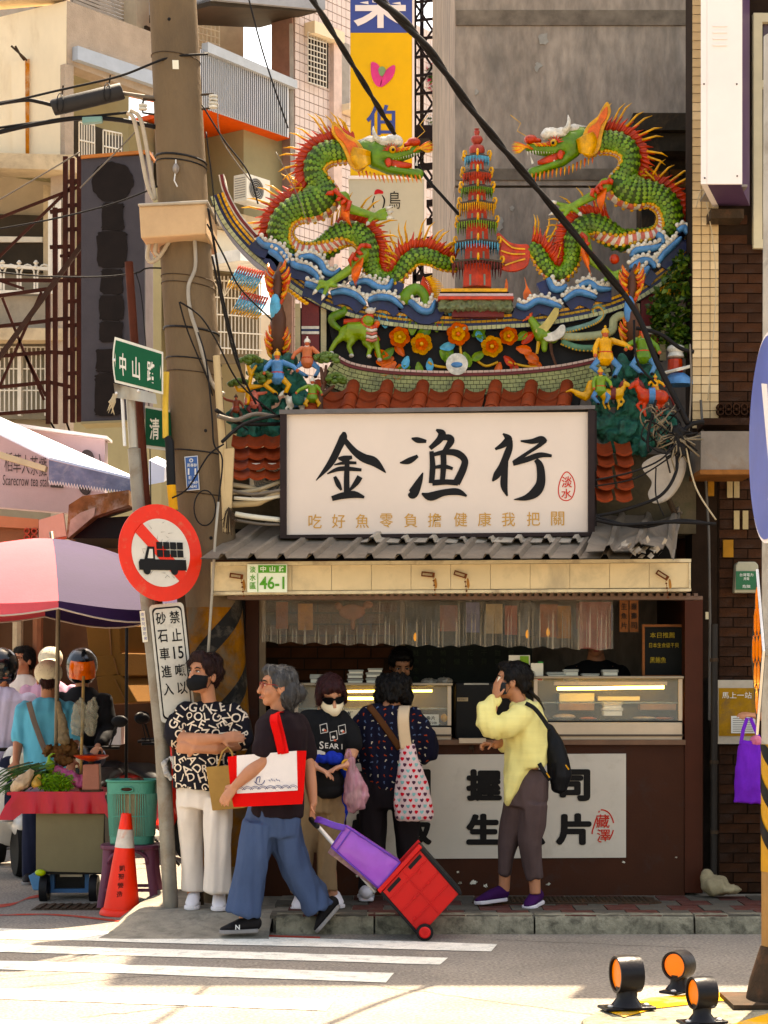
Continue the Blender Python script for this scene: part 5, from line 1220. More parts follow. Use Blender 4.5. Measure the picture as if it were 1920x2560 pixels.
def llegs(t):
 make_leg(t,LO,(920,720),(960,785),(1110,830),[((1150,800),(1225,770)),((1165,825),(1230,800)),((1150,845),(1235,838)),((1085,855),(1062,890))],-.09,[((870,670),(900,700),(960,740)),((960,740),(950,790),(925,800)),((860,690),(830,690),(815,700)),((905,712),(890,730),(872,735)),((930,735),(915,750),(905,760))])
 make_leg(t,LO,(1040,1060),(975,1150),(830,1245),[((790,1230),(738,1230)),((775,1260),(735,1310)),((815,1285),(790,1345)),((870,1255),(920,1255))],-.1,[((1060,1010),(1030,1010),(990,1060)),((990,1060),(960,1100),(970,1140)),((1060,1010),(1085,1015),(1095,1025)),((1010,1045),(1030,1060),(1045,1062)),((985,1085),(1005,1095),(1020,1090))])
def rlegs(t):
 make_leg(t,RO,(1010,640),(960,690),(800,775),[((740,760),(670,735)),((735,790),(662,825)),((760,820),(725,870)),((835,800),(868,830))],-.09,[((1040,620),(990,625),(935,670)),((935,670),(925,700),(945,720)),((1030,610),(1048,620),(1050,640)),((975,645),(985,665),(1000,670)),((950,665),(965,685),(975,690))])
 make_leg(t,RO,(870,960),(910,1090),(1050,1190),[((1090,1170),(1135,1150)),((1085,1205),(1140,1215)),((1010,1215),(975,1230)),((1060,1230),(1085,1280))],-.1,[((860,940),(890,960),(900,1040)),((900,1040),(920,1060),(940,1055)),((860,950),(850,990),(860,1010)),((885,990),(905,1000),(915,995))])
dl=dragon('green ceramic dragon with orange mane facing the pagoda from the left',lp,1,lhead,llegs)
dr=dragon('green ceramic dragon with orange mane facing the pagoda from the right',rp,1,rhead,rlegs)
   
me=MB();pts=[P(*p,Yt-.05) for p in sp2(cp(LO,[(1300,1330),(1330,1290),(1375,1275),(1415,1310),(1425,1360)]),5)];me.tube(pts,[.05-.001*i for i in range(len(pts))],12,round_caps=True).bd('tail_coil',c_grn,dl,sm=180)
b=MB();y_=MB()
for i in range(14):a=-1.35+i*.125;b.tube([P(*cp(LO,[(1395,1260+i*4)])[0],Yt-.05),P(*cp(LO,[(1395+75*math.cos(a),1265+i*4+70*math.sin(a))])[0],Yt-.06)],[.012,.003],5);y_.tube([P(*cp(LO,[(1420+30*math.cos(a),1250+i*4+40*math.sin(a))])[0],Yt-.04),P(*cp(LO,[(1440+110*math.cos(a),1260+i*5+70*math.sin(a))])[0],Yt-.05)],[.009,.002],5)
b.bd('tail_fin',c_red,dl)['kind']='stuff';y_.bd('tail_spike',c_yel,dl)['kind']='stuff'
poly_px(b := MB(),smooth_closed(cp(RO,[(545,1010),(480,1000),(420,985),(360,930),(345,950),(370,990),(362,1060),(390,1120),(375,1150),(420,1165),(480,1160),(540,1120)])),Yt-.02,.04);b.bd('tail_flame',c_red,dr,bevel=.006)
for pts in ([(520,1030),(440,1020),(370,960)],[(520,1060),(440,1060),(372,1040)],[(520,1090),(450,1110),(395,1130)]):b=MB();stroke_px(b,[(a,c,4) for a,c in cp(RO,pts)],Yt-.03,4,.006);b.bd('tail_stripe',c_yel,dr,fix=False)
                          
Yf_=Yt+.03
fl=thing('flower_relief','ceramic flower spray with orange and yellow blooms on the dark ridge panel','flower relief',P(1140,925,Yf_))
def petal(nm,u,v,L,w_,a,mt,dy=0,cup=.02):
 d=(math.cos(a),math.sin(a));nrm=(-d[1],d[0]);rows=[]
 for s_ in (-1,-.5,0,.5,1):rows.append([P(u+d[0]*L*q+nrm[0]*w_*s_*f_,v+d[1]*L*q+nrm[1]*w_*s_*f_,Yf_-.035+dy-cup*q-.012*abs(s_)*q+.012*(1-abs(s_))) for q,f_ in ((0,.25),(.3,.8),(.6,1),(.85,.75),(1,.2))])
 return MB().sheet(rows).bd(nm,mt,fl,sm=180,fix=False)
def bloom(u,v,r,m1,m2):
 for k in range(6):petal('petal',u,v,r,r*.48,k*PI/3+.3,m1,0,.02)
 for k in range(5):petal('petal',u,v,r*.6,r*.34,k*2*PI/5,m2,-.022,.025)
 MB().ell(P(u,v,Yf_-.075),(r*.2*PXM,.015,r*.2*PXM),nu=8).bd('flower_centre',c_org if m2 is c_yel else c_bead,fl,sm=180)
def o5(pts):return [(540+a*.3858,640+c*.3858) for a,c in pts]
for (a,c,r,m1,m2) in ((1190,525,27,c_org,c_bead),(1332,570,28,c_yel,c_org),(1570,505,30,c_org,c_yel)):u,v=o5([(a,c)])[0];bloom(u,v,r,m1,m2)
for (u,v,r,m1,m2) in ((1230,866,28,c_yel,c_org),(1272,840,24,c_org,c_yel)):bloom(u,v,r,m1,m2)
LV=[(965,820,40,-1.9,c_sky),(1000,815,36,-1.2,c_sky),(950,850,30,-2.6,c_org),(985,870,40,2.4,c_grn),(1030,838,40,-1.5,c_grn2),(1040,845,44,-.6,c_grn),(1090,830,36,-1.2,c_grn2),(1100,870,38,-.2,c_sky),(1100,875,36,.9,c_grn2),(1020,890,34,1.9,c_sky),(1075,895,34,1.6,c_sky),(1045,905,36,1.4,c_grn2),(985,895,46,2.9,c_org),(990,905,50,2.5,c_org),(1000,910,40,1.8,c_org),(975,900,44,-2.6,c_org),(1010,890,36,-2.2,c_org),(1025,915,40,2.6,c_grn),
  (1135,805,40,-1.7,c_sky),(1165,808,38,-1.1,c_sky),(1120,820,30,-2.8,c_org),(1130,870,40,2.0,c_grn),(1160,880,40,1.2,c_grn2),(1180,840,36,-.4,c_grn),(1255,815,34,-1.8,c_sky),(1215,845,36,-2.6,c_grn),(1212,880,38,2.6,c_grn2),(1205,855,30,-2.0,c_sky),(1290,850,34,-.6,c_grn2),(1260,890,34,.8,c_red),(1290,870,40,.2,c_org),(1310,880,44,.6,c_org),(1280,900,38,1.3,c_red),(1250,905,34,1.8,c_org),(1305,860,40,-.8,c_red),(1320,905,36,.3,c_org),(1285,915,30,.9,c_grn)]
for u,v,L,a,mt in LV:petal('leaf',u,v,L,L*.3,a,mt,.012,.012)
for pts in ([(1070,905),(1090,915),(1130,920)],[(1150,860),(1155,900),(1165,915)],[(1190,900),(1215,915),(1245,905)],[(1270,905),(1310,915),(1345,918)]):
 MB().tube([P(u,v,Yf_-.02) for u,v in sp2(pts,4)],.010,6).bd('stem',c_bead,fl,sm=180)
MB().lathe(P(1142,912,Yf_-.03),[(0.001,.0),(.07,-.0),(.078,-.03),(.05,-.035),(.001,-.02)],18,'y').bd('dish',c_wht,fl,sm=50);MB().ell(P(1142,912,Yf_-.06),(.045,.01,.02)).bd('water_glaze',c_blue,fl,sm=180)
  
bst=thing('beast_relief','green ceramic mythical beast with red mane walking on the dark panel','beast relief',P(885,895,Yf_))
def o5p(a,c,dy=0):u,v=o5([(a,c)])[0];return P(u,v,Yf_+dy)
k5=.3858*PXM
bm_=MB().ell(o5p(870,500,-.03),(78*k5,.05,62*k5)).ell(o5p(980,500,-.04),(66*k5,.055,66*k5)).tube([o5p(850,480,-.03),o5p(940,480,-.04),o5p(1010,500,-.045)],[.055,.06,.055],10).ell(o5p(985,420,-.07),(44*k5,.04,38*k5))
for pts,r0 in (([(820,520),(775,560),(745,610)],.03),([(880,550),(860,590),(880,640)],.028),([(970,560),(1000,600),(985,645)],.028),([(1030,540),(1045,600),(1060,665)],.03)):bm_.tube([o5p(a,c,-.04) for a,c in pts],[r0,r0*.7,r0*.55],8,round_caps=True)
link_mesh('body',remesh(bm_,.006,4),M('beast_green',(.22,.31,.05),.4,var=.35,vsc=14,coat=.3),bst,sm=180)
MB().tube([o5p(a,c,-.03) for a,c in sp2([(810,480),(760,440),(755,400),(800,375),(830,360),(828,330)],4)],[.014+.02*math.sin(PI*i/21) for i in range(21)],8).bd('tail',c_grn,bst,sm=180)
b=MB()
for i in range(14):a=(835+i*9,440-i*.5);b.tube([o5p(a[0],a[1],-.04),o5p(a[0]-4,a[1]-32,-.05)],[.014,.004],5)
b.bd('back_fin',c_red,bst,sm=180)['kind']='stuff'
for i in range(12):a=.2+i*PI/7.5;MB().ell(o5p(1000+44*math.cos(a),430+40*math.sin(a),-.075),(.022,.02,.022)).bd('mane_curl',c_red if i %3 else c_org,bst,sm=180)
MB().ell(o5p(1000,355,-.08),(34*k5,.03,22*k5)).bd('crest',c_wht,bst,sm=180);MB().tube([o5p(1020,350,-.08),o5p(1035,335,-.09)],[.014,.003],6).bd('horn',c_wht,bst)
for i in range(4):MB().tube([o5p(975,475+i*22,-.09),o5p(1010,485+i*22,-.1),o5p(1042,475+i*22,-.09)],.011,6).bd('chest_plate',c_pink if i %2 else c_wht,bst,sm=180)
for a,c in ((748,628),(878,645),(992,650),(1060,672)):MB().ell(o5p(a,c,-.045),(.018,.022,.014)).bd('hoof',c_wht,bst,sm=180)
   
ph=thing('phoenix_relief','ceramic phoenix with long streaming tail feathers on the dark panel','phoenix relief',P(1400,900,Yf_))
def o6(a,c,dy=0):return P(1140+a*.470,640+c*.470,Yf_+dy)
link_mesh('body',remesh(MB().tube([o6(395,330,-.05),o6(420,370,-.05),o6(450,420,-.05),o6(520,440,-.04)],[.025,.035,.055,.035],10,round_caps=True).tube([o6(470,440,-.05),o6(470,500,-.05)],[.03,.02],8,round_caps=True),.007,4),c_grn2,ph,sm=180)
for nm,pts,mt,th in (('wing',[(420,400),(470,350),(520,280),(545,265),(545,310),(510,370),(470,410)],M('wing_pale',(.5,.42,.2),.5,var=.3,vsc=14),.03),('wing',[(460,420),(520,400),(560,365),(582,375),(575,420),(530,450),(480,450)],c_wht,.03)):
 b=MB();poly_px(b,smooth_closed([(1140+a*.47,640+c*.47) for a,c in pts]),Yf_-.09,th);b.bd(nm,mt,ph,bevel=.006)
for i in range(6):MB().tube([o6(395,325,-.06),o6(355+i*10,345-i*10+(i %2)*6,-.07)],[.014,.005],5).bd('head_plume',c_red if i %2 else c_org,ph)
for pts,mt in (([(440,455),(430,520)],c_bead),([(500,450),(510,520),(535,590)],c_brwn)):MB().tube([o6(a,c,-.04) for a,c in pts],[.016,.01,.008][:len(pts)],6).bd('leg',mt,ph)
for pts,mt,r in (([(570,400),(640,385),(720,360),(770,330),(785,290),(760,262),(730,275),(735,300)],M('feather_teal',(.2,.3,.26),.5,var=.4,vsc=18),.02),([(560,425),(650,430),(760,420),(830,395),(840,340),(880,315),(910,330)],c_pale,.03),([(560,455),(640,485),(740,490),(810,470),(850,445)],M('feather_green',(.14,.26,.17),.5,var=.4,vsc=18),.024)):
 q=sp2(pts,5);MB().tube([o6(a,c,-.03) for a,c in q],[(r,r*.5)]*len(q),8,side=(0,0,1)).bd('tail_feather',mt,ph,sm=180)
 b=MB()
 for i in range(0,len(q),1):b.ell(o6(q[i][0],q[i][1]+(14 if r>.022 else 10),-.035),.008,nu=5,nv=4)
 b.bd('feather_bead',c_bead,ph)['kind']='stuff'

# ================================================================ SMALL CERAMIC FIGURES AND ROCKWORK
Yz=13.15;c_flesh=M('figure_face',(.42,.13,.07),.45,var=.2,vsc=20)
def rock(label,blobs,Y=Yz+.12):
 mb=MB()
 for u,v,r in blobs:mb.ell(P(u,v,Y+random.uniform(-.02,.04)),(r*Y/F,.10,r*Y/F*.9))
 me=remesh(mb,.012,2,fold=(.055,13,13));o=link_mesh('rockwork',me,c_rock,sm=60);tag(o,label,'rockwork');return o
rock('verdigris green ceramic rockwork left of the shop sign under the warriors',[(640,1040,34),(690,1075,36),(600,1050,26),(665,985,34),(700,950,28),(655,930,30),(735,960,24),(620,1085,24),(720,1030,30),(750,1000,22),(700,910,24)])
rock('verdigris green ceramic rockwork right of the shop sign under the horsemen',[(1510,1060,34),(1560,1075,40),(1610,1070,40),(1570,1020,40),(1590,970,32),(1570,930,30),(1640,1090,34),(1530,1090,28),(1600,1110,30),(1545,960,26),(1620,940,24),(1505,1010,26),(1660,1060,26)])
def fig(label,u,vh,vf,coat,legs_,hat,Y=Yz,lean=0,arms=((-.28,.62),(.36,.55)),knee=.1,headless=False):
 h=(vf-vh)*Y/F;c=P(u,vf,Y);t=thing('figurine',label,'figurine',c);p=lambda x,z,y=0:c+V((x*h+lean*z*h,y*h,z*h))
 link_mesh('coat',remesh(MB().tube([p(0,.42),p(0,.58),p(0,.78),p(0,.84)],[.19*h,.135*h,.16*h,.07*h],10,round_caps=True).tube([p(0,.5),p(0,.36)],[.15*h,.21*h],10),.007,2),coat,t,sm=180)
 for s_,(ax_,az) in zip((-1,1),arms):MB().tube([p(.13*s_,.78),p((.13*s_+ax_)/2*1.25,(.78+az)/2,-.05),p(ax_,az,-.12)],[.065*h,.055*h,.045*h],8,round_caps=True).bd('sleeve',coat,t,sm=180);MB().ell(p(ax_,az,-.13),.045*h,nu=7,nv=5).bd('hand',c_flesh,t,sm=180)
 for s_ in (-1,1):MB().tube([p(.09*s_,.42),p(.12*s_+knee*s_,.22,-.1),p(.11*s_+knee*.5,.04,-.02)],[.085*h,.07*h,.05*h],8,round_caps=True).bd('leg',legs_,t,sm=180);MB().ell(p(.12*s_+knee*.5,.02,-.05),(.05*h,.09*h,.035*h),nu=7,nv=5).bd('boot',c_blk,t,sm=180)
 MB().lathe(p(0,.52),[(.155*h,-.02*h),(.16*h,.02*h)],10).bd('belt',c_red if coat is not c_red else c_yel,t)
 if not headless:
  link_mesh('head',remesh(MB().ell(p(0,.91,-.01),(.07*h,.08*h,.09*h)).ell(p(0,.90,-.09),.018*h).ell(p(0,.85,-.03),.05*h),.006,2),c_flesh,t,sm=180);MB().lathe(p(0,.95),[(.085*h,-.02*h),(.088*h,.02*h),(.06*h,.07*h),(.02*h,.1*h),(.03*h,.13*h),(.005*h,.15*h)],9).bd('hat',hat,t,sm=60);MB().tube([p(-.04,.83,-.08),p(0,.8,-.1),p(.04,.83,-.08)],.018*h,6).bd('collar',hat,t)
 return t
fig('blue-coated ceramic warrior in yellow hat stepping on the left rockwork',693,882,988,c_blue,c_yel,c_yel,arms=((-.30,.50),(.48,.56)),knee=.16)
fig('orange-robed ceramic warrior with white topknot on the left roof end',768,850,945,M('robe_orange',(.52,.20,.11),.45,var=.25,vsc=14),c_blue,c_wht,Y=Yz+.08,arms=((-.38,.5),(.34,.48)),knee=.2)
fig('small ceramic figure in yellow skirt and white hat beside the brown tree',781,948,1028,c_grn2,c_yel,c_wht,Y=Yz-.02,arms=((-.5,.55),(.3,.5)))
fig('headless pink ceramic figure by the yellow tree on the left roof end',636,968,1040,c_pink,c_mar,c_yel,arms=((-.3,.4),(.42,.8)),headless=True)
fig('dark red ceramic figure lowest on the far left of the rockwork',590,990,1050,M('glaze_rust',(.24,.07,.04),.5,var=.3),c_brwn,c_brwn,arms=((-.5,.9),(.3,.5)))
fig('yellow-coated ceramic warrior in blue trousers on the right rockwork',1513,825,945,c_yel,c_blue,c_bead,arms=((-.22,.45),(.52,.6)),knee=.16)
fig('green-coated ceramic warrior half hidden behind black cables',1608,825,938,c_grn,c_blue,c_red,arms=((-.4,.55),(.34,.48)),knee=.14)
fig('crowned ceramic king in green robe riding the yellow horse',1501,925,1012,c_grn2,c_blue,c_yel,Y=Yz-.06,arms=((-.2,.45),(.3,.5)))
fig('small ceramic rider in yellow cap on the red horse',1638,940,1000,c_yel,c_blue,c_bead,Y=Yz-.03)
def horse(label,u,v,s,mt,mane,flip=1,Y=Yz-.05):
 t=thing('horse_figurine',label,'figurine',P(u,v+45*s,Y));k=s*Y/F;c=P(u,v,Y);p=lambda x,z,y=0:c+V((x*k*flip,y,z*k))
 mb=MB().tube([p(-30,2),p(-10,4),p(16,6)],[20*k,18*k,19*k],12,round_caps=True).tube([p(16,8),p(30,26),p(36,40)],[15*k,11*k,9*k],10,round_caps=True).tube([p(34,40,-.01),p(46,33,-.02),p(54,26,-.02)],[9*k,8*k,5.5*k],8,round_caps=True)
 for q in ([(18,-6),(34,-20),(22,-36)],[(12,-8),(16,-28),(12,-46)],[(-28,-6),(-36,-26),(-28,-44)],[(-22,-6),(-22,-28),(-14,-46)]):mb.tube([p(*a) for a in q],[8*k,5*k,4*k],7,round_caps=True)
 link_mesh('body',remesh(mb,.006,3),mt,t,sm=180);MB().tube([p(18,24,-.01),p(28,40,-.01),p(38,50,-.01)],[6*k,8*k,4*k],6).bd('mane',mane,t,sm=180);MB().tube([p(-46,6),p(-58,0),p(-64,-22)],[4*k,6*k,2*k],6).bd('tail',mane,t,sm=180)
 for x in (32,37):MB().lathe(p(x,46,.01*(x-34)),[(2.5*k,0),(.4*k,8*k)],5).bd('ear',mt,t)
 MB().lathe(p(-4,6),[(21*k,-8*k),(21.5*k,8*k)],10,'x').bd('saddle',c_blue if mt is not c_bead else c_mar,t,sm=60)
horse('yellow ceramic horse rearing under the crowned king',1535,988,.75,c_bead,c_mar);horse('red ceramic horse facing left on the right rockwork',1625,995,.95,c_red,c_mar,-1);horse('black and white ceramic horse just left of the shop sign corner',738,1008,.7,c_wht,c_blk,-1,Yz+.02)
me=remesh(MB().tube([P(1440,985,Yz),P(1462,992,Yz),P(1475,980,Yz),P(1478,960,Yz)],[.015,.035,.04,.03],9,round_caps=True).tube([P(1448,985,Yz),P(1428,975,Yz),P(1414,980,Yz)],[.02,.014,.006],7),.007,2);o=link_mesh('beast_figurine',me,c_yel,sm=180);tag(o,'yellow ceramic beast with a curling tail at the sign\'s right top corner','figurine')
def bonsai(label,base,forks,pads,trunk_mt,Y=Yz):
 t=thing('ceramic_tree',label,'ceramic tree',P(*base,Y))
 for f in forks:MB().tube([P(u,v,Y) for u,v in f],[.022-.013*i/(len(f)-1) for i in range(len(f))],8,round_caps=True).bd('trunk',trunk_mt,t,sm=180)
 for u,v,a,c in pads:
  mb=MB()
  for i in range(12):mb.ell(P(u+random.uniform(-a,a),v+random.uniform(-c,c)*.6,Y-random.uniform(-.03,.05)),(.026,.026,.018),nu=8,nv=6)
  for i in range(9):mb.ell(P(u-a+2*a*i/8,v-c*math.sin(PI*i/8),Y-.03),.016,nu=7,nv=5)
  mb.bd('foliage_pad',M('pad_green',(.10,.15,.04),.5,var=.4,vsc=25),t,sm=180)
bonsai('yellow-trunked ceramic tree with dark pads at the far left of the roof',(618,1005),[[(618,1005),(622,960),(630,930),(640,915)],[(628,935),(618,912)],[(620,975),(595,975),(588,965)],[(624,968),(655,965)]],[(628,902,26,12),(595,958,20,8),(662,945,20,14)],c_yel)
bonsai('brown-trunked ceramic tree with light green pads beside the roof tiles',(800,1030),[[(800,1030),(802,990),(812,950),(815,915)],[(810,955),(802,920)],[(808,985),(835,965)]],[(816,896,26,13),(840,948,22,13)],c_brwn,Yz-.03)
def eave(label,u,v0,v1,Y,wing):
 t=thing('eave_ornament',label,'eave ornament',P(u,v1,Y));k=Y/F
 MB().tube([P(u,v1,Y),P(u+2,(v0+v1)/2+20,Y-.02),P(u-4,v0+90,Y),P(u+4,v0+40,Y+.02),P(u+8,v0,Y+.03)],[.05,.055,.035,.042,.008],10).bd('core',c_brwn,t,sm=180)
 MB().ell(P(u-6,v0+115,Y-.04),(.04,.03,.10)).bd('scale_plate',c_sky if wing else c_blue,t,sm=180)
 for nm,mt,n,off in (('flame',c_org,26,0),('flame_tip',c_yel,30,.5),('flame_base',c_red,22,.3)):
  b=MB()
  for i in range(n):
   q=(i+off)/n;s_=-1 if i %2 else 1;v=v0+10+(v1-v0-20)*q;x=s_*(15+12*math.sin(q*9));b.tube([P(u+x*.5,v+10,Y-.02*(i %3)),P(u+x,v,Y-.03),P(u+x*1.25,v-16,Y-.02*(i %3))],[.014,.012,.002],5)
  b.bd(nm,mt,t,sm=180)['kind']='stuff'
 if wing:
  for w_,(wu,wv) in enumerate(((655,690),(665,755))):
   for nm,mt,L0,L1 in (('feather',c_sky,0,38),('feather_tip',c_yel,34,52),('feather_root',c_red,-14,8)):
    b=MB()
    for i in range(11):x=wu-i*6.2;a=.9+i*.06;b.tube([P(x+L0*.25*math.cos(a)-L0*.5,wv-i*1.5+L0*.8,Y-.02),P(x-L1*.5,wv-i*1.5+L1*.85,Y-.03)],[.009,.004],5)
    b.bd(nm,mt,t,sm=180)['kind']='stuff'
  b=MB()
  for i in range(7):b.ell(P(717+i*8,722+i*6,Y+.1),(.02,.02,.013))
  b.bd('bead',c_yel,t,sm=180)
eave('orange and yellow flame ornament with blue wings at the left roof end',694,655,900,13.35,True);eave('dark flame ornament on the right roof end crossed by black cables',1580,660,870,13.35,False)
t=thing('pavilion_ornament','small white, red and blue ceramic pavilion behind the cables at the right','ornament',P(1690,960,13.4))
MB().lathe(P(1690,885,13.4),[(.02,.07),(.06,.05),(.065,.03),(.05,.01),(.06,-.02),(.03,-.03)],12).bd('roof_knob',c_wht,t,sm=50);MB().lathe(P(1688,910,13.4),[(.055,-.06),(.05,.03)],10).bd('body',c_red,t);MB().lathe(P(1695,945,13.35),[(.11,-.05),(.10,-.01),(.05,.03)],14).bd('skirt',c_blue,t,sm=50);MB().tube([P(1650,935,13.33),P(1690,925,13.27),P(1730,915,13.33)],.012,6).bd('rim',c_wht,t)
leaves('wall_shrub','green shrub growing behind the right end of the temple roof','shrub',[(P(1690,745,13.45),(.13,.12,.22)),(P(1712,690,13.45),(.10,.1,.18)),(P(1670,810,13.45),(.12,.1,.16)),(P(1700,850,13.45),(.1,.1,.1)),(P(1650,770,13.45),(.07,.08,.1))],900,.045,lg,stems=[[P(1700,960,13.95),P(1695,850,13.9),P(1690,740,13.9)],[P(1700,900,13.95),P(1720,780,13.95),P(1715,680,13.95)]])
for k,(pts) in enumerate(([(1655,690),(1680,650),(1710,640)],[(1650,705),(1690,700),(1715,680)])):pass
t=thing('wing_ornament','yellow ceramic wing feathers behind the shrub at the right roof end','ornament',P(1660,740,13.5))
b=MB();
for i in range(7):b.tube([P(1660-i*3,690+i*7,13.62),P(1690+i*2,680+i*9,13.6),P(1716-i*5,668+i*13,13.62)],[.012,.016,.003],6)
b.bd('feather',c_yel,t,sm=180)['kind']='stuff';MB().ell(P(1665,700,13.64),(.07,.03,.06)).bd('body',c_yel,t,sm=180)
t=thing('satellite_dish','back of a grimy white satellite dish among black cables','dish',P(1655,1245,13.0))
MB().hexa([P(u,v,12.98) for u,v in smooth_closed([(1608,1155),(1650,1135),(1700,1140),(1712,1165),(1695,1215),(1665,1250),(1632,1258),(1618,1235),(1628,1205),(1606,1175)],4)],(.02,.03,.0)).bd('reflector',M('dish_grey',(.42,.38,.34),.6,var=.2,vsc=4,dirt=(.2,.17,.14),dsc=5),t,bevel=.01);MB().tube([P(1670,1245,13.05),P(1690,1290,13.1)],.02,8).bd('arm',m_iron,t)

# ================================================================ PEOPLE
def axes(yaw,pitch=0,roll=0):
 """yaw 0 faces the street side (-Y), positive turns towards +X"""
 f=V((math.sin(rad(yaw))*math.cos(rad(pitch)),-math.cos(rad(yaw))*math.cos(rad(pitch)),math.sin(rad(pitch))));r=f.cross(V((0,0,1))).normalized();u=r.cross(f)
 if roll:q=Matrix.Rotation(rad(roll),3,f);r=q @ r;u=q @ u
 return r,f,u
def rotm(r,f,u):return Matrix((r,f,u)).transposed()
def head_shape(mb,c,ax,s=1.0):
 r,f,u=ax;R=rotm(*ax);L=lambda x,y,z:c+(r*x+f*y+u*z)*s;E=lambda p,q:mb.ell(L(*p),tuple(a*s for a in q),R,14,10)
 E((0,-.012,.035),(.074,.094,.082));E((0,.02,-.025),(.061,.068,.088));E((0,.055,-.088),(.03,.028,.024));E((0,.06,.038),(.05,.028,.022))
 E((.034,.058,-.035),(.026,.026,.026));E((-.034,.058,-.035),(.026,.026,.026))
 mb.tube([L(0,.086,.02),L(0,.1,-.012),L(0,.106,-.03)],[.010*s,.013*s,.016*s],8,round_caps=True)
 for sx in (-1,1):E((.076*sx,-.008,-.015),(.012,.022,.034))
 E((0,.088,-.062),(.026,.012,.012))
def hand_shape(mb,w,d,n,curl=.4,side=1,s=1.0,spread=.12):
 d=V(d).normalized();n=V(n);n=(n-d*n.dot(d)).normalized();a=d.cross(n).normalized()*side
 pc=w+d*.048*s;mb.tube([w-d*.01,w+d*.03*s,w+d*.085*s],[(.025*s,.018*s),(.037*s,.0155*s),(.038*s,.013*s)],10,side=a)
 for i,(o,L) in enumerate(((.030,.068),(.0105,.078),(-.0105,.072),(-.030,.056))):
  b0=w+d*(.078-abs(o)*.2)*s+a*o*s;ang=curl*(.6+.12*i);p=b0;pts=[b0-d*.02*s,b0];dd=d+a*(o*spread*12)
  dd.normalize()
  for k,fr in enumerate((.42,.32,.26)):
   ang2=ang*(k+.5);p=p+(dd*math.cos(ang2)+n*math.sin(ang2))*L*fr*s;pts.append(p)
  mb.tube(pts,[.0085*s,.0092*s,.0088*s,.008*s,.0062*s],7,round_caps=True)
 t0=w+d*.018*s+a*.026*s
 mb.tube([t0-a*.01,t0,t0+(d*.55+a*.75+n*.3*(curl+.2)).normalized()*.036*s,t0+(d*.8+a*.5+n*.55*(curl+.3)).normalized()*.066*s],[.012*s,.0125*s,.0105*s,.0075*s],7,round_caps=True)
SK={}
def skin(k,col):return M('skin_'+k,col,.5,var=.12,vsc=9,bump=.06,bsc=160,sss=.12)
sk_a=skin('light',(.50,.285,.20));sk_b=skin('tan',(.44,.235,.155));sk_c=skin('warm',(.46,.25,.165))
h_black=M('hair_black',(.014,.011,.010),.45,var=.6,vsc=70,bump=.9,bsc=130,stretch=(1,1,.13));h_brown=M('hair_brown',(.05,.02,.016),.45,var=.6,vsc=70,bump=.9,bsc=130,stretch=(1,1,.13))
h_grey=M('hair_grey',(.055,.052,.052),.5,var=.6,vsc=16,bump=.6,bsc=110,stretch=(1,1,.25),dirt=(.30,.29,.27),dsc=13,damt=.35)
m_iris=M('iris',(.012,.008,.006),.2,var=0,bump=0);m_eyew=M('eye_white',(.6,.56,.52),.3,var=0,bump=0);m_lip=M('lip',(.36,.12,.095),.45,var=.1,bump=0)
def face_parts(t,c,ax,s,mouth=True,closed=False):
 r,f,u=ax;R=rotm(*ax);L=lambda x,y,z:c+(r*x+f*y+u*z)*s
 for sx in (-1,1):
  MB().ell(L(.031*sx,.0795,.010),(.0135*s,.008*s,.0055*s),R,10,6).bd('eye',m_eyew,t,sm=180)
  MB().ell(L(.031*sx,.0862,.010),(.0058*s,.003*s,.0058*s),R,8,6).bd('iris',m_iris,t,sm=180)
  MB().tube([L(.014*sx,.089,.029),L(.03*sx,.088,.035),L(.05*sx,.073,.029)],[.003*s,.0045*s,.002*s],6).bd('eyebrow',h_black,t,sm=180)
  MB().tube([L(.017*sx,.086,.014),L(.031*sx,.0875,.0175),L(.046*sx,.077,.012)],.0022*s,5).bd('eyelid',h_black,t,sm=180)
 if mouth:MB().ell(L(0,.0985,-.064),(.022*s,.006*s,.0075*s),R,10,6).bd('lips',m_lip,t,sm=180)
def hair_part(t,c,ax,s,blobs,mt,vox=.008,amp=.006,nm='hair'):
 r,f,u=ax;R=rotm(*ax);mb=MB()
 for p,q in blobs:mb.ell(c+(r*p[0]+f*p[1]+u*p[2])*s,tuple(a*s for a in q),R,16,11)
 me=remesh(mb,vox,4,fold=(amp,45,14));sb=MB();vv=me.vertices;rs=random.Random(len(vv))
 for i in range(620):
  v=vv[rs.randrange(len(vv))];n_=v.normal;d=V((rs.uniform(-.5,.5),rs.uniform(-.5,.5),-1))-f*.6;d=d-n_*d.dot(n_)
  if d.length<.2:continue
  d.normalize();a=d.cross(n_)*.0022;p=v.co+n_*.001;L_=rs.uniform(.02,.05);sb.add([p-a,p+a,p+d*L_*.6+a+n_*.003,p+d*L_+n_*.002],[(0,1,2),(0,2,3)])
 o=link_mesh(nm,me,mt,t,sm=180);sb.bd('strand',mt,o,fix=False)['kind']='stuff';return o
SHORT=[((0,-.026,.043),(.087,.096,.086)),((0,.03,.088),(.066,.052,.036)),((.058,-.005,.03),(.032,.05,.05)),((-.058,-.005,.03),(.032,.05,.05)),((0,-.075,-.03),(.066,.035,.055))]
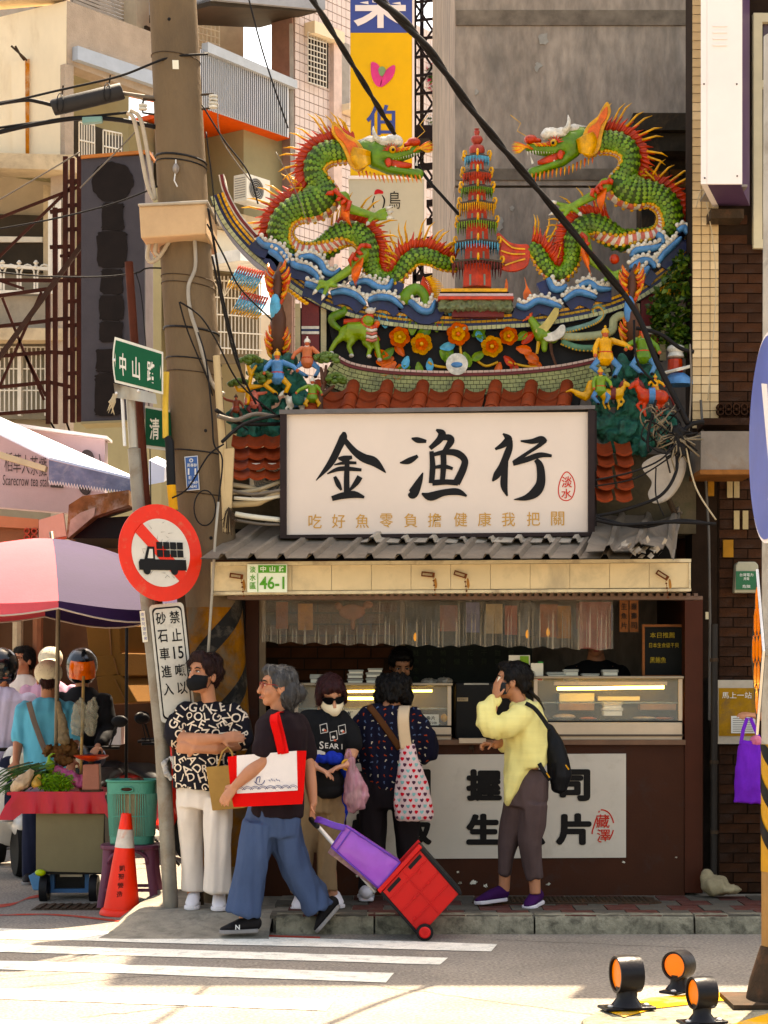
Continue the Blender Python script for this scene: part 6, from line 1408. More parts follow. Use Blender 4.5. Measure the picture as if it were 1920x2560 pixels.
def mask_part(t,c,ax,s,mt):
 r,f,u=ax;L=lambda x,y,z:c+(r*x+f*y+u*z)*s;rows=[]
 for j in range(9):
  z=-.005-.098*j/8;rw=[];zz=math.sin(PI*j/8)
  for i in range(13):
   a=(i-6)/6;x=.073*a;y=.073+.056*(1-abs(a)**1.6)*(.5+.5*zz)-.028*a*a+.002*math.sin(j*2.6)*(1-a*a)-(.008 if j in (0,8) else 0)
   if abs(a)>.9:y -= .01
   rw.append(L(x*(1-.16*max(0,j-4)/4),y,z*(1-.3*abs(a)**2)-.008*abs(a)))
  rows.append(rw)
 o=MB().sheet(rows).bd('face_mask',mt,t,sm=180,fix=False);md=o.modifiers.new('s','SOLIDIFY');md.thickness=.003
 b=MB()
 for sx in (-1,1):
  for z in (-.02,-.085):b.tube([L(.072*sx,.035,z),L(.079*sx,.0,-.015+(z+.05)*.5),L(.078*sx,-.022,-.01)],.0016*s,4)
 b.bd('mask_loop',mt,t)
def skinned(t,mb,mt,vox=.0068):me=remesh(mb,vox,4,.5);return link_mesh('body',me,mt,t,sm=180)
def garment(t,nm,mb,mt,vox=.0095,sm=6,fold=(.006,7,3)):
 me=remesh(mb,vox,sm,.5,fold=fold);bv=BVHTree.FromPolygons([v.co.copy() for v in me.vertices],[tuple(p.vertices) for p in me.polygons]);o=link_mesh(nm,me,mt,t,sm=180);o_bv[o.name]=bv;return o
o_bv={}
def decal(parent_obj,items,mt,nm='print',lift=.0025,dirn=(0,1,0),cell=.010):
 """flat print laid on the cloth: items of (verts2d, faces, centre, right, up)"""
 bv=o_bv[parent_obj.name];d=V(dirn).normalized();out=MB()
 for vs,fs,c,rt,up in items:
  bm=bmesh.new();bv_=[bm.verts.new((x,y,0)) for x,y in vs]
  for f in fs:
   try:bm.faces.new([bv_[i] for i in f])
   except Exception:pass
  bmesh.ops.triangulate(bm,faces=bm.faces)
  for _ in range(3):
   es=[e for e in bm.edges if e.calc_length()>cell]
   if not es:break
   bmesh.ops.subdivide_edges(bm,edges=es,cuts=1);bmesh.ops.triangulate(bm,faces=bm.faces)
  bm.verts.ensure_lookup_table();pos=[];ok=[]
  for v in bm.verts:
   p=c+rt*v.co.x+up*v.co.y;h=bv.ray_cast(p-d*.6,d,1.4)
   if h[0] is None:pos.append(p);ok.append(False)
   else:
    n=h[1] if h[1].dot(d)<0 else-h[1];pos.append(h[0]+n*lift);ok.append(abs(n.dot(d))>.22)
  fl_=[[v.index for v in f.verts] for f in bm.faces if all(ok[v.index] for v in f.verts)]
  fl_=[f for f in fl_ if max((pos[f[0]]-pos[f[1]]).length,(pos[f[1]]-pos[f[2]]).length,(pos[f[0]]-pos[f[2]]).length)<cell*4]
  bm.free()
  if fl_:out.add(pos,fl_)
 if not out.f:return None
 o=out.bd(nm,mt,parent_obj,fix=False)
 return o
def glyph_item(txt,c,h,ang=0,bold=.01,rt=(1,0,0),up=(0,0,1)):
 vs,fs,gw,gh=glyph(txt,bold);k=h/max(gh,.3);ca,sa=math.cos(ang),math.sin(ang)
 return ([((x*ca-y*sa)*k,(x*sa+y*ca)*k) for x,y in vs],fs,V(c),V(rt),V(up))
def poly_item(pts,c,k,ang=0,rt=(1,0,0),up=(0,0,1)):
 ca,sa=math.cos(ang),math.sin(ang);return ([((x*ca-y*sa)*k,(x*sa+y*ca)*k) for x,y in pts],[tuple(range(len(pts)))],V(c),V(rt),V(up))
def shoe(t,heel,toe,mt,sole_mt,w_=.046,h_=.075,up=(0,0,1),toe_mt=None,ankle=None):
 heel=V(heel);toe=V(toe);d=(toe-heel);L=d.length;d.normalize();u=V(up);u=(u-d*u.dot(d)).normalized();a=d.cross(u)
 prof=[(0,.62),(.06,.85),(.25,.92),(.5,.88),(.72,1.05),(.88,.92),(.97,.55),(1.0,.2)]
 L_=[heel+d*L*q+a*w_*k for q,k in prof];R_=[heel+d*L*q-a*w_*k for q,k in prof[::-1]]
 MB().hexa(L_+R_,u*.024).bd('shoe_sole',sole_mt,t,bevel=.006)
 mb=MB().tube([heel+d*L*q+u*z for q,z in ((.04,.055),(.2,.058),(.45,.05),(.7,.036),(.93,.026))],[(w_*.72,.042),(w_*.86,.046),(w_*.88,.040),(w_*.95,.028),(w_*.6,.014)],12,side=a,round_caps=True)
 if ankle is not None:mb.tube([heel+d*L*.2+u*.05,V(ankle)],[(w_*.8,.045),(w_*.78,.042)],12,side=a)
 link_mesh('shoe',remesh(mb,.007,3),mt,t,sm=180)
 if toe_mt:MB().ell(toe-d*.028+u*.014,(w_*.62,.03,.013),rotm(a,d,u)).bd('toe_cap',toe_mt,t,sm=180)
def torso_px(mb,Jf,rows):
 """rows of (u, v, dy, half width px, depth m)"""
 pts=[Jf(u,v,dy) for u,v,dy,_,_ in rows];Y0=pts[0].y
 mb.tube(pts,[(hw*p.y/F,dp) for p,(_,_,_,hw,dp) in zip(pts,rows)],20,side=(1,0,0),round_caps=False)
                       
def JJ(Y):return lambda u,v,dy=0:P(u,v,Y+dy)
def c3(a,c):return (380+a*.3616,1560+c*.3616)
m_maskb=M('mask_black',(.014,.014,.015),.8,var=.15);m_maskw=M('mask_cream',(.74,.66,.52),.85,var=.08)
J=JJ(12.45);t=thing('person','woman in black letter-print blouse and white trousers with arms crossed','person',P(510,2275,12.45))
hc=J(508,1686);ax=axes(-38,4);s=1.1;b=MB();head_shape(b,hc,ax,s)
b.tube([J(516,1712,.02),J(522,1750,.03),J(523,1790,.03)],[.05,.048,.07],12)
b.tube([J(524,1790,.03),J(520,1880,.03),J(515,1960,.03)],[(.15,.09),(.14,.09),(.15,.1)],14,side=(1,0,0))
sh1,el1,wr1=J(456,1790,.0),J(458,1848,-.06),J(553,1846,-.16)
b.tube([sh1,J(450,1822,-.02),el1],[.052,.05,.046],12,round_caps=True).tube([el1,J(500,1849,-.13),wr1],[.047,.043,.029],12,round_caps=True)
hand_shape(b,wr1,(1,-.05,.12),(0,.9,-.3),.35,-1,1.05)
sh2,el2,wr2=J(590,1795,.0),J(594,1860,-.05),J(488,1872,-.13)
b.tube([sh2,J(597,1830,-.02),el2],[.052,.05,.044],12,round_caps=True).tube([el2,J(540,1870,-.12),wr2],[.044,.042,.03],12,round_caps=True);hand_shape(b,wr2,(-1,.15,.05),(0,.9,.2),.5,1)
for hx,kx,fx,dy in ((476,477,481,.12),(545,543,541,-.08)):b.tube([J(hx,1985,.03),J(kx,2100,dy),J(fx,2235,dy)],[.05,.04,.036],10)
skinned(t,b,sk_b);face_parts(t,hc,ax,s,mouth=False);mask_part(t,hc,ax,s,m_maskb)
hair_part(t,hc,ax,s,SHORT+[((0,.04,.105),(.062,.045,.034)),((0,-.05,.075),(.088,.075,.06)),((0,-.06,.02),(.092,.075,.08)),((.06,.02,.06),(.032,.05,.04)),((-.06,.02,.06),(.032,.05,.04))],h_brown if False else M('hair_dark_red',(.032,.013,.012),.45,var=.6,vsc=70,bump=.9,bsc=130,stretch=(1,1,.13)))
m_bl=M('blouse_black',(.016,.014,.020),.8,var=.2,vsc=10,bump=.1,bsc=200)
b=MB();torso_px(b,J,[(525,1758,.05,34,.05),(524,1768,.04,54,.07),(524,1782,.03,66,.095),(522,1804,.02,72,.115),(517,1850,.01,74,.13),(512,1900,.01,75,.135),(510,1950,.01,76,.14),(509,1972,.01,77,.145)])
b.tube([J(470,1778,.02),J(447,1808,.0),J(437,1836,-.02)],[.072,.078,.082],14,round_caps=True);b.tube([J(578,1782,.02),J(602,1815,.0),J(606,1846,-.02)],[.07,.074,.076],14,round_caps=True)
bl=garment(t,'blouse',b,m_bl,fold=(.014,7,3.5))
rs=random.Random(3);items=[];ch='DGEAHLORSIJQGALKEDOZ';k=0
for rr in range(10):
 for cc in range(8):
  u=438+cc*23.5+(rr %2)*11+rs.uniform(-3,3);v=1770+rr*21.5+rs.uniform(-3,3);k += 1
  items.append(glyph_item(ch[(k*7+rr) %20],P(u,v,12.45),rs.uniform(.045,.060),rs.uniform(-1.2,1.2),.012))
decal(bl,items,M('letter_cream',(.66,.56,.46),.8,var=.05,bump=0),'letter_print',.004)['kind']='stuff'
m_wt=M('trouser_white',(.66,.60,.55),.85,var=.08,vsc=5,bump=.1,bsc=160)
b=MB();torso_px(b,J,[(512,1945,.03,66,.11),(511,1985,.03,70,.125),(510,2020,.03,68,.12)])
for pts in ([(474,2000,35,.1,.06),(474,2060,34,.085,.10),(477,2110,30,.075,.12),(480,2170,28,.07,.12),(481,2228,29,.075,.12)],[(546,2000,36,.1,-.03),(545,2060,36,.085,-.08),(543,2110,33,.075,-.09),(542,2170,34,.07,-.09),(541,2231,37,.08,-.09)]):b.tube([J(u,v,w4) for u,v,_,_,w4 in pts],[(h*12.45/F,d) for _,_,h,d,_ in pts],16,side=(1,0,0))
garment(t,'trousers',b,m_wt,fold=(.013,8,2))
m_sh=M('shoe_white',(.70,.67,.68),.7,var=.08);m_mar=M('sole_maroon',(.14,.012,.03),.6)
shoe(t,J(486,2262,.17),J(478,2276,-.05),m_sh,m_sh,.05,ankle=J(485,2228,.12),toe_mt=m_mar);shoe(t,J(548,2264,.04),J(547,2279,-.16),m_sh,m_sh,.05,ankle=J(550,2230,.06),toe_mt=m_mar)
o=t
      
tb_=thing('paper_bag','brown kraft bag hanging from the letter-blouse woman\'s arm','bag',P(565,2026,12.2));Yb_=12.22
mk=M('kraft',(.40,.26,.12),.8,var=.12,vsc=8,bump=.1,bsc=40)
b=MB();q0=[P(514,1918,Yb_),P(592,1912,Yb_),P(612,2020,Yb_),P(530,2027,Yb_)];b.hexa(q0,(.03,.11,.0));b.bd('body',mk,tb_,bevel=.006)
for dy in (0,.1):MB().tube([P(545,1915,Yb_+dy),P(556,1880,Yb_+dy),P(570,1868,Yb_+dy),P(580,1880,Yb_+dy),P(585,1912,Yb_+dy)],.007,6).bd('handle',mk,tb_,sm=180)
                        
J=JJ(11.88);t=thing('person','grey-haired woman in dark tee and wide blue trousers striding and pulling a cart','person',P(690,2334,11.88))
hc=J(694,1717);ax=axes(-76,2);s=1.08;b=MB();head_shape(b,hc,ax,s)
b.tube([J(697,1742,.0),J(700,1785,.0),J(705,1815,.0)],[.058,.054,.075],12);b.tube([J(705,1810,0),J(695,1900,0),J(690,2000,0)],[(.12,.13),(.12,.13),(.13,.14)],14,side=(1,0,0))
sh1,el1,wr1=J(672,1815,-.15),J(658,1905,-.20),J(588,1965,-.245)
b.tube([sh1,J(665,1860,-.18),el1],[.056,.05,.046],12,round_caps=True).tube([el1,J(620,1935,-.235),wr1],[.047,.042,.028],12,round_caps=True);hand_shape(b,wr1,(-.62,.02,-.78),(.5,.8,-.4),.45,-1,1.05)
sh2,el2,wr2=J(745,1815,.12),J(772,1920,.10),J(783,2008,.02)
b.tube([sh2,J(760,1870,.12),el2],[.056,.05,.042],12,round_caps=True).tube([el2,J(778,1965,.06),wr2],[.042,.038,.027],12,round_caps=True);hand_shape(b,wr2,(-.1,-.1,-1),(.9,-.3,-.1),.9,1)
b.tube([J(650,2040,-.05),J(630,2160,-.05),J(610,2300,-.05)],[.05,.04,.034],10).tube([J(720,2040,.05),J(735,2160,.06),J(805,2272,.06)],[.05,.04,.034],10)
skinned(t,b,sk_b);face_parts(t,hc,ax,s)
r_,f_,u_=ax;Lh=lambda x,y,z:hc+(r_*x+f_*y+u_*z)*s
hair_part(t,hc,ax,s,SHORT+[((0,-.06,-.01),(.088,.07,.09)),((0,-.085,-.06),(.075,.045,.06)),((0,.045,.098),(.055,.045,.03)),((.07,-.05,-.05),(.022,.05,.05)),((-.07,-.05,-.05),(.022,.05,.05)),((-.02,-.125,-.03),(.05,.04,.05)),((0,-.055,-.085),(.08,.055,.06)),((.06,-.045,-.085),(.03,.045,.05))],h_grey,.008,.008)
gl=MB()
for sx in (-1,1):
 gl.tube([Lh(sx*(.034+.024*math.cos(a)),.097-.004*abs(math.cos(a)),.008+.018*math.sin(a)) for a in [i*PI/6 for i in range(13)]],.0022,5);gl.tube([Lh(.058*sx,.093,.012),Lh(.078*sx,.04,.012),Lh(.08*sx,-.01,.0)],.0024,5)
gl.tube([Lh(-.01,.1,.012),Lh(.01,.1,.012)],.002,5);gl.bd('glasses',M('glasses_red',(.25,.02,.02),.3,bump=0),t,sm=180)
m_dt=M('tee_maroon_black',(.022,.012,.015),.85,var=.2,vsc=8,bump=.1,bsc=200)
b=MB();torso_px(b,J,[(702,1780,0,24,.08),(706,1795,0,46,.15),(708,1820,0,60,.17),(702,1870,0,64,.165),(694,1930,0,64,.165),(692,1990,0,66,.175),(690,2040,0,68,.185)])
b.tube([J(680,1803,-.11),J(668,1832,-.165),J(660,1874,-.19)],[.078,.08,.08],14,round_caps=True);b.tube([J(742,1810,.1),J(757,1850,.12),J(763,1885,.12)],[.07,.072,.07],14,round_caps=True)
garment(t,'tee',b,m_dt,fold=(.014,7,3))
m_blue=M('trouser_blue',(.085,.115,.185),.9,var=.22,vsc=6,bump=.15,bsc=180,stretch=(1,1,.6))
b=MB();torso_px(b,J,[(688,2005,0,62,.16),(684,2050,0,70,.17),(685,2090,0,66,.16)])
for pts in ([(652,2060,-.05,42,.15),(640,2110,-.06,42,.145),(628,2170,-.06,40,.13),(618,2230,-.06,42,.125),(606,2284,-.06,44,.125)],[(712,2070,.04,42,.15),(722,2120,.05,41,.14),(742,2175,.06,39,.125),(772,2225,.07,38,.12),(800,2274,.07,39,.12)]):
 b.tube([J(u,v,d) for u,v,d,*_ in pts],[(h*11.88/F,d) for*_,h,d in pts],18,side=(1,0,0))
garment(t,'trousers',b,m_blue,fold=(.017,9,1.4))
m_bs=M('shoe_black',(.018,.015,.016),.7,var=.2);m_gs=M('sole_grey',(.30,.28,.27),.7,var=.15);m_ps=M('sole_pink',(.36,.12,.12),.7)
shoe(t,J(646,2330,-.06),J(548,2334,-.08),m_bs,m_gs,.05,ankle=J(622,2292,-.06))
shoe(t,J(852,2266,.07),J(793,2334,.06),m_bs,m_gs,.05,up=(-.75,0,.65),ankle=J(815,2268,.07))
nb=MB();put_text(nb,'N',J(594,2318,-.125),(1,0,0),(0,0,1),None,.030,.03);nb.bd('shoe_mark',M('mark_white',(.7,.68,.66),.6,bump=0),t)
       
tt_=thing('tote_bag','white tote with red sides and straps hanging on the walking woman\'s shoulder','bag',P(668,2010,11.6));Yo=11.66
m_tr=M('tote_red',(.56,.02,.035),.75,var=.1,bump=.1,bsc=120);m_tw=M('tote_white',(.70,.645,.62),.8,var=.06,bump=.1,bsc=120)
def bq(u,v):return P(u,v,Yo-.018*math.sin(max(0,min(1,(u-570)/195))*PI))
def panel(nm,q,mt,yo=0):
 rows=[]
 for j in range(5):
  rows.append([(lambda a,c:bq(a[0]+(c[0]-a[0])*i/8,a[1]+(c[1]-a[1])*i/8)+V((0,yo+.004*noise.noise(V((i*.7,j*.9,len(nm)))),0)))((q[0][0]+(q[3][0]-q[0][0])*j/4,q[0][1]+(q[3][1]-q[0][1])*j/4),(q[1][0]+(q[2][0]-q[1][0])*j/4,q[1][1]+(q[2][1]-q[1][1])*j/4)) for i in range(9)])
 return MB().sheet(rows).bd(nm,mt,tt_,sm=180,fix=False)
panel('front_panel',[(592,1889),(742,1877),(744,1976),(592,1984)],m_tw);panel('side_strip',[(569,1892),(592,1889),(592,1984),(577,1985)],m_tr);panel('side_strip',[(742,1877),(766,1877),(760,1976),(744,1976)],m_tr)
panel('bottom_strip',[(577,1985),(760,1976),(756,2010),(584,2018)],m_tr)
MB().hexa([P(570,1893,Yo+.012),P(765,1879,Yo+.012),P(756,2008,Yo+.012),P(584,2016,Yo+.012)],(0,.09,0)).bd('body',m_tr,tt_,bevel=.01)
for du,dy in ((0,-.02),(9,.03)):
 q=spline([P(704+du,1884,Yo-.02),P(694+du,1840,Yo-.01+dy),P(684+du,1800,Yo-.01+dy),P(690,1782,Yo+.07),P(704,1780,Yo+.16)],6);MB().tube(q,[(.024,.003)]*len(q),8,side=(1,0,0)).bd('strap',m_tr,tt_,sm=180)
b=MB()
for k in range(8):
 for rr in (12,8):stroke_px(b,[(600+k*19+rr*math.cos(a),1978-k*.7-rr*.9*math.sin(a),1.3) for a in [PI*.1+i*PI*.8/5 for i in range(6)]],Yo-.022,2)
stroke_px(b,[(636,1954,2),(646,1962,2),(656,1960,2),(662,1951,2)],Yo-.022,3);stroke_px(b,[(640,1958,2),(642,1946,3),(650,1942,2),(648,1956,2)],Yo-.022,3)
for i in range(5):stroke_px(b,[(672+i*6,1950-(i %2)*3,1.6),(676+i*6,1953-i %2,1.6)],Yo-.022,2)
b.bd('print',M('tote_ink',(.10,.11,.2),.8,bump=0),tt_,fix=False)
                      
def c4(a,c):return (700+a*.3617,1600+c*.3617)
J=JJ(12.4);t=thing('person','woman in sunglasses, cream mask and black printed tee looking down at her phone hands','person',P(800,2275,12.4))
t['label']='woman in sunglasses, cream mask and black printed tee looking down at her hands'
hc=J(828,1738);ax=axes(14,-26,4);s=1.06;b=MB();head_shape(b,hc,ax,s)
b.tube([J(820,1752,.04),J(812,1785,.05),J(808,1810,.04)],[.056,.055,.075],12).tube([J(808,1800,.03),J(805,1900,.03),J(803,2000,.03)],[(.14,.1),(.13,.1),(.14,.11)],14,side=(1,0,0))
sh1,el1,wr1=J(757,1810,.0),J(752,1890,-.02),J(786,1916,-.18);b.tube([sh1,el1],[.052,.045],12,round_caps=True).tube([el1,wr1],[.045,.028],12,round_caps=True);hand_shape(b,wr1,(.75,-.35,-.35),(.1,-.2,-1),.35,1,1.05)
sh2,el2,wr2=J(862,1812,.0),J(880,1878,-.03),J(868,1912,-.17);b.tube([sh2,el2],[.052,.045],12,round_caps=True).tube([el2,wr2],[.045,.028],12,round_caps=True);hand_shape(b,wr2,(-.75,-.35,-.2),(-.1,-.2,-1),.35,-1,1.05)
b.tube([J(785,2000,.03),J(765,2110,.03),J(748,2240,.03)],[.05,.04,.034],10).tube([J(825,2000,.03),J(822,2110,.03),J(832,2240,.03)],[.05,.04,.034],10)
skinned(t,b,sk_a);mask_part(t,hc,ax,s,m_maskw)
r_,f_,u_=ax;Lh=lambda x,y,z:hc+(r_*x+f_*y+u_*z)*s
g=MB()
for sx in (-1,1):g.hexa([Lh(sx*x,.102-abs(x)*.35,z) for x,z in smooth_closed([(.006,.028),(.035,.032),(.062,.026),(.064,.002),(.040,-.014),(.014,-.008)],3)],f_*.006);g.bar(Lh(.062*sx,.078,.016),Lh(.08*sx,-.01,.008),.008,.016)
g.bar(Lh(-.012,.1,.02),Lh(.012,.1,.02),.008,.012);g.bd('sunglasses',M('lens_black',(.008,.008,.009),.12,var=0,bump=0),t)
hair_part(t,hc,ax,s,SHORT+[((0,-.04,.0),(.094,.075,.085)),((.074,.012,.0),(.024,.045,.065)),((-.074,.012,.0),(.024,.045,.065)),((0,.058,.082),(.064,.036,.030)),((.04,.07,.066),(.035,.022,.022)),((-.04,.07,.066),(.035,.022,.022))],M('hair_auburn',(.045,.013,.014),.4,var=.6,vsc=70,bump=.9,bsc=130,stretch=(1,1,.13)))
m_bt=M('tee_black',(.012,.012,.013),.85,var=.2,vsc=9,bump=.1,bsc=200)
b=MB();torso_px(b,J,[(812,1782,.04,30,.07),(810,1793,.03,52,.11),(808,1815,.02,60,.13),(808,1860,.01,60,.135),(808,1900,.01,60,.14),(806,1925,.01,60,.14)])
b.tube([J(768,1800,.02),J(751,1835,.0),J(748,1870,-.01)],[.068,.072,.072],14,round_caps=True).tube([J(852,1802,.02),J(872,1830,.0),J(880,1858,-.02)],[.066,.07,.07],14,round_caps=True)
te=garment(t,'tee',b,m_bt,fold=(.012,8,4))
pw=M('tee_print',(.55,.52,.48),.8,var=.1,bump=0);items=[]
for (a,c,h_) in ((305,610,.0),(372,660,.0),(430,618,.0)):
 u,v=c4(a,c);cc=P(u,v,12.4);fr=[(-.024,-.03),(.024,-.026),(.026,.032),(-.022,.028)]
 for i in range(4):p,q=fr[i],fr[(i+1) %4];items.append(poly_item([p,q,(q[0]*.86,q[1]*.86),(p[0]*.86,p[1]*.86)],cc,1.0,.15))
 items.append(poly_item([(.011*math.cos(x),.009*math.sin(x)) for x in [i*PI/4 for i in range(8)]],cc-V((0,0,.008)),1.0))
for i,chh in enumerate('SEARI'):u,v=c4(292+i*34,722+3*i);items.append(glyph_item(chh,P(u,v,12.4),.048 if i==0 else .034,0,.012))
u,v=c4(262,770);items += [poly_item([(-.05,-.012),(.05,-.016),(.05,.0),(.02,.012),(-.03,.016),(-.05,.006)],P(u,v,12.4),1.0)]
decal(te,items,pw,'shirt_print')
decal(te,[poly_item([(-.008,-.006),(.008,-.006),(.006,.006),(-.006,.006)],P(*c4(a,c),12.4),1.0) for a,c in ((316,622),(382,690),(438,632))],M('print_coral',(.5,.15,.1),.8,bump=0),'shirt_print',.004)
m_kh=M('trouser_khaki',(.30,.215,.14),.85,var=.15,vsc=7,bump=.12,bsc=170)
b=MB();torso_px(b,J,[(806,1900,.03,52,.11),(805,1990,.03,56,.125),(803,2030,.03,54,.12)])
for pts in ([(776,2010,34,.1),(768,2070,32,.095),(760,2120,27,.08),(754,2180,24,.07),(750,2232,23,.07)],[(832,2010,32,.1),(826,2070,30,.095),(818,2120,26,.08),(816,2180,24,.07),(818,2226,23,.07)]):b.tube([J(u,v,.03) for u,v,*_ in pts],[(h*12.4/F,d) for*_,h,d in pts],16,side=(1,0,0))
garment(t,'trousers',b,m_kh,fold=(.014,10,3))
m_jb=M('jacket_blue',(.012,.045,.30),.8,var=.25,vsc=9,bump=.2)
b=MB();b.tube([J(766+i*13,1896+5*math.sin(i),-.11+.012*(i-3.5)**2*.25) for i in range(8)],[.03,.035,.03,.038,.032,.04,.035,.028],10,round_caps=True).tube([J(850,1905,-.06),J(862,1940,-.04),J(862,2010,.02),J(856,2060,.04)],[.03,.038,.03,.014],10).ell(J(838,1900,-.13),(.05,.04,.035)).tube([J(770,1900,.0),J(758,1960,.06)],[.03,.02],8)
garment(t,'tied_jacket',b,m_jb,.008,4,(.010,18,14))
b=MB().ell(J(820,1950,-.12),(.105,.06,.085)).ell(J(822,1975,-.12),(.095,.055,.06)).tube([J(760,1912,-.02),J(820,1912,-.12),J(872,1915,-.02)],.018,8)
garment(t,'waist_bag',b,M('bag_black',(.012,.011,.012),.7,var=.3),.008,4,(.006,12,8))
for hx,hv,tx,tv in ((756,2262,742,2282),(834,2262,846,2272)):shoe(t,J(hx,hv,.14),J(tx,tv,-.08),m_sh,m_sh,.05,ankle=J(hx,hv-30,.1))
MB().tube([wr2+V((.034*math.cos(a),.02*math.cos(a),.033*math.sin(a))) for a in [i*PI/6 for i in range(13)]],.007,6).bd('bracelet',c_bead,t,sm=180)
tp_=thing('plastic_bag','pink striped translucent plastic bag hanging from the sunglasses woman\'s wrist','bag',P(885,2022,12.2));Jb=JJ(12.24)
me=remesh(MB().tube([Jb(878,1900),Jb(880,1930),Jb(886,1960),Jb(890,1990),Jb(886,2012),Jb(880,2022)],[(.022,.02),(.045,.035),(.072,.05),(.082,.06),(.07,.05),(.03,.03)],16,side=(1,0,0),round_caps=True).ell(Jb(905,1975),(.04,.04,.06)),.009,3,fold=(.014,22,7))
link_mesh('bag',me,M('plastic_pink',(.50,.30,.33),.25,var=.5,vsc=9,alpha=.72,dirt=(.42,.06,.14),dsc=5,stretch=(3,1,.6)),tp_,sm=180)
for du in (0,10):MB().tube([Jb(870+du,1908),Jb(866+du,1885),Jb(872,1872)],[(.014,.004),(.01,.004),(.007,.004)],6,side=(1,0,0)).bd('handle',MATS['plastic_pink'],tp_,sm=180)
b=MB().ell(Jb(880,1995),(.045,.03,.04)).ell(Jb(895,1985),(.035,.03,.035));link_mesh('contents',remesh(b,.008,2),m_foam,tp_,sm=180)
                           
J=JJ(12.78);t=thing('person','customer seen from behind in navy patterned blouse and dark trousers at the counter','person',P(965,2256,12.78))
hc=J(984,1738);ax=axes(172,-30);s=1.06;b=MB();head_shape(b,hc,ax,s)
b.tube([J(980,1745,-.02),J(975,1775,-.06),J(972,1800,-.05)],[.056,.055,.08],12).tube([J(970,1795,-.03),J(972,1880,-.01),J(975,1980,.0)],[(.15,.1),(.14,.1),(.14,.11)],14,side=(1,0,0))
for pts in ([(905,1808,0),(890,1880,.05),(930,1920,.22)],[(1040,1808,0),(1062,1880,.05),(1040,1905,.24)]):b.tube([J(*p) for p in pts],[.052,.044,.028],12,round_caps=True);hand_shape(b,J(*pts[-1]),(.2,1,.1),(0,0,-1),.4,1)
b.tube([J(935,1985,0),J(932,2110,0),J(916,2235,.02)],[.05,.04,.034],10).tube([J(1010,1985,0),J(1020,2110,0),J(1018,2235,.02)],[.05,.04,.034],10)
skinned(t,b,sk_b)
hair_part(t,hc,ax,s,SHORT+[((0,-.03,.02),(.1,.1,.1)),((0,-.08,.02),(.085,.06,.07)),((.05,-.05,.06),(.06,.06,.06)),((-.05,-.05,.06),(.06,.06,.06)),((.085,0,-.01),(.035,.06,.06)),((-.085,0,-.01),(.035,.06,.06)),((.03,-.1,.06),(.04,.03,.04)),((-.04,-.1,.02),(.04,.03,.04))],h_black,.008,.016)
m_nv=M('blouse_navy',(.014,.014,.032),.85,var=.2,vsc=9,bump=.1,bsc=200)
b=MB();torso_px(b,J,[(974,1762,-.06,30,.07),(972,1776,-.05,60,.11),(970,1800,-.03,74,.14),(972,1850,-.01,76,.15),(976,1900,0,74,.15),(980,1950,0,72,.15),(982,1975,0,70,.15)])
b.tube([J(918,1790,-.02),J(894,1830,.0),J(884,1880,.05)],[.075,.09,.085],14,round_caps=True).tube([J(1030,1790,-.02),J(1060,1840,.02),J(1066,1880,.06)],[.075,.09,.085],14,round_caps=True)
bl=garment(t,'blouse',b,m_nv,fold=(.012,8,3))
rs=random.Random(5);mats3=[M('print_cream',(.55,.5,.42),.8,bump=0),M('print_rust',(.36,.08,.04),.8,bump=0),M('print_slate',(.12,.16,.25),.8,bump=0)];its=[[],[],[]]
for rr in range(13):
 for cc in range(12):
  u=878+cc*17+rs.uniform(-3,3);v=1770+rr*16.5+rs.uniform(-3,3);its[rs.randrange(3)].append(poly_item([(-.002,-.009),(.003,-.009),(.004,.004),(.008,.008),(.0,.011),(-.004,.006)],P(u,v,12.78),1.0,rs.uniform(-1.5,1.5)))
for k in range(3):decal(bl,its[k],mats3[k],'fabric_print')['kind']='stuff'
m_dk=M('trouser_dark',(.024,.018,.020),.85,var=.2,vsc=7,bump=.1)
b=MB();torso_px(b,J,[(972,1930,0,64,.13),(972,1985,0,70,.145),(972,2020,0,68,.14)])
for pts in ([(936,2005,36,.12),(934,2060,35,.11),(932,2120,30,.09),(926,2180,25,.075),(918,2226,23,.07)],[(1010,2005,36,.12),(1016,2060,35,.11),(1020,2120,32,.09),(1022,2180,26,.075),(1020,2226,24,.07)]):b.tube([J(u,v,.0) for u,v,*_ in pts],[(h*12.78/F,d) for*_,h,d in pts],16,side=(1,0,0))
garment(t,'trousers',b,m_dk,fold=(.013,9,3))
shoe(t,J(916,2254,-.10),J(914,2240,.14),m_sh,m_sh,.055,ankle=J(918,2222,-.02));shoe(t,J(1018,2254,-.10),J(1020,2240,.14),m_sh,m_sh,.05,ankle=J(1018,2222,-.02))
q=spline([J(922,1764,-.12),J(950,1800,-.17),J(975,1835,-.18),J(1000,1872,-.17)],4);MB().tube(q,[(.022,.003)]*len(q),8,side=(1,0,.6)).bd('bag_strap',M('strap_brown',(.12,.055,.025),.7,var=.2),t,sm=180)
th_=thing('shopping_bag','heart-print shopping bag with cream straps on the back-turned customer\'s shoulder','bag',P(1034,2052,12.5));Jh=JJ(12.5)
b=MB();b.tube([Jh(1018,1862),Jh(1022,1900),Jh(1028,1950),Jh(1032,2000),Jh(1034,2040),Jh(1034,2052)],[(.05,.02),(.065,.045),(.10,.06),(.125,.07),(.126,.07),(.11,.055)],18,side=(1,0,0))
hb=garment(th_,'bag',b,M('bag_pale_pink',(.60,.47,.46),.75,var=.12,vsc=8,bump=.1),.009,4,(.008,12,5))
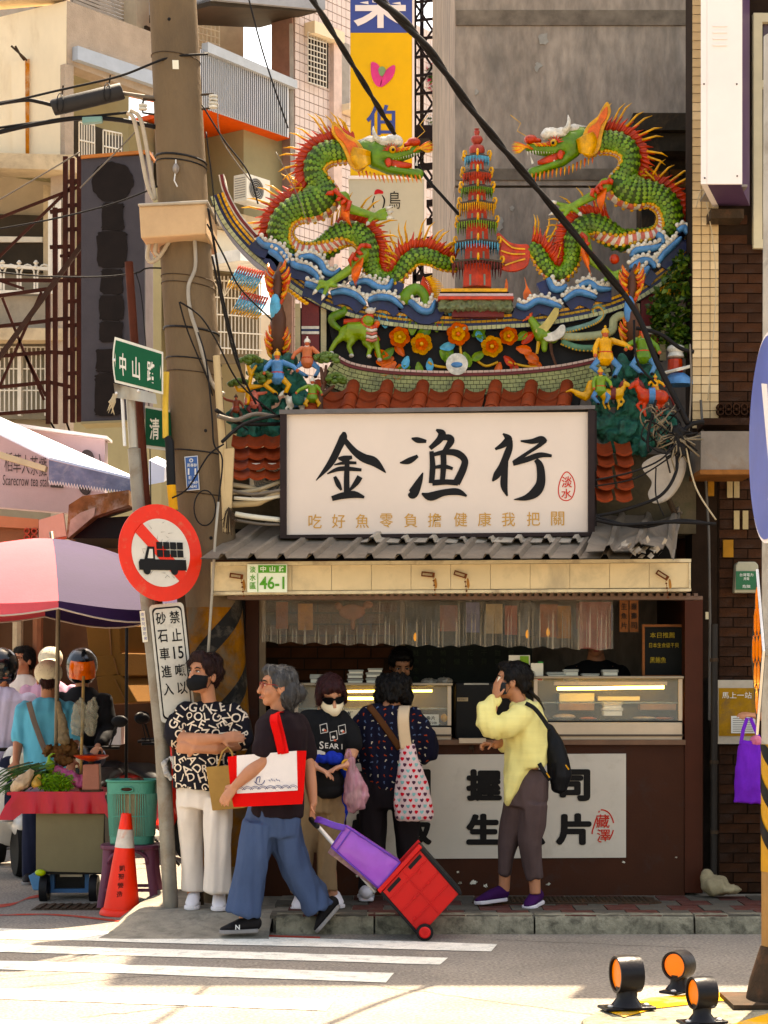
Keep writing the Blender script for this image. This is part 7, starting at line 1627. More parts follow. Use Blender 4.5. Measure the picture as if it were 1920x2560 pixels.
hp=smooth_closed([(0,-.9),(.8,0),(.75,.7),(.35,.85),(0,.45),(-.35,.85),(-.75,.7),(-.8,0)],2);hcs=[M('heart_red',(.48,.035,.055),.8,bump=0),M('heart_dark',(.10,.045,.07),.8,bump=0),M('heart_teal',(.25,.42,.40),.8,bump=0)];its=[[],[],[]]
for rr in range(13):
 for cc in range(9):its[(rr*2+cc*(1+rr %2)) %3].append(poly_item(hp,P(978+cc*14+(rr %2)*6,1868+rr*14.6,12.5),.0135,(-.1,.1)[cc %2]))
for k in range(3):decal(hb,its[k],hcs[k],'heart_print',.003)['kind']='stuff'
for du,dv in ((0,0),(8,2)):
 q=spline([Jh(1012+du,1872,-.02),Jh(1006+du,1830,-.03),Jh(1004+du,1790,-.03),Jh(1008+du,1766,.06),Jh(1012+du,1768,.2)],5);MB().tube(q,[(.028,.003)]*len(q),8,side=(1,0,0)).bd('strap',M('strap_cream',(.58,.46,.34),.8,var=.08),th_,sm=180)
                        
def c5(a,c):return (1120+a*.3797,1560+c*.3797)
J=JJ(12.5);t=thing('person','woman in sheer yellow overshirt shading her face with a raised hand','person',P(1290,2270,12.5))
hc=J(1280,1702);ax=axes(-98,0);s=1.04;b=MB();head_shape(b,hc,ax,s)
b.tube([J(1288,1725,.0),J(1298,1757,.0),J(1305,1790,.0)],[.055,.052,.075],12).tube([J(1306,1790,0),J(1318,1880,0),J(1318,1980,0)],[(.09,.12),(.08,.11),(.07,.10)],14,side=(1,0,0))
sh1,el1,wr1=J(1296,1795,-.15),J(1222,1822,-.19),J(1238,1748,-.13);b.tube([sh1,J(1262,1815,-.18),el1],[.05,.046,.042],12,round_caps=True).tube([el1,J(1226,1785,-.17),wr1],[.042,.038,.027],12,round_caps=True);hand_shape(b,wr1,(.12,.05,1),(.85,.5,-.1),.30,-1,1.0)
el2,wr2=J(1270,1850,.12),J(1238,1862,.02);b.tube([J(1310,1800,.15),el2],[.05,.042],12,round_caps=True).tube([el2,wr2],[.042,.028],12,round_caps=True);hand_shape(b,wr2,(-.9,-.1,.1),(0,-.2,-1),1.5,1,.95)
b.tube([J(1290,1990,.06),J(1275,2095,.06),J(1262,2180,.06),J(1260,2230,.07)],[.05,.045,.04,.036],12).tube([J(1330,1990,-.06),J(1326,2095,-.06),J(1336,2190,-.06),J(1338,2235,-.06)],[.05,.045,.04,.036],12)
skinned(t,b,sk_c);face_parts(t,hc,ax,s,mouth=False);mask_part(t,hc,ax,s,M('mask_grey',(.05,.055,.06),.8))
hair_part(t,hc,ax,s,SHORT+[((0,-.09,.03),(.05,.05,.05)),((0,.04,.095),(.055,.05,.03)),((0,-.10,-.02),(.04,.03,.03))],h_black,.008,.004)
hp_=MB();
for i in range(9):hp_.tube([J(1312,1722,.0),J(1330+i*2,1732+i*2,-.03+i*.008),J(1346+i*2,1752+i*3,-.04+i*.01)],[.012,.011,.003],6)
hp_.bd('ponytail',h_black,t,sm=180)
MB().bar(J(1249,1692,-.13),J(1243,1712,-.12),.006,.012).bd('visor_card',m_foam,t)
m_ye=M('overshirt_yellow',(.74,.67,.36),.8,var=.07,vsc=6,bump=.25,bsc=30,stretch=(.6,.6,6),alpha=.95)
b=MB();torso_px(b,J,[(1302,1756,0,24,.08),(1308,1772,0,44,.14),(1314,1800,0,54,.18),(1316,1850,0,52,.18),(1322,1900,0,50,.18),(1324,1918,0,46,.175)])
b.tube([J(1312,1880,0),J(1296,1920,0),J(1284,1960,-.02),J(1274,1992,-.03),J(1268,2012,-.03)],[(.125,.17),(.10,.16),(.07,.14),(.035,.10),(.010,.05)],18,side=(1,0,0)).tube([J(1345,1870,0),J(1356,1890,0),J(1364,1899,0)],[(.06,.13),(.04,.11),(.015,.08)],12,side=(1,0,0))
b.tube([J(1308,1788,-.12),J(1272,1812,-.18),J(1232,1822,-.19),J(1214,1806,-.185),J(1218,1775,-.165),J(1236,1750,-.135)],[.085,.088,.078,.072,.066,.042],16,round_caps=True)
b.tube([J(1318,1800,.13),J(1285,1845,.14),J(1262,1858,.09)],[.08,.075,.06],14,round_caps=True)
b.tube([J(1282,1768,-.02),J(1300,1752,.02),J(1326,1764,.02),J(1336,1790,.0)],[.03,.04,.042,.035],12,round_caps=True)
ys=garment(t,'overshirt',b,m_ye,fold=(.014,9,4))
m_gt=M('trouser_taupe',(.105,.075,.072),.85,var=.15,vsc=7,bump=.12)
b=MB();torso_px(b,J,[(1326,1922,0,36,.12),(1322,1948,0,50,.15),(1318,1990,0,54,.16),(1312,2020,0,52,.15)])
for pts in ([(1292,2010,.05,34,.12),(1282,2060,.06,30,.1),(1275,2100,.06,24,.085),(1266,2150,.06,21,.07),(1260,2188,.06,17,.06)],[(1334,2010,-.05,36,.13),(1332,2060,-.06,33,.11),(1326,2100,-.06,28,.09),(1332,2150,-.06,25,.075),(1338,2198,-.06,21,.065)]):b.tube([J(u,v,d) for u,v,d,*_ in pts],[(h*12.5/F,d) for*_,h,d in pts],16,side=(1,0,0))
garment(t,'trousers',b,m_gt,fold=(.013,10,3))
m_pu=M('shoe_purple',(.055,.012,.075),.8,var=.2,bump=.2,bsc=150);m_so=M('sole_white',(.62,.58,.6),.6,var=.08)
shoe(t,J(1266,2252,.07),J(1187,2262,.0),m_pu,m_so,.048,ankle=J(1256,2222,.07));shoe(t,J(1350,2258,.02),J(1316,2275,-.14),m_pu,m_so,.048,ankle=J(1340,2226,-.04))
tk=thing('sling_bag','black sling bag on the back of the yellow overshirt woman','bag',P(1400,1965,12.5));Jk=JJ(12.47)
b=MB().tube([Jk(1372,1820),Jk(1385,1860),Jk(1396,1905),Jk(1400,1940),Jk(1398,1962)],[(.035,.03),(.06,.06),(.075,.08),(.078,.085),(.06,.07)],16,side=(1,0,0),round_caps=True);m_kb=M('nylon_black',(.010,.010,.012),.55,var=.3,bump=.2,bsc=120)
garment(tk,'body',b,m_kb,.008,4,(.007,12,8))
for q in ([(1376,1826),(1356,1795),(1335,1770),(1314,1758)],[(1376,1950),(1360,1930),(1348,1908)]):q=spline([Jk(u,v,-.16 if v<1900 else-.14) for u,v in q],4);MB().tube(q,[(.014,.003)]*len(q),6,side=(.7,0,.7)).bd('strap',m_kb,tk,sm=180)
for (u,v) in ((1370,1940),(1418,1920)):MB().bar(Jk(u-4,v-8,-.15),Jk(u+4,v+4,-.15),.008,.008).bd('buckle',M('brass',(.45,.28,.08),.35,.8),tk)
                       
J=JJ(14.0);t=thing('person','shopkeeper in black with dark tied hair looking down behind the left display case','person',P(1005,2200,14.0));t.location.z=.13
hc=J(1003,1662);ax=axes(8,-28);b=MB();head_shape(b,hc,ax,1.0);b.tube([J(1003,1680,.03),J(1003,1720,.05)],[.05,.07],12).tube([J(1003,1720,.05),J(1003,1800,.05),J(1003,2010,.05)],[(.16,.1),(.14,.1),(.15,.1)],14,side=(1,0,0)).tube([J(975,1990,.05),J(978,2180,.05)],[.08,.05],10).tube([J(1030,1990,.05),J(1030,2180,.05)],[.08,.05],10)
for sx in (-1,1):b.tube([J(1003+58*sx,1735,.04),J(1003+66*sx,1810,-.02),J(1003+40*sx,1830,-.2)],[.045,.04,.027],10,round_caps=True);hand_shape(b,J(1003+40*sx,1830,-.2),(-.3*sx,-.9,-.1),(0,0,-1),.4,sx)
skinned(t,b,sk_c,.008);face_parts(t,hc,ax,1.0);hair_part(t,hc,ax,1.0,SHORT+[((0,-.04,-.0),(.09,.07,.08))],h_black)
b=MB();torso_px(b,J,[(1003,1702,.05,24,.07),(1003,1716,.05,50,.1),(1003,1740,.05,62,.13),(1003,1900,.05,58,.13),(1003,2080,.05,60,.14)])
for sx in (-1,1):b.tube([J(1003+50*sx,1730,.05),J(1003+68*sx,1810,-.02),J(1003+50*sx,1825,-.14)],[.07,.06,.05],12,round_caps=True)
garment(t,'tunic',b,m_bt,.011)
J=JJ(14.05);t=thing('person','worker in black behind the right display case, face hidden by the vinyl curtain','person',P(1490,2200,14.05));t.location.z=.13
hc=J(1490,1600);ax=axes(-5,-8);b=MB();head_shape(b,hc,ax,1.05);b.tube([J(1490,1625,.03),J(1490,1665,.04)],[.055,.08],12).tube([J(1490,1665,.05),J(1490,1800,.05),J(1490,2010,.05)],[(.18,.1),(.16,.1),(.16,.1)],14,side=(1,0,0)).tube([J(1460,1990,.05),J(1462,2180,.05)],[.08,.05],10).tube([J(1518,1990,.05),J(1518,2180,.05)],[.08,.05],10)
for sx in (-1,1):b.tube([J(1490+62*sx,1690,.04),J(1490+74*sx,1770,-.02),J(1490+50*sx,1800,-.2)],[.05,.042,.028],10,round_caps=True);hand_shape(b,J(1490+50*sx,1800,-.2),(-.3*sx,-.9,-.1),(0,0,-1),.4,sx)
skinned(t,b,sk_b,.008);face_parts(t,hc,ax,1.05);hair_part(t,hc,ax,1.05,SHORT,h_black)
b=MB();torso_px(b,J,[(1490,1650,.05,30,.08),(1490,1664,.05,60,.1),(1490,1690,.05,74,.13),(1490,1900,.05,68,.13),(1490,2080,.05,66,.14)])
for sx in (-1,1):b.tube([J(1490+60*sx,1685,.05),J(1490+78*sx,1770,-.02),J(1490+58*sx,1795,-.14)],[.075,.065,.055],12,round_caps=True)
garment(t,'tunic',b,m_bt,.011)
                          
tc=thing('folding_cart','red folding crate trolley with black rim tilted on its wheels','trolley',P(1060,2335,11.7));Yc=11.72
m_cr=M('cart_red',(.56,.012,.016),.45,var=.08,vsc=6,bump=.05);m_cb=M('cart_black',(.018,.017,.018),.5,var=.2)
q=[c4(*p) for p in [(970,1420),(1255,1745),(955,2010),(680,1735)]]   # top-left, right, bottom, left corners
pc=[P(u,v,Yc) for u,v in q]
ux_=(pc[1]-pc[0]);uy_=(pc[3]-pc[0]);cpt=lambda a,c,y=0:pc[0]+ux_*a+uy_*c+V((0,y,0))
D_=.30
MB().hexa([cpt(.06,.06),cpt(.97,.06),cpt(.97,.95),cpt(.06,.95)],(0,.012,0)).bd('side_panel',m_cr,tc);MB().hexa([cpt(.06,.06,D_),cpt(.97,.06,D_),cpt(.97,.95,D_),cpt(.06,.95,D_)],(0,.012,0)).bd('side_panel',m_cr,tc)
MB().hexa([cpt(.95,.06,.014),cpt(.985,.06,.014),cpt(.985,.95,.014),cpt(.95,.95,.014)],(0,D_-.016,0)).bd('bottom_panel',m_cr,tc)
for c0,c1 in ((.0,.055),(.955,1.0)):MB().hexa([cpt(0.01,c0,-.012),cpt(1.02,c0,-.012),cpt(1.02,c1,-.012),cpt(0.01,c1,-.012)],(0,D_+.03,0)).bd('edge_frame',m_cb,tc,bevel=.006)
MB().hexa([cpt(-.03,.0,-.016),cpt(.045,.0,-.016),cpt(.045,1,-.016),cpt(-.03,1,-.016)],(0,.03,0)).bd('top_rim',m_cr,tc,bevel=.005);MB().hexa([cpt(-.03,.0,D_),cpt(.045,.0,D_),cpt(.045,1,D_),cpt(-.03,1,D_)],(0,.03,0)).bd('top_rim',m_cr,tc,bevel=.005)
for a0,a1,c0,c1 in ((.49,.51,.08,.93),(.07,.95,.49,.51),(.22,.24,.08,.93),(.74,.76,.52,.93),(.74,.76,.08,.47)):MB().hexa([cpt(a0,c0,-.010),cpt(a1,c0,-.010),cpt(a1,c1,-.010),cpt(a0,c1,-.010)],(0,.010,0)).bd('rib',m_cr,tc,bevel=.003)
for c0,c1 in ((.10,.38),(.60,.88)):MB().hexa([cpt(.085,c0,-.004),cpt(.145,c0,-.004),cpt(.145,c1,-.004),cpt(.085,c1,-.004)],(0,.003,0)).bd('grip_slot',m_cb,tc)
for a,c in ((.5,.3),(.5,.62),(.28,.3),(.72,.85)):MB().hexa([cpt(a-.02,c-.03,-.016),cpt(a+.02,c-.03,-.016),cpt(a+.02,c+.03,-.016),cpt(a-.02,c+.03,-.016)],(0,.008,0)).bd('catch',m_cr,tc,bevel=.003)
for yy in (-.03,D_+.02):
 w0=P(*c4(1000,2022),Yc);wt_=V((w0.x,Yc+yy,.052));wh=MB().lathe(wt_,[(.035,-.016),(.052,-.014),(.052,.014),(.035,.016)],22,'y').bd('wheel',m_cb,tc,sm=40);MB().lathe(wt_+V((0,-.003,0)),[(.036,-.016),(.03,-.022),(.01,-.022),(.01,.018),(.036,.016)],18,'y').bd('rim',m_cr,wh,sm=40)
m_alu=M('alu_white',(.62,.60,.58),.35,.4,var=.08)
hb_=[P(*c4(660,1745),Yc+.06),P(*c4(225,1250),Yc+.14)]
for yy in (0,.16):MB().tube([hb_[0]+V((0,yy,0)),hb_[1]+V((0,yy*.3,0))],.011,8).bd('handle_tube',m_alu,tc,sm=180)
MB().tube([hb_[1]+V((.03,-.05,-.03)),hb_[1]+V((-.01,0,.01)),hb_[1]+V((-.012,.09,.01))],.017,8,round_caps=True).bd('grip',m_cb,tc,sm=180)
tpb=thing('purple_bag','shiny purple laminated bag strapped on the red trolley handle','bag',P(*c4(600,1640),Yc+.1))
m_pl=M('laminate_purple',(.34,.12,.46),.3,var=.15,vsc=6,bump=.05,coat=.3);m_pd=M('piping_purple',(.16,.07,.36),.5)
q=[P(*c4(*p),Yc+.0) for p in [(455,1285),(830,1535),(680,1715),(355,1430)]]
rows=[]
for j in range(9):
 rows.append([q[0].lerp(q[1],i/12).lerp(q[3].lerp(q[2],i/12),j/8)+V((0,-.02*math.sin(PI*j/8)*math.sin(PI*i/12)+.010*noise.noise(V((i*.5,j*.6,4))),0)) for i in range(13)])
MB().sheet(rows).bd('front_panel',m_pl,tpb,sm=180,fix=False)
MB().hexa([p+V((0,.012,0)) for p in q],(0,.16,0)).bd('body',m_pl,tpb,bevel=.01)
e0=[P(*c4(*p),Yc+.05) for p in [(355,1432),(680,1718),(640,1705),(330,1470)]];MB().hexa(e0,(0,.1,0)).bd('printed_side',M('printed_side',(.28,.17,.2),.4,var=.6,vsc=16,dirt=(.5,.36,.1),dsc=12),tpb)
for i in range(4):MB().tube([q[i]+V((0,-.004,0)),q[(i+1) %4]+V((0,-.004,0))],.006,6).bd('piping',m_pd,tpb,sm=180)
MB().tube([q[0].lerp(q[1],.10)+V((0,-.012,0)),q[3].lerp(q[2],.10)+V((0,-.012,0))],.005,6).bd('piping',m_pd,tpb)
q2=spline([P(*c4(450,1300),Yc-.01),P(*c4(370,1280),Yc-.005),P(*c4(280,1245),Yc+.03),P(*c4(245,1240),Yc+.1)],5);MB().tube(q2,[(.020,.003)]*len(q2),8,side=(.4,0,.9)).bd('strap',m_pd,tpb,sm=180)

# ================================================================ SIDE STREET, LEFT
m_rst=M('rusty_angle',(.075,.03,.022),.8,.25,var=.4,vsc=6,bump=.2)
Yl=22.0;t=thing('steel_lattice','rusty steel lattice frame carrying the dark sign over the tea stall','frame',P(150,1060,Yl))
def bars(nm,L,w_,Y=Yl,par=None,mt=None):
 for a,c,e,f_ in L:MB().bar(P(a,c,Y),P(e,f_,Y),w_).bd(nm,mt or m_rst,par or t)
bars('upright',[(164,392,164,1058),(181,396,182,1056),(120,722,121,1060),(138,520,139,1060),(199,392,198,1055)],.055)
bars('rail',[(-20,742,122,722),(-20,818,122,802),(-20,892,122,880),(-20,970,122,955),(-20,1036,122,1026),(-20,700,200,702)],.038)
bars('rung',[(160,395+k*60,200,392+k*60) for k in range(1,11)]+[(120,800,182,796),(120,880,182,884),(120,955,182,968),(125,618,180,616),(125,530,165,524)],.04)
bars('brace',[(-10,548,200,466),(-10,650,200,446),(6,745,60,880),(104,730,0,965),(60,880,115,990),(150,640,198,640),(-5,700,60,722),(110,1000,60,880)],.03);bars('brace',[(-10,905,360,400)],.05,21.6,mt=M('dark_rust',(.07,.04,.03),.8,var=.3))
for k in range(10):bars('web',[(126+40*(k %2),1055,150+30*k %60,1095)],.02)
t=thing('dark_sign','tall blank dark grey sign with black painted-over patches','sign',P(280,1055,21.2));Yd=21.2
MB().hexa([P(203,396,Yd),P(362,388,Yd),P(362,1048,Yd),P(203,1054,Yd)],(.03,.35,0)).bd('panel',M('sign_dark_grey',(.085,.078,.085),.7,var=.12),t);MB().hexa([P(202,388,Yd-.03),P(372,374,Yd-.03),P(372,382,Yd-.03),P(202,396,Yd-.03)],(.03,.4,0)).bd('top_trim',M('orange_trim',(.45,.2,.08),.6),t)
MB().hexa([P(362.5,388,Yd+.02),P(382,380,Yd+.3),P(382,1040,Yd+.3),P(362.5,1048,Yd+.02)],(0,.03,0)).bd('side_panel',M('sign_side',(.20,.17,.17),.7),t);MB().hexa([P(202,1054,Yd-.02),P(368,1048,Yd-.02),P(368,1053,Yd-.02),P(202,1060,Yd-.02)],(0,.4,0)).bd('bottom_trim',m_greenw,t)
mbp=M('black_overpaint',(.022,.016,.014),.75,var=.3,vsc=6)
for i,(u0,v0,u1,v1) in enumerate(((230,405,332,505),(252,508,310,575),(242,578,318,668),(252,672,308,735),(248,738,308,800),(248,803,306,855),(240,873,296,930),(236,934,300,1040))):
 pp=[(u0+(u1-u0)*(.5+.5*math.copysign(abs(math.cos(a))**(.9 if i==0 else .25),math.cos(a)))+random.uniform(-3,3),v0+(v1-v0)*(.5+.5*math.copysign(abs(math.sin(a))**(.9 if i==0 else .25),math.sin(a)))+random.uniform(-2,2)) for a in [j*PI/20 for j in range(40)]]
 poly_px(b := MB(),pp,Yd-.012-.002*i,.01);b.bd('paint_patch',mbp,t)
t=thing('tea_stall_sign','pale pink tea stall sign with thin grey characters below the rusty frame','sign',P(100,1275,18.6));Yq=18.6
MB().hexa([P(-160,1040,Yq),P(262,1098,Yq),P(262,1290,Yq),P(-160,1255,Yq)],(0,.2,0)).bd('panel',M('sign_lilac',(.56,.44,.46),.6,var=.06),t);MB().hexa([P(-160,1030,Yq-.1),P(268,1090,Yq-.1),P(268,1097,Yq-.1),P(-160,1040,Yq-.1)],(0,.35,0)).bd('top_trim',m_white,t)
mgi=M('grey_ink',(.11,.09,.09),.7,bump=0);b=MB()
for i,chh in enumerate('稻草人茶攤'):put_px(b,chh,21+i*21.5,1155+i*3,20,48,Yq-.01,-.004)
put_px(b,'Scarecrow tea stall',65,1202,116,26,Yq-.01,-.002,ang=-.04);b.bd('lettering',mgi,t)
b=MB();poly_px(b,smooth_closed([(200,1150),(205,1130),(218,1124),(232,1134),(236,1160),(218,1160)]),Yq-.012,.01);poly_px(b,smooth_closed([(198,1215),(222,1215),(226,1230),(214,1238),(202,1230)]),Yq-.014,.01);stroke_px(b,[(236,1150,2),(250,1160,3),(248,1135,2)],Yq-.01);poly_px(b,[(126,1212),(158,1212),(158,1220),(126,1218)],Yq-.016,.01);b.bd('emblem',mgi,t)
t=thing('street_awning','bleached blue and white canvas awning with zigzag fringe over the side street','awning',P(200,1200,17));m_ca=M('canvas_white',(.70,.72,.80),.7,var=.1,vsc=2)
A=[P(-120,1030,17.6),P(122,1148,16.4),P(335,1200,16.6),P(335,1196,18.2),P(-40,1030,18.4)];MB().hexa([A[0],A[1],A[2],A[3],A[4]],(0,0,.02)).bd('canvas',m_ca,t)
mva=M('valance_blue',(.20,.22,.30),.85,var=.3,vsc=6,dirt=(.32,.32,.36),dsc=6);b=MB();rows=[[],[]]
for i in range(61):q=i/60;u=122+213*q;rows[0].append(P(u,1150+50*q,16.38));rows[1].append(P(u,1205+30*q+(6 if i %2 else-4),16.38))
b.sheet(rows).bd('valance',mva,t,fix=False);b=MB();stroke_px(b,[(122+213*i/60,1205+30*i/60+(6 if i %2 else-4),3) for i in range(61)],16.37,1);b.bd('fringe',m_white,t,fix=False)
MB().hexa([P(-120,1090,17.5),P(115,1165,16.5),P(112,1178,16.5),P(-120,1110,17.5)],(0,.1,0)).bd('frame_bar',m_ledge,t)
MB().hexa([P(372,1150,16.4),P(412,1168,16.4),P(410,1205,16.4),P(372,1212,16.4)],(0,.6,.1)).bd('canvas',m_ca,t)
t=thing('rusty_awning','torn rusty metal awning edge under the blue canvas awning','awning',P(240,1345,15.6))
MB().hexa([P(166,1345,15.4),P(172,1262,15.4),P(206,1240,15.4),P(322,1225,15.4),P(322,1262,15.4),P(236,1290,15.4)],(0,.4,0)).bd('edge',M('rust_sheet',(.27,.15,.08),.8,.1,var=.6,vsc=5,dirt=(.45,.36,.28),dsc=4,damt=.6,bump=.3),t);MB().hexa([P(166,1346,15.6),P(236,1296,15.6),P(322,1290,15.6),P(322,1346,15.6)],(0,1.2,0)).bd('underside',m_black,t);MB().hexa([P(170,1345,15.38),P(235,1290,15.38),P(238,1268,15.38),P(200,1282,15.38),P(176,1300,15.38)],(0,.01,0)).bd('torn_canvas',M('torn_cloth',(.42,.34,.28),.9,var=.35,vsc=8),t)
t=thing('pink_fascia','sun-bleached peach and red shop fascia behind the umbrella','fascia',P(60,1350,17.5));MB().hexa([P(-160,1275,17.5),P(96,1298,17.5),P(96,1322,17.5),P(-160,1310,17.5)],(0,.3,0)).bd('beam',M('peach',(.52,.25,.17),.8,var=.1),t);MB().hexa([P(97,1300,17.4),P(158,1282,16.8),P(166,1340,16.8),P(97,1352,17.4)],(0,.05,0)).bd('awning_side',M('pink_canvas',(.55,.30,.26),.8,var=.1),t);MB().hexa([P(97,1353,17.35),P(168,1341,16.75),P(168,1346,16.75),P(97,1358,17.35)],(0,.05,0)).bd('red_trim',c_red,t);MB().hexa([P(-160,1312,17.55),P(90,1322,17.55),P(90,1400,17.55),P(-160,1400,17.55)],(0,.2,0)).bd('shop_front',M('peach_dark',(.28,.14,.09),.8,var=.2),t)
for du in (0,18):
 for dv in (0,16):MB().lathe(P(68+du,1328+dv,17.5),[(.018,-.02),(.03,-.02),(.03,.02),(.018,.02)],8,'y',caps=False).bd('lattice_block',c_red,t)
t=thing('tarpaulin','dark brown tarpaulin wall behind the riders','tarpaulin',P(100,2000,18.4));m_ta=M('tarp_brown',(.115,.062,.036),.7,var=.35,vsc=1.5,bump=.2,bsc=6)
MB().sheet([[P(u,v,18.4+.12*noise.noise(V((u*.02,v*.012,0)))) for u in range(-300,560,20)] for v in (1360,1450,1550,1650,1750,1850,1930)]).bd('sheet',m_ta,t,sm=180,fix=False)
for u in (45,95):MB().tube([P(u,1540,18.1),P(u-4,2000,18.1)],.05,8).bd('post',MATS['peach_dark'] if u>50 else m_ledge,t)
for k,(q,lb) in enumerate(((((214,1560),(300,1562),(302,1640),(222,1640)),'topmost large brown cardboard box of the leaning stack'),(((224,1641),(312,1632),(318,1690),(240,1692)),'middle brown cardboard box of the leaning stack'),(((240,1693),(300,1680),(344,1756),(250,1762)),'lowest opened cardboard box of the leaning stack'))):
 o=MB().hexa([P(*p,16.8) for p in q],(.25,.5,0)).bd('cardboard_box',M('cardboard',(.21,.115,.045),.8,var=.15,vsc=3),bevel=.01);tag(o,lb,'box','cardboard boxes in the side street')
 MB().hexa([P((q[0][0]+q[1][0])/2+14,q[0][1]+4,16.79),P((q[0][0]+q[1][0])/2+18,q[0][1]+4,16.79),P((q[2][0]+q[3][0])/2+18,q[2][1]-3,16.79),P((q[2][0]+q[3][0])/2+14,q[2][1]-3,16.79)],(0,.008,0)).bd('flap_seam',M('tape_brown',(.22,.11,.04),.4),o)
   
t=thing('market_umbrella','large faded pink and purple market umbrella shading the vegetable cart','umbrella',P(137,2000,14.1));ap=P(128,1346,14.2);m_up=[M('umbrella_pink',(.50,.13,.15),.75,var=.1,vsc=4,bump=.1,bsc=60),M('umbrella_purple_shaded',(.034,.016,.06),.75,var=.12,vsc=4,bump=.1,bsc=60)]  # purple darkened: shade on these panels is put into the canvas colour
def up_(a,q):r=1.24*q;cc=math.cos(a),math.sin(a);sc=1+.0*q;return ap+V((r*cc[0],r*cc[1],-.47*q**2-.03*q-.05*cc[0]*q))
for k in range(8):
 a0,a1=k*PI/4-1.36,(k+1)*PI/4-1.36;rows=[]
 for j in range(8):q=j/7;rows.append([up_(a0+(a1-a0)*i/8,q)-V((0,0,.035*math.sin(PI*i/8)*q)) for i in range(9)])
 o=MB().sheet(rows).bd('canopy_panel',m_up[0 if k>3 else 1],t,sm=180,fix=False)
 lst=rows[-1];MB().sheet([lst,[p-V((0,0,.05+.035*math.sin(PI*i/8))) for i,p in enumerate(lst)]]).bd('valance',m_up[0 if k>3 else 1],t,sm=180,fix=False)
 MB().tube([p-V((0,-.0,.05+.035*math.sin(PI*i/8))) for i,p in enumerate(lst)],.006,4).bd('piping',M('umbrella_trim',(.45,.38,.34),.8),t);MB().tube([ap-V((0,0,.02)),up_(a0,.5)-V((0,0,.015)),up_(a0,1)-V((0,0,.01))],.007,5).bd('rib',m_iron,t)
MB().tube([P(137,2100,14.1),P(146,1500,14.15),ap+V((0,0,.05))],.016,8).bd('pole',M('pole_grey',(.20,.17,.13),.5,.4),t,sm=180)
    
Yc2=13.75;t=thing('vegetable_cart','small wheeled vegetable cart with red cloth top and grey board side','cart',P(165,2257,Yc2));m_cl=M('cloth_red',(.42,.012,.045),.35,var=.12,vsc=3,bump=.1)
MB().hexa([P(90,2032,Yc2),P(260,2036,Yc2),P(256,2182,Yc2),P(90,2178,Yc2)],(0,.02,0)).bd('side_board',M('board_olive',(.22,.19,.125),.7,var=.12,vsc=3),t);MB().hexa([P(92,2030,Yc2+.03),P(262,2030,Yc2+.03),P(262,2186,Yc2+.03),P(92,2186,Yc2+.03)],(0,.55,0)).bd('body',m_black,t)
zt=Z(1980,Yc2);
MB().span((X(20,Yc2),Yc2-.04,zt-.02),(X(266,Yc2),Yc2+.62,zt)).bd('table_top',m_cl,t)
rows=[[],[],[],[]];n=26
for i in range(n+1):
 u=28+(262-28)*i/n;q=i/n;e=(18 if i in (0,) else 0)
 for j,(v,du) in enumerate(((1979,0),(1994,0),(2014,(-16 if q<.12 else (8 if q>.9 else 0))),(2034+(16 if q<.1 else (14 if q>.95 else 0)),(-34*(1-q/.12) if q<.12 else (18 if q>.9 else 0))))):rows[j].append(P(u+du,v,Yc2-.045-.012*j*(.5+math.sin(i*1.3)*.5)))
MB().sheet(rows).bd('cloth_skirt',m_cl,t,sm=180,fix=False)
for u in (112,236):
 wh=MB().lathe(P(u,2222,Yc2+.06),[(.055,-.03),(.10,-.028),(.105,0),(.10,.028),(.055,.03)],20,'x').bd('wheel',m_cb,t,sm=50);MB().lathe(P(u,2222,Yc2+.06),[(.05,-.034),(.05,.034)],12,'x').bd('rim',m_dsteel,wh)
tcr=thing('blue_crate','blue plastic crate under the vegetable cart','crate',P(173,2232,Yc2+.2));mbl=M('crate_blue',(.05,.14,.26),.5,var=.15)
for q in ((125,2178,136,2232),(212,2178,223,2232),(136,2222,212,2232),(136,2178,212,2186)):MB().span(P(q[0],q[3],Yc2+.12),P(q[2],q[1],Yc2+.12)+V((0,.3,0))).bd('rail',mbl,tcr)
MB().span(P(137,2221,Yc2+.16),P(211,2187,Yc2+.16)+V((0,.2,0))).bd('infill',m_black,tcr);MB().span(P(150,2192,Yc2+.14),P(206,2184,Yc2+.15)).bd('bag',m_foam,tcr)
o=MB().hexa([P(u,v,14.0) for u,v in ((70,2188),(108,2192),(104,2226),(82,2226))],(0,.2,0)).bd('blue_tub',M('tub_blue',(.12,.27,.42),.5),bevel=.01);tag(o,'small light blue tub left of the cart wheel','tub')
o=MB().ell(P(101,2182,13.72),(.04,.03,.025)).bd('green_pad',M('lime',(.40,.48,.05),.5),sm=180);tag(o,'lime green pad on the cart corner above the left wheel','pad')
      
lv=[M('veg_dark',(.035,.085,.022),.5,var=.4,vsc=12),M('veg_mid',(.07,.16,.03),.5,var=.4,vsc=12)];lh=[M('herb_green',(.12,.24,.02),.6,var=.3),M('herb_light',(.19,.31,.03),.6,var=.3)]
t=thing('leek_bundle','heap of long dark green leeks on the left of the cart','vegetables',P(60,1975,13.9));b=MB();b.use(lv[0]);b.use(lv[1])
for i in range(70):u0=random.uniform(70,150);v0=random.uniform(1905,1950);L=random.uniform(60,120);b.use(random.choice(lv));b.tube([P(u0,v0,13.9+random.uniform(-.1,.15)),P(u0-L*.55,v0+L*.15,13.85),P(u0-L,v0+L*.42+random.uniform(-10,10),13.82)],[(.012,.005),(.012,.004),(.004,.002)],5)
b.bd('leaf',None,t,fix=False)['kind']='stuff'
t=thing('herb_bundle','bright green feathery herb bunch on the front of the cart','vegetables',P(140,1978,13.74));b=MB();b.use(lh[0]);b.use(lh[1])
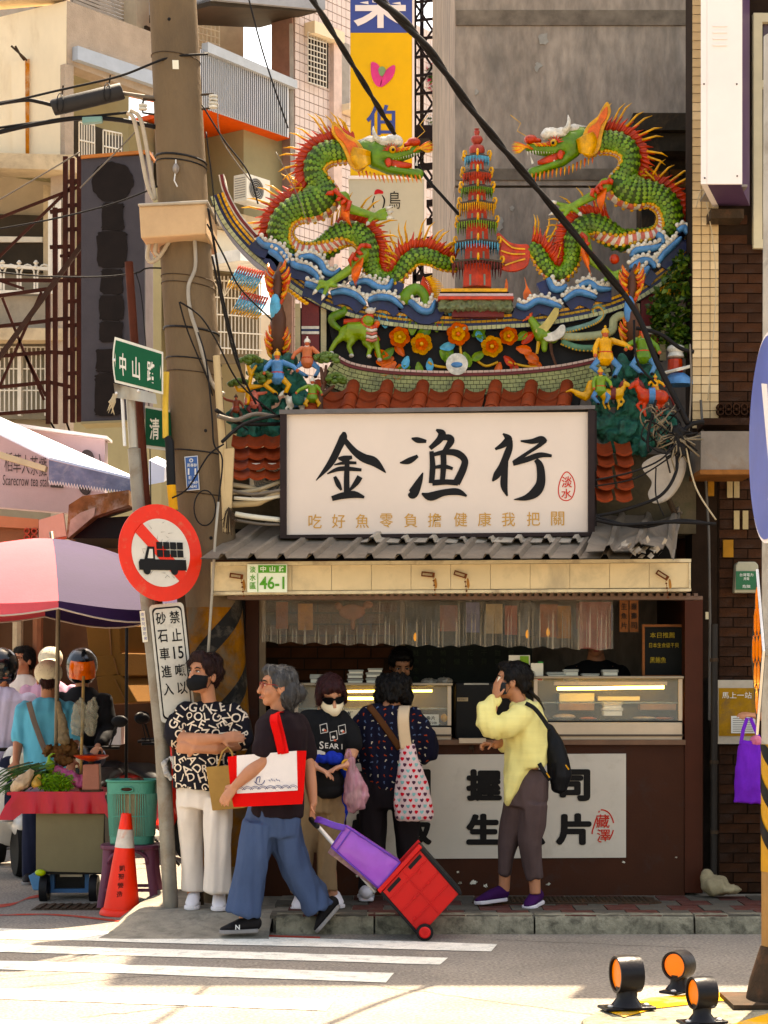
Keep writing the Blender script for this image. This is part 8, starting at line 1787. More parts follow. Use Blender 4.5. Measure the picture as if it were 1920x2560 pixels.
for i in range(420):
 a=random.uniform(0,2*PI);r=random.random()**.5;p=P(140+42*r*math.cos(a),1956+24*r*math.sin(a),13.78+random.uniform(-.07,.08));d=V((random.uniform(-1,1),random.uniform(-.6,.3),random.uniform(-1,.6))).normalized()*.04;s_=d.orthogonal().normalized()*.006;b.use(random.choice(lh));b.add([p,p+d*.5+s_,p+d,p+d*.5-s_],[(0,1,2,3)])
b.bd('sprig',None,t,fix=False)['kind']='stuff';link_mesh('core',remesh(MB().ell(P(140,1960,13.84),(.10,.06,.045)),.012,2,fold=(.02,30,30)),lh[0],t,sm=180)
def lump(nm,lb,cat,blobs,mt,amp=.01,vox=.009):me=remesh(blobs,vox,3,fold=(amp,25,25));return tag(link_mesh(nm,me,mt,sm=180),lb,cat)
m_pb=M('bag_clear',(.40,.38,.31),.2,var=.45,vsc=9,alpha=.5,dirt=(.12,.16,.05),dsc=7)
lump('radish_bag','clear bag of pale radishes at the front left of the cart','vegetables',MB().tube([P(40,1970,13.75),P(62,1950,13.75),P(80,1928,13.78)],[.045,.05,.02],12,round_caps=True).ell(P(52,1960,13.73),(.06,.05,.04)),M('radish',(.55,.42,.30),.4,var=.3,vsc=12))
lump('turnip_bag','small bag of yellowish turnips beside the herb bunch','vegetables',MB().ell(P(90,1958,13.74),(.04,.04,.035)).tube([P(90,1955,13.74),P(98,1935,13.76)],[.03,.012],8),M('turnip',(.5,.34,.13),.4,var=.3,vsc=14))
lump('green_gourd','light green gourd with curled stem on the cart','vegetables',MB().ell(P(126,1918,13.9),(.035,.035,.05)).tube([P(126,1908,13.9),P(122,1892,13.9),P(132,1884,13.9),P(144,1886,13.9)],[.016,.01,.008,.005],7),M('gourd_green',(.24,.36,.06),.4,var=.2))
lump('pink_bag','crumpled pink plastic bag behind the herb bunch','bag',MB().tube([P(135,1922,13.92),P(165,1938,13.9),P(200,1955,13.88)],[.03,.045,.05],10,round_caps=True),M('bag_pink',(.46,.14,.26),.3,var=.5,vsc=16),.016)
lump('ginger_roots','knobbly brown roots heaped around the bamboo poles','vegetables',MB().ell(P(125,1878,14.1),(.05,.05,.04)).ell(P(150,1880,14.1),(.06,.05,.05)).ell(P(172,1868,14.1),(.05,.05,.045)).ell(P(160,1900,14.0),(.06,.05,.03)).ell(P(185,1880,14.1),(.04,.04,.04)),M('root_brown',(.14,.075,.035),.8,var=.4,vsc=16),.03)
t=thing('weighing_scale','pinkish spring scale with red pan on the cart corner','scale',P(227,1975,13.75));MB().hexa([P(u,v,13.72) for u,v in ((207,1912),(247,1910),(249,1975),(205,1976))],(0,.1,0)).bd('case',M('scale_pink',(.34,.15,.11),.5,var=.2,vsc=8),t,bevel=.006);MB().lathe(P(228,1888,13.78),[(.02,-.045),(.10,-.022),(.125,-.006),(.128,0),(.10,-.012),(.0,-.018)],20).bd('pan',c_red,t,sm=50);MB().lathe(P(228,1905,13.78),[(.02,-.03),(.02,.02)],8).bd('stem',m_iron,t);MB().span(P(200,1980,13.70),P(252,1975.5,13.70)+V((0,.12,0))).bd('foot',m_iron,t)
t=thing('bamboo_pole','thin bamboo pole on the cart holding clear plastic bags','pole',P(201,1985,13.95));MB().tube([P(201,1985,13.95),P(209,1690,13.95)],.011,7).bd('pole',M('bamboo',(.40,.28,.14),.6,var=.2,vsc=8),t,sm=180)
for k,(u,w_) in enumerate(((197,30),(228,24))):
 lump('hanging_bag',['left clear plastic bag with greens hung on the bamboo pole','right clear plastic bag with greens hung on the bamboo pole'][k],'bag',MB().tube([P(u+6,1745,13.93),P(u+2,1765,13.93),P(u,1800,13.93),P(u-2,1828,13.93)],[(.012,.01),(w_*.6*13.9/F,.03),(w_*13.9/F*.62,.04),(w_*13.9/F*.55,.035)],12,side=(1,0,0),round_caps=True),m_pb,.014)
lump('net_bag','grey net bag hanging on the umbrella pole','bag',MB().tube([P(147,1755,14.05),P(155,1800,14.05),P(160,1850,14.05)],[.012,.03,.045],10,round_caps=True),M('net_grey',(.27,.21,.14),.8,var=.4,vsc=30,alpha=.75),.01)
      
t=thing('laundry_basket','teal plastic slotted basket standing on the purple stool','basket',P(330,2108,13.3));m_te=M('teal_plastic',(.10,.30,.235),.45,var=.08,vsc=4);cb=P(331,2108,13.45)
def bk(q):return .152+.022*q
H=.44
def ring_(q,y=0):return [cb+V((bk(q)*math.copysign(abs(math.cos(a))**.6,math.cos(a)),bk(q)*.8*math.copysign(abs(math.sin(a))**.6,math.sin(a)),H*q)) for a in [i*2*PI/72 for i in range(73)]]
for nm,q0,q1 in (('lower_band',.0,.13),('middle_band',.44,.455),('upper_band',.80,.985)):MB().sheet([ring_(q0),ring_(q1)]).bd(nm,m_te,t,sm=60,fix=False)
A,C_=ring_(.13),ring_(.80);b=MB()
for i in range(72):b.bar(A[i],C_[i],.0065,.004)
b.bd('slat',m_te,t)['kind']='stuff';b=MB().tube(ring_(1.0),.010,6);b.bd('rim',m_te,t,sm=180);MB().sheet([[cb+V((x*.14,y*.11,.01)) for x in (-1,1)] for y in (-1,1)]).bd('bottom',m_te,t)
MB().tube([cb+V((-.02+.045*math.cos(a),-.142,.385+.018*math.sin(a))) for a in [i*PI/8 for i in range(17)]],.006,6).bd('handle_ring',m_te,t);MB().ell(cb+V((-.02,-.137,.385)),(.04,.004,.014)).bd('handle_hole',m_brown,t);MB().sheet([[cb+V((bk(.5)*.9*math.cos(a),bk(.5)*.7*math.sin(a),z)) for a in [i*PI/12 for i in range(25)]] for z in (.05,.36)]).bd('liner',M('liner',(.33,.29,.20),.8,var=.3,vsc=9),t,sm=180,fix=False)
lump('paper_wad','brown lump sticking out of the teal basket','rubbish',MB().ell(cb+V((.03,0,.42)),(.06,.06,.04)),M('wad',(.2,.09,.06),.8,var=.3),.012)
t=thing('plastic_stool','dull purple plastic stool under the teal basket','stool',P(322,2285,13.35));m_st=M('stool_purple',(.17,.065,.10),.5,var=.15);cs_=V((cb.x-.01,13.45,0));zs=cb.z-.004
MB().hexa([cs_+V((x,y,zs)) for x,y in smooth_closed([(-.17,-.15),(.17,-.15),(.17,.15),(-.17,.15)],4)],(0,0,-.03)).bd('seat',m_st,t,bevel=.008)
for sx in (-1,1):
 for sy in (-1,1):MB().tube([cs_+V((.14*sx,.12*sy,zs-.03)),cs_+V((.155*sx,.135*sy,zs*.6)),cs_+V((.19*sx,.165*sy,.0))],[(.04,.02),(.03,.018),(.028,.018)],8,side=(1,0,0)).bd('leg',m_st,t,sm=60)
for sy in (-1,1):MB().tube([cs_+V((.14*math.cos(a),.138*sy,zs-.13+.10*math.sin(a))) for a in [i*PI/10 for i in range(11)]],.014,6).bd('arch',m_st,t,sm=180);MB().bar(cs_+V((-.17,.15*sy,.13)),cs_+V((.17,.15*sy,.13)),.03,.02).bd('stretcher',m_st,t)
t=thing('traffic_cone','orange traffic cone with one white band and small black characters','traffic cone',P(303,2282,13.0));cc_=P(303,2283,12.98);cc_.z=0;k_=12.98/F;tip=P(316,2033,12.98);dx=(tip.x-cc_.x);Hc=tip.z
def cone(nm,prof,mt):b=MB();b.tube([cc_+V((dx*z/Hc,0,z)) for r,z in prof],[r for r,z in prof],28);return b.bd(nm,mt,t,sm=50)
m_or=M('cone_orange',(.72,.075,.012),.5,var=.1,vsc=4,dirt=(.3,.07,.03),dsc=7,damt=.2);r1=lambda z:.128-(.128-.034)*(z/Hc)
cone('base',[(.148,.0),(.148,.012),(.140,.03),(r1(.03),.045)],m_or);cone('body',[(r1(.045),.0455),(r1(.455),.455)],m_or);cone('white_band',[(r1(.455)+.002,.4555),(r1(.58)+.002,.578)],M('band_white',(.60,.55,.50),.5,var=.2,vsc=8,dirt=(.6,.12,.04),dsc=9,damt=.3));cone('tip',[(r1(.58),.579),(r1(Hc),Hc-.006),(.028,Hc)],m_or)
b=MB()
for i,chh in enumerate('凱聖營造'):v=2168+i*21;put_text(b,chh,P(310-i*1.8,v,12.98)+V((0,-r1(Z(v,12.98))-.003,0)),(1,.06,0),(0,-.2,1),.040,.044,.01)
b.bd('lettering',MATS['ink_black'],t)
   
m_tyre=M('tyre',(.016,.015,.015),.8);
def scooter(label,o,yaw,col,far=False):
 t=thing('scooter',label,'scooter',o);R=Matrix.Rotation(rad(yaw),3,'Z');p=lambda x,y,z:V(o)+R @ V((x,y,z));mt=M('scooter_%d' %int(col[0]*1000),col,.3,coat=.5,var=.1)
 for x in (-.55,.6):
  wh=MB().lathe(p(x,0,.23),[(.13,-.045),(.215,-.045),(.23,0),(.215,.045),(.13,.045)],20,'y',rot=R).bd('wheel',m_tyre,t,sm=50);MB().lathe(p(x,0,.23),[(.125,-.03),(.125,.03)],12,'y',rot=R).bd('rim',MATS['grey_metal'],wh)
 link_mesh('body',remesh(MB().tube([p(-.75,0,.62),p(-.4,0,.60),p(-.1,0,.45),p(.1,0,.30)],[.10,.15,.13,.10],10,round_caps=True).tube([p(.1,0,.28),p(.35,0,.28),p(.5,0,.45),p(.5,0,.85),p(.42,0,1.0)],[(.15,.05),(.15,.05),(.2,.06),(.17,.07),(.1,.06)],10,side=R @ V((0,1,0)),round_caps=True).ell(p(.62,0,.42),(.16,.08,.10),R),.02,3),mt,t,sm=180)
 MB().tube([p(-.75,0,.76),p(-.35,0,.76),p(.0,0,.68)],[(.11,.05),(.15,.06),(.10,.04)],10,side=R @ V((0,1,0)),round_caps=True).bd('seat',m_cb,t,sm=180)
 MB().tube([p(.36,-.33,1.02),p(.42,-.1,1.02),p(.42,.1,1.02),p(.36,.33,1.02)],.016,7).bd('handlebar',m_cb,t,sm=180);MB().ell(p(.58,0,.93),(.06,.08,.07),R).bd('headlight',m_foam,t,sm=180)
 for sy in (-1,1):MB().tube([p(.38,.25*sy,1.03),p(.4,.32*sy,1.2)],.007,5).bd('mirror_stem',m_cb,t);MB().ell(p(.4,.34*sy,1.24),(.02,.075,.05),R).bd('mirror',m_cb,t,sm=180)
 MB().tube([p(.6,.0,.25),p(.5,0,.8)],.03,6).bd('fork',m_cb,t)
 return t
scooter('pale scooter ridden by the white-shirted rider at the left edge',(X(20,16.0),16.0,0),-70,(.55,.54,.52));scooter('black scooter under the rider in the iridescent-visor helmet',(X(225,16.3),16.35,0),-95,(.02,.02,.022))
for k,(u,y,yw,c_) in enumerate(((345,18.0,-40,(.5,.5,.52)),(375,18.6,-50,(.03,.03,.035)),(400,17.4,-60,(.42,.05,.04)))):scooter(['grey parked scooter furthest left in the row behind the signpost','black parked scooter in the row behind the signpost','red parked scooter nearest in the row behind the signpost'][k],(X(u,y),y,0),yw,c_)
t=thing('tripod_stand','black folding tripod stand in the sunny side street','stand',P(315,1880,16.2));t.location.z=0;g_=V((X(315,16.2),16.2,0));MB().tube([g_+V((0,0,.2)),P(317,1560,16.2)],.014,7).bd('pole',m_cb,t)
for a in (.2,2.3,4.4):MB().tube([g_+V((0,0,.5)),g_+V((.45*math.cos(a),.45*math.sin(a),.01))],.012,6).bd('leg',m_cb,t)
o=MB().span(P(272,1862,16.9),P(302,1795,16.9)+V((0,.3,0))).bd('white_box',m_white);tag(o,'cream foam box behind the tripod stand','box')
                       
def simple_person(label,Y,uh,vh,yaw,pitch,s,hw,coat,legmt,back=False,sk=sk_b,hair=h_black,arms=None,hat=None,sleeve=.16,vsh=None,seat=None,mask=None):
 J=JJ(Y);t=thing('person',label,'person',V((X(uh,Y),Y,0)));hc=J(uh,vh);ax=axes(yaw,pitch);b=MB();head_shape(b,hc,ax,s);k=F/Y
 sh=hc-V((0,0,.205*s));zz=sh.z;hip=V((hc.x,Y+.04,zz-.52))
 b.tube([hc-V((0,0,.05)),sh],[.055,.06],12).tube([sh-V((0,0,.02)),sh-V((0,0,.3)),hip],[(.15,.09),(.13,.09),(.14,.1)],14,side=(1,0,0))
 kn=[[hip+V((.1*q,0,0)),hip+V((.13*q,-.42 if seat else 0,-.03 if seat else-.40)),hip+V((.15*q,-.45 if seat else 0,-.42 if seat else-hip.z+.06))] for q in (-1,1)]
 for q in kn:b.tube(q,[.07,.055,.04],10,round_caps=True)
 A=arms or [[sh+V((hw*q,0,-.04)),sh+V((hw*1.2*q,-.02,-.3)),sh+V((hw*q*.9,-.25,-.42))] for q in (-1,1)]
 for q,a in zip((-1,1),A):b.tube(a,[.05,.043,.028],12,round_caps=True);d=(V(a[-1])-V(a[-2])).normalized();hand_shape(b,V(a[-1]),d,(0,.3,-1),.6,q)
 skinned(t,b,sk,.0085);face_parts(t,hc,ax,s,mouth=mask is None)
 if mask:mask_part(t,hc,ax,s,mask)
 hair_part(t,hc,ax,s,SHORT if hat else SHORT+[((0,-.05,.0),(.09,.07,.08))],hair)
 c=MB().tube([sh+V((0,0,.075)),sh+V((0,0,.04)),sh-V((0,0,.04)),sh-V((0,0,.35)),hip-V((0,0,.06))],[(.07,.075),(hw*.62,.10),(hw*.96,.135),(hw*.94,.14),(hw*.95,.15)],18,side=(1,0,0))
 for a in A:
  a=[V(x) for x in a];e=a[1] if sleeve<.3 else a[2];pts=[a[0],a[0].lerp(a[1],.6)]+([a[1].lerp(a[0],.1)] if sleeve<.3 else [a[1],a[2].lerp(a[1],.2)]);c.tube(pts,[.075,.072,.07,.055][:len(pts)],14,round_caps=True)
 g_=garment(t,'shirt',c,coat,.011,fold=(.009,8,4))
 l=MB().ell(hip,(.155,.13,.14))
 for q in kn:l.tube(q,[.10,.085,.065],14,round_caps=True)
 garment(t,'trousers',l,legmt,.012)
 for q in kn:f_=q[2];shoe(t,f_+V((0,.07,-.06)),f_+V((0,-.18,-.06)),m_bs,m_gs)
 r,f,u=ax;Lh=lambda x,y,z:hc+(r*x+f*y+u*z)*s
 if hat=='cap':
  R=rotm(*ax);mt=coat if False else M('cap_cream',(.62,.57,.46),.8,var=.1,vsc=9);link_mesh('cap',remesh(MB().ell(Lh(0,-.012,.042),(.104*s,.12*s,.10*s),R,16,12),.01,2),mt,t,sm=180);MB().sheet([[Lh(.075*x*w_,.085+.07*q*(1-.35*x*x),.055-.012*q-.018*x*x) for x in (-1,-.6,-.2,.2,.6,1)] for q,w_ in ((0,1),(.5,.95),(1,.75))]).bd('cap_peak',mt,t,sm=180,fix=False)
 if hat=='helmet':
  R=rotm(*ax);link_mesh('helmet',remesh(MB().ell(Lh(0,-.01,.03),(.125*s,.145*s,.135*s),R,18,13).ell(Lh(0,-.02,-.04),(.115*s,.125*s,.09*s),R,16,10),.01,3),M('helmet_black',(.012,.013,.014),.12,var=.2,coat=.6),t,sm=180)
 return t,hc,ax,Lh,g_
m_sb=M('polo_sky',(.16,.43,.55),.85,var=.08,vsc=6,bump=.1);m_lil=M('tee_lilac',(.56,.52,.62),.85,var=.08,vsc=6);m_pkt=M('shirt_pink',(.50,.33,.40),.85,var=.1,vsc=6);m_navy=M('trouser_navy',(.02,.025,.05),.85,var=.2)
Jv=JJ(14.95);A8=[[Jv(62,1775,.02),Jv(46,1850,.0),Jv(40,1905,-.12)],[Jv(172,1775,.02),Jv(188,1850,.0),Jv(180,1900,-.2)]]
t,hc,ax,Lh,g_=simple_person('vendor in sky-blue polo and cream cap seen from behind at the vegetable cart',14.95,121,1697,188,-6,1.06,.20,m_sb,m_navy,hat='cap',hair=h_brown,arms=A8)
q=[Jv(72,1755,-.145),Jv(84,1800,-.175),Jv(102,1850,-.175),Jv(118,1890,-.16)];MB().tube(q,[(.022,.003)]*4,6,side=(1,0,.4)).bd('bag_strap',M('strap_grey',(.20,.17,.15),.7),t)
t,hc,ax,Lh,g_=simple_person('rider in black vest and glossy helmet with orange mirrored visor',16.2,205,1672,10,-14,1.1,.19,M('vest_black',(.014,.013,.014),.8,var=.2),m_navy,hat='helmet',sleeve=.4,seat=True)
rows=[[Lh(.112*math.sin(a)*k_,.015+.128*math.cos(a)*k_,z) for a in [(-1.0+i*.25) for i in range(9)]] for z,k_ in ((.085,.92),(.05,1.02),(.0,1.06),(-.05,1.04))];m_vis=M('visor_orange',(.75,.20,.015),.12,var=.5,vsc=6,bump=0,coat=.8,dirt=(.6,.03,.10),dsc=5);MB().sheet(rows).bd('visor',m_vis,t,sm=180,fix=False)
t,hc,ax,Lh,g_=simple_person('woman in pink shirt, mask and pale cap behind the blue-shirted vendor',17.6,126,1658,8,-6,1.1,.21,m_pkt,m_navy,hat='cap',hair=M('hair_ginger',(.22,.07,.02),.6,var=.3),mask=M('mask_lilac',(.52,.42,.50),.8))
t,hc,ax,Lh,g_=simple_person('rider in lilac tee and dark helmet at the left edge of the street',15.9,6,1672,25,-2,1.1,.215,m_lil,m_navy,sk=sk_b,hat='helmet',seat=True)
simple_person('shopper in dark tee walking far back between the boxes and the signpost',20.5,330,1640,30,-4,1.05,.2,m_bt,m_navy)
simple_person('shopper in white tee half hidden behind the lilac rider',18.0,58,1650,-40,-4,1.05,.2,m_wt,m_dk)
        
t,hc,ax,Lh,g_=simple_person('shopper at the right edge reaching in a hand that holds a purple bag',12.75,2010,1655,-60,-5,1.05,.19,m_pkt,m_navy,sk=sk_c,arms=[[P(1975,1760,12.7),P(1960,1800,12.6),P(1893,1790,12.55)],[P(2050,1760,12.8),P(2065,1850,12.8),P(2055,1920,12.7)]])
t=thing('carrier_bag','violet cloth carrier bag held at the right edge beside the striped post','bag',P(1875,2010,12.5));b=MB().tube([P(1880,1852,12.52),P(1879,1900,12.52),P(1876,1960,12.52),P(1874,2008,12.52)],[(.075,.03),(.09,.045),(.105,.05),(.105,.03)],16,side=(1,0,0));link_mesh('body',remesh(b,.01,3,fold=(.010,14,6)),M('cloth_violet',(.18,.04,.40),.7,var=.15,vsc=7),t,sm=180)
for u0,u1 in ((1852,1868),(1905,1876)):MB().tube([P(u0,1860,12.5),P((u0+u1)/2-2,1825,12.5),P(u1,1795,12.5)],[(.012,.003)]*3,6,side=(1,0,0)).bd('handle',MATS['cloth_violet'],t)
lump('pink_packet','pink packet poking out of the violet carrier bag','packet',MB().ell(P(1890,1850,12.5),(.04,.03,.035)),M('packet_pink',(.6,.22,.32),.4,var=.3,vsc=20))

# ================================================================ UTILITY POLE, SIGNS, CABLES
Yu=12.95;m_pole=M('pole_concrete',(.185,.14,.098),.9,var=.22,vsc=3,bump=.35,bsc=70,dirt=(.10,.07,.045),dsc=2.5,damt=.45,stretch=(1,1,.4))
up=thing('utility_pole','fat leaning concrete utility pole with cables at the street corner','utility pole',P(566,2245,Yu));up.location.z=0
AX=[(566,2300,74),(556,1900,73),(533,1500,71),(497,1100,69),(480,850,67),(462,600,64),(447,300,61),(432,0,59),(420,-260,57)]
def axp(v):
 for (u0,v0,h0),(u1,v1,h1) in zip(AX,AX[1:]):
  if v1 <= v <= v0:q=(v0-v)/(v0-v1);return u0+(u1-u0)*q,h0+(h1-h0)*q
 return AX[-1][0],AX[-1][2]
MB().tube([P(u,v,Yu) for u,v,h in AX],[h*Yu/F for*_,h in AX],32).bd('shaft',m_pole,up,sm=60)
def onpole(v,a,k=1.0):u,h=axp(v);c=P(u,v,Yu);r=h*Yu/F*k;return c+V((r*math.sin(a),-r*math.cos(a),0))
m_py=M('pole_yellow',(.22,.105,.018),.85,var=.5,vsc=9,bump=.3,dirt=(.10,.085,.06),dsc=4,damt=.7);m_pk=M('pole_black',(.022,.02,.018),.8,var=.4,dirt=(.1,.08,.06),dsc=8)
MB().sheet([[onpole(v,a,1.012) for a in [-1.7+i*.14 for i in range(25)]] for v in range(1520,2200,40)]).bd('yellow_paint',m_py,up,sm=180,fix=False)
for k in range(3):MB().sheet([[onpole(1500+k*190+75*(1.0-a)+dv,a,1.02) for a in [-1.5+i*.15 for i in range(21)]] for dv in (0,30,60)]).bd('black_band',m_pk,up,sm=180,fix=False)
for v,r in ((402,.008),(415,.005),(700,.003),(718,.003),(830,.008),(905,.005),(938,.003),(1135,.005),(1240,.004),(150,.003)):MB().tube([onpole(v+8*math.sin(a),a,1.02) for a in [i*PI/12 for i in range(25)]],r,5).bd('binding_wire',m_cb if r>.004 else m_iron,up)
for v,a in ((68,-.1),(1085,.35),(1350,.2)):MB().ell(onpole(v,a,1.0),(.012,.004,.012)).bd('bolt_hole',m_black,up)
MB().hexa([onpole(v,a,1.01) for v,a in ((170,-.05),(170,.2),(192,.2),(192,-.05))],(0,-.003,0)).bd('sticker',m_foam,up)
c=thing('concrete_collar','peach painted concrete box clamped round the utility pole','box',P(432,595,12.7));m_co=M('peach_concrete',(.50,.37,.255),.85,var=.12,vsc=5,bump=.3)
MB().hexa([P(347,515,12.62),P(515,508,12.62),P(515,585,12.62),P(352,596,12.62)],(.02,.62,0)).bd('body',m_co,c,bevel=.012);MB().hexa([P(344,508,12.6),P(520,499,12.6),P(520,507,12.6),P(344,514.5,12.6)],(.02,.66,0)).bd('lid',M('lid_grey',(.42,.38,.33),.85,var=.2),c,bevel=.008)
pt=thing('pole_plate','blue enamel pole number plate on the utility pole','plate',onpole(1228,-.2));Yq=Yu-.215
MB().hexa([P(461,1142,Yq),P(494,1139,Yq),P(499,1224,Yq),P(467,1227,Yq)],(0,.006,0)).bd('plate',M('enamel_white',(.62,.62,.62),.4,bump=0),pt);MB().hexa([P(463,1144,Yq-.003),P(492.5,1141,Yq-.003),P(497,1222,Yq-.003),P(468.5,1225,Yq-.003)],(0,.002,0)).bd('field',M('enamel_blue',(.05,.12,.28),.4,var=.1,bump=0),pt)
b=MB()
for tx,u,v,w_,h_ in (('英專幹',480,1163,25,9),('11',480,1179,21,16),('E 7',482,1194,20,8),('15469',483,1206,22,8),('AE41',483,1216,18,8),('◎',478,1151,10,10)):put_px(b,tx,u,v,w_,h_,Yq-.005,.01)
b.bd('lettering',MATS['enamel_white'],pt)
t=thing('cable_guard','cream cable guard tube strapped to the right of the utility pole','pipe',P(565,1400,12.75));m_gd=M('guard_cream',(.50,.40,.27),.7,var=.12,vsc=4);MB().tube([P(541,890,12.76),P(548,1000,12.74),P(556,1120,12.73),P(566,1330,12.72)],.024,10).bd('tube',m_gd,t,sm=60);MB().hexa([P(560,1122,12.7),P(585,1120,12.7),P(582,1180,12.7),P(578,1270,12.7),P(564,1270,12.7)],(0,.06,0)).bd('trough',m_gd,t)
t=thing('pvc_conduit','grey plastic conduit snaking down the front of the utility pole','pipe',onpole(1000,.5));q=spline([onpole(600,.45,1.06),onpole(680,.4,1.06),onpole(730,.1,1.06),onpole(790,.1,1.06),onpole(850,.3,1.06),onpole(920,.5,1.06),onpole(975,.8,1.06),P(560,985,12.8)],6);MB().tube(q,.013,8).bd('pipe',M('pvc_grey',(.36,.33,.29),.5),t,sm=180)
t=thing('conduit_bundle','two pale conduits curving up beside the dark sign to the pole','pipe',P(380,500,12.8))
for pts in ([(318,282),(335,300),(352,380),(368,460),(385,500)],[(326,275),(352,300),(372,400),(388,498)],[(375,600),(368,640),(378,655),(400,640),(425,600)],[(392,598),(388,630),(400,640)]):MB().tube([P(u,v,12.8) for u,v in sp2(pts,5)],.014,8).bd('pipe',M('pvc_tan',(.42,.36,.29),.5),t,sm=180)
for lb,uu,vv,par in (('white double ceramic insulator on the right of the utility pole',533,255,1),('white ceramic insulator on the left of the utility pole',357,268,0)):
 t=thing('insulator',lb,'insulator',P(uu,vv+20,12.8))
 for dv in ((-10,8) if par else (0,)):MB().lathe(P(uu,vv+dv,12.8),[(.012,-.022),(.030,-.018),(.030,-.006),(.02,0),(.030,.006),(.030,.018),(.012,.022)],14).bd('spool',c_wht,t,sm=40)
 s_=1 if par else-1;MB().tube([P(uu-30*s_,vv-18,12.85),P(uu-2*s_,vv-20,12.8),P(uu,vv-10,12.8),P(uu,vv+14,12.8),P(uu-28*s_,vv+18,12.85)],.008,6).bd('bracket',m_iron,t)
t=thing('strain_insulator','grey strain insulator hanging on the front of the utility pole','insulator',onpole(450,0,1.1));q=onpole(440,-.1,1.12);MB().lathe(q,[(.012,-.02),(.034,-.008),(.034,.008),(.012,.022)],12,'x').bd('body',MATS['grey_metal'],t,sm=50);MB().tube([q+V((0,0,.06)),q,q-V((.01,0,.08)),q-V((-.01,0,.12))],.005,5).bd('wire',m_alu,t)
t=thing('splice_closure','black cylindrical cable splice closure hung on the overhead lines','cable closure',P(215,290,12.9));MB().tube([P(131,270,12.9),P(134,269,12.9),P(160,263,12.9),P(304,228,12.9),P(307,227,12.9)],[.046,.054,.056,.056,.05],18).bd('body',M('rubber_black',(.045,.042,.042),.6,var=.2),t,sm=50)
for u,v in ((150,262),(268,235)):MB().tube([P(u+8*math.sin(a),v-4+24*math.cos(a),12.9-.06*abs(math.sin(a))) for a in [i*PI/8 for i in range(17)]],.004,5).bd('clamp',m_cb,t);MB().bar(P(u+5,v-25,12.9),P(u+8,v-48,12.9),.01).bd('hanger',m_iron,t)
m_ck=M('cable_black',(.016,.014,.014),.6,var=.2);m_cg=M('cable_grey',(.17,.145,.12),.6,var=.2);m_cl2=M('cable_pale',(.45,.38,.28),.6,var=.15)
def cable(label,pts,r,Y=12.9,mt=None,Y2=None,k=6):
 n=len(pts);q=spline([P(u,v,Y+((Y2 if Y2 else Y)-Y)*i/max(1,n-1)) for i,(u,v) in enumerate(pts)],k);o=MB().tube(q,r,6).bd('cable',mt or m_ck,sm=180);tag(o,label,'cable');return o
def twist(label,pts,r,Y,Y2):
 t=thing('twisted_cable',label,'cable',P(*pts[0],Y));n=len(pts);q=spline([P(u,v,Y+(Y2-Y)*i/(n-1)) for i,(u,v) in enumerate(pts)],30)
 for s_ in (0,PI):MB().tube([p+V((r*.5*math.cos(i*.2+s_),0,r*.5*math.sin(i*.2+s_))) for i,p in enumerate(q)],r,6).bd('strand',m_ck,t,sm=180)
twist('thick twisted black cable dropping past the yellow sign to the dragon\'s mouth',[(770,-20),(850,110),(935,250),(985,332)],.013,9.5,13.0);twist('thickest twisted black cable slanting across the concrete wall to the roof end',[(930,-20),(1060,110),(1200,300),(1350,480),(1560,735)],.017,9.0,12.9)
cable('black service cable running down from the twisted cable end at the dragon\'s mouth',[(1040,405),(1070,450),(1110,495),(1150,540)],.012,13.7)
cable('upper messenger wire holding the splice closure',[(-20,265),(150,225),(300,190),(420,145),(520,135)],.008,12.8);cable('cable leaving the left end of the splice closure',[(-20,262),(60,250),(100,255),(135,264)],.014);cable('cable entering the right end of the splice closure',[(300,232),(340,238),(390,245)],.013,mt=m_cg)
cable('lower black trunk cable with green connector',[(-20,335),(80,312),(200,295),(300,300),(390,318)],.016);cable('second lower trunk cable just beneath the first',[(-20,322),(100,305),(220,292),(330,280)],.009);cable('thin wire below the trunk cables',[(-20,338),(60,318),(140,302),(240,287)],.006,mt=m_cg)
o=MB().hexa([P(205,292,12.85),P(255,290,12.85),P(255,304,12.85),P(205,308,12.85)],(0,.05,0)).bd('connector',M('connector_green',(.20,.30,.27),.5),bevel=.005);tag(o,'grey-green cable connector on the lower trunk cable','connector')
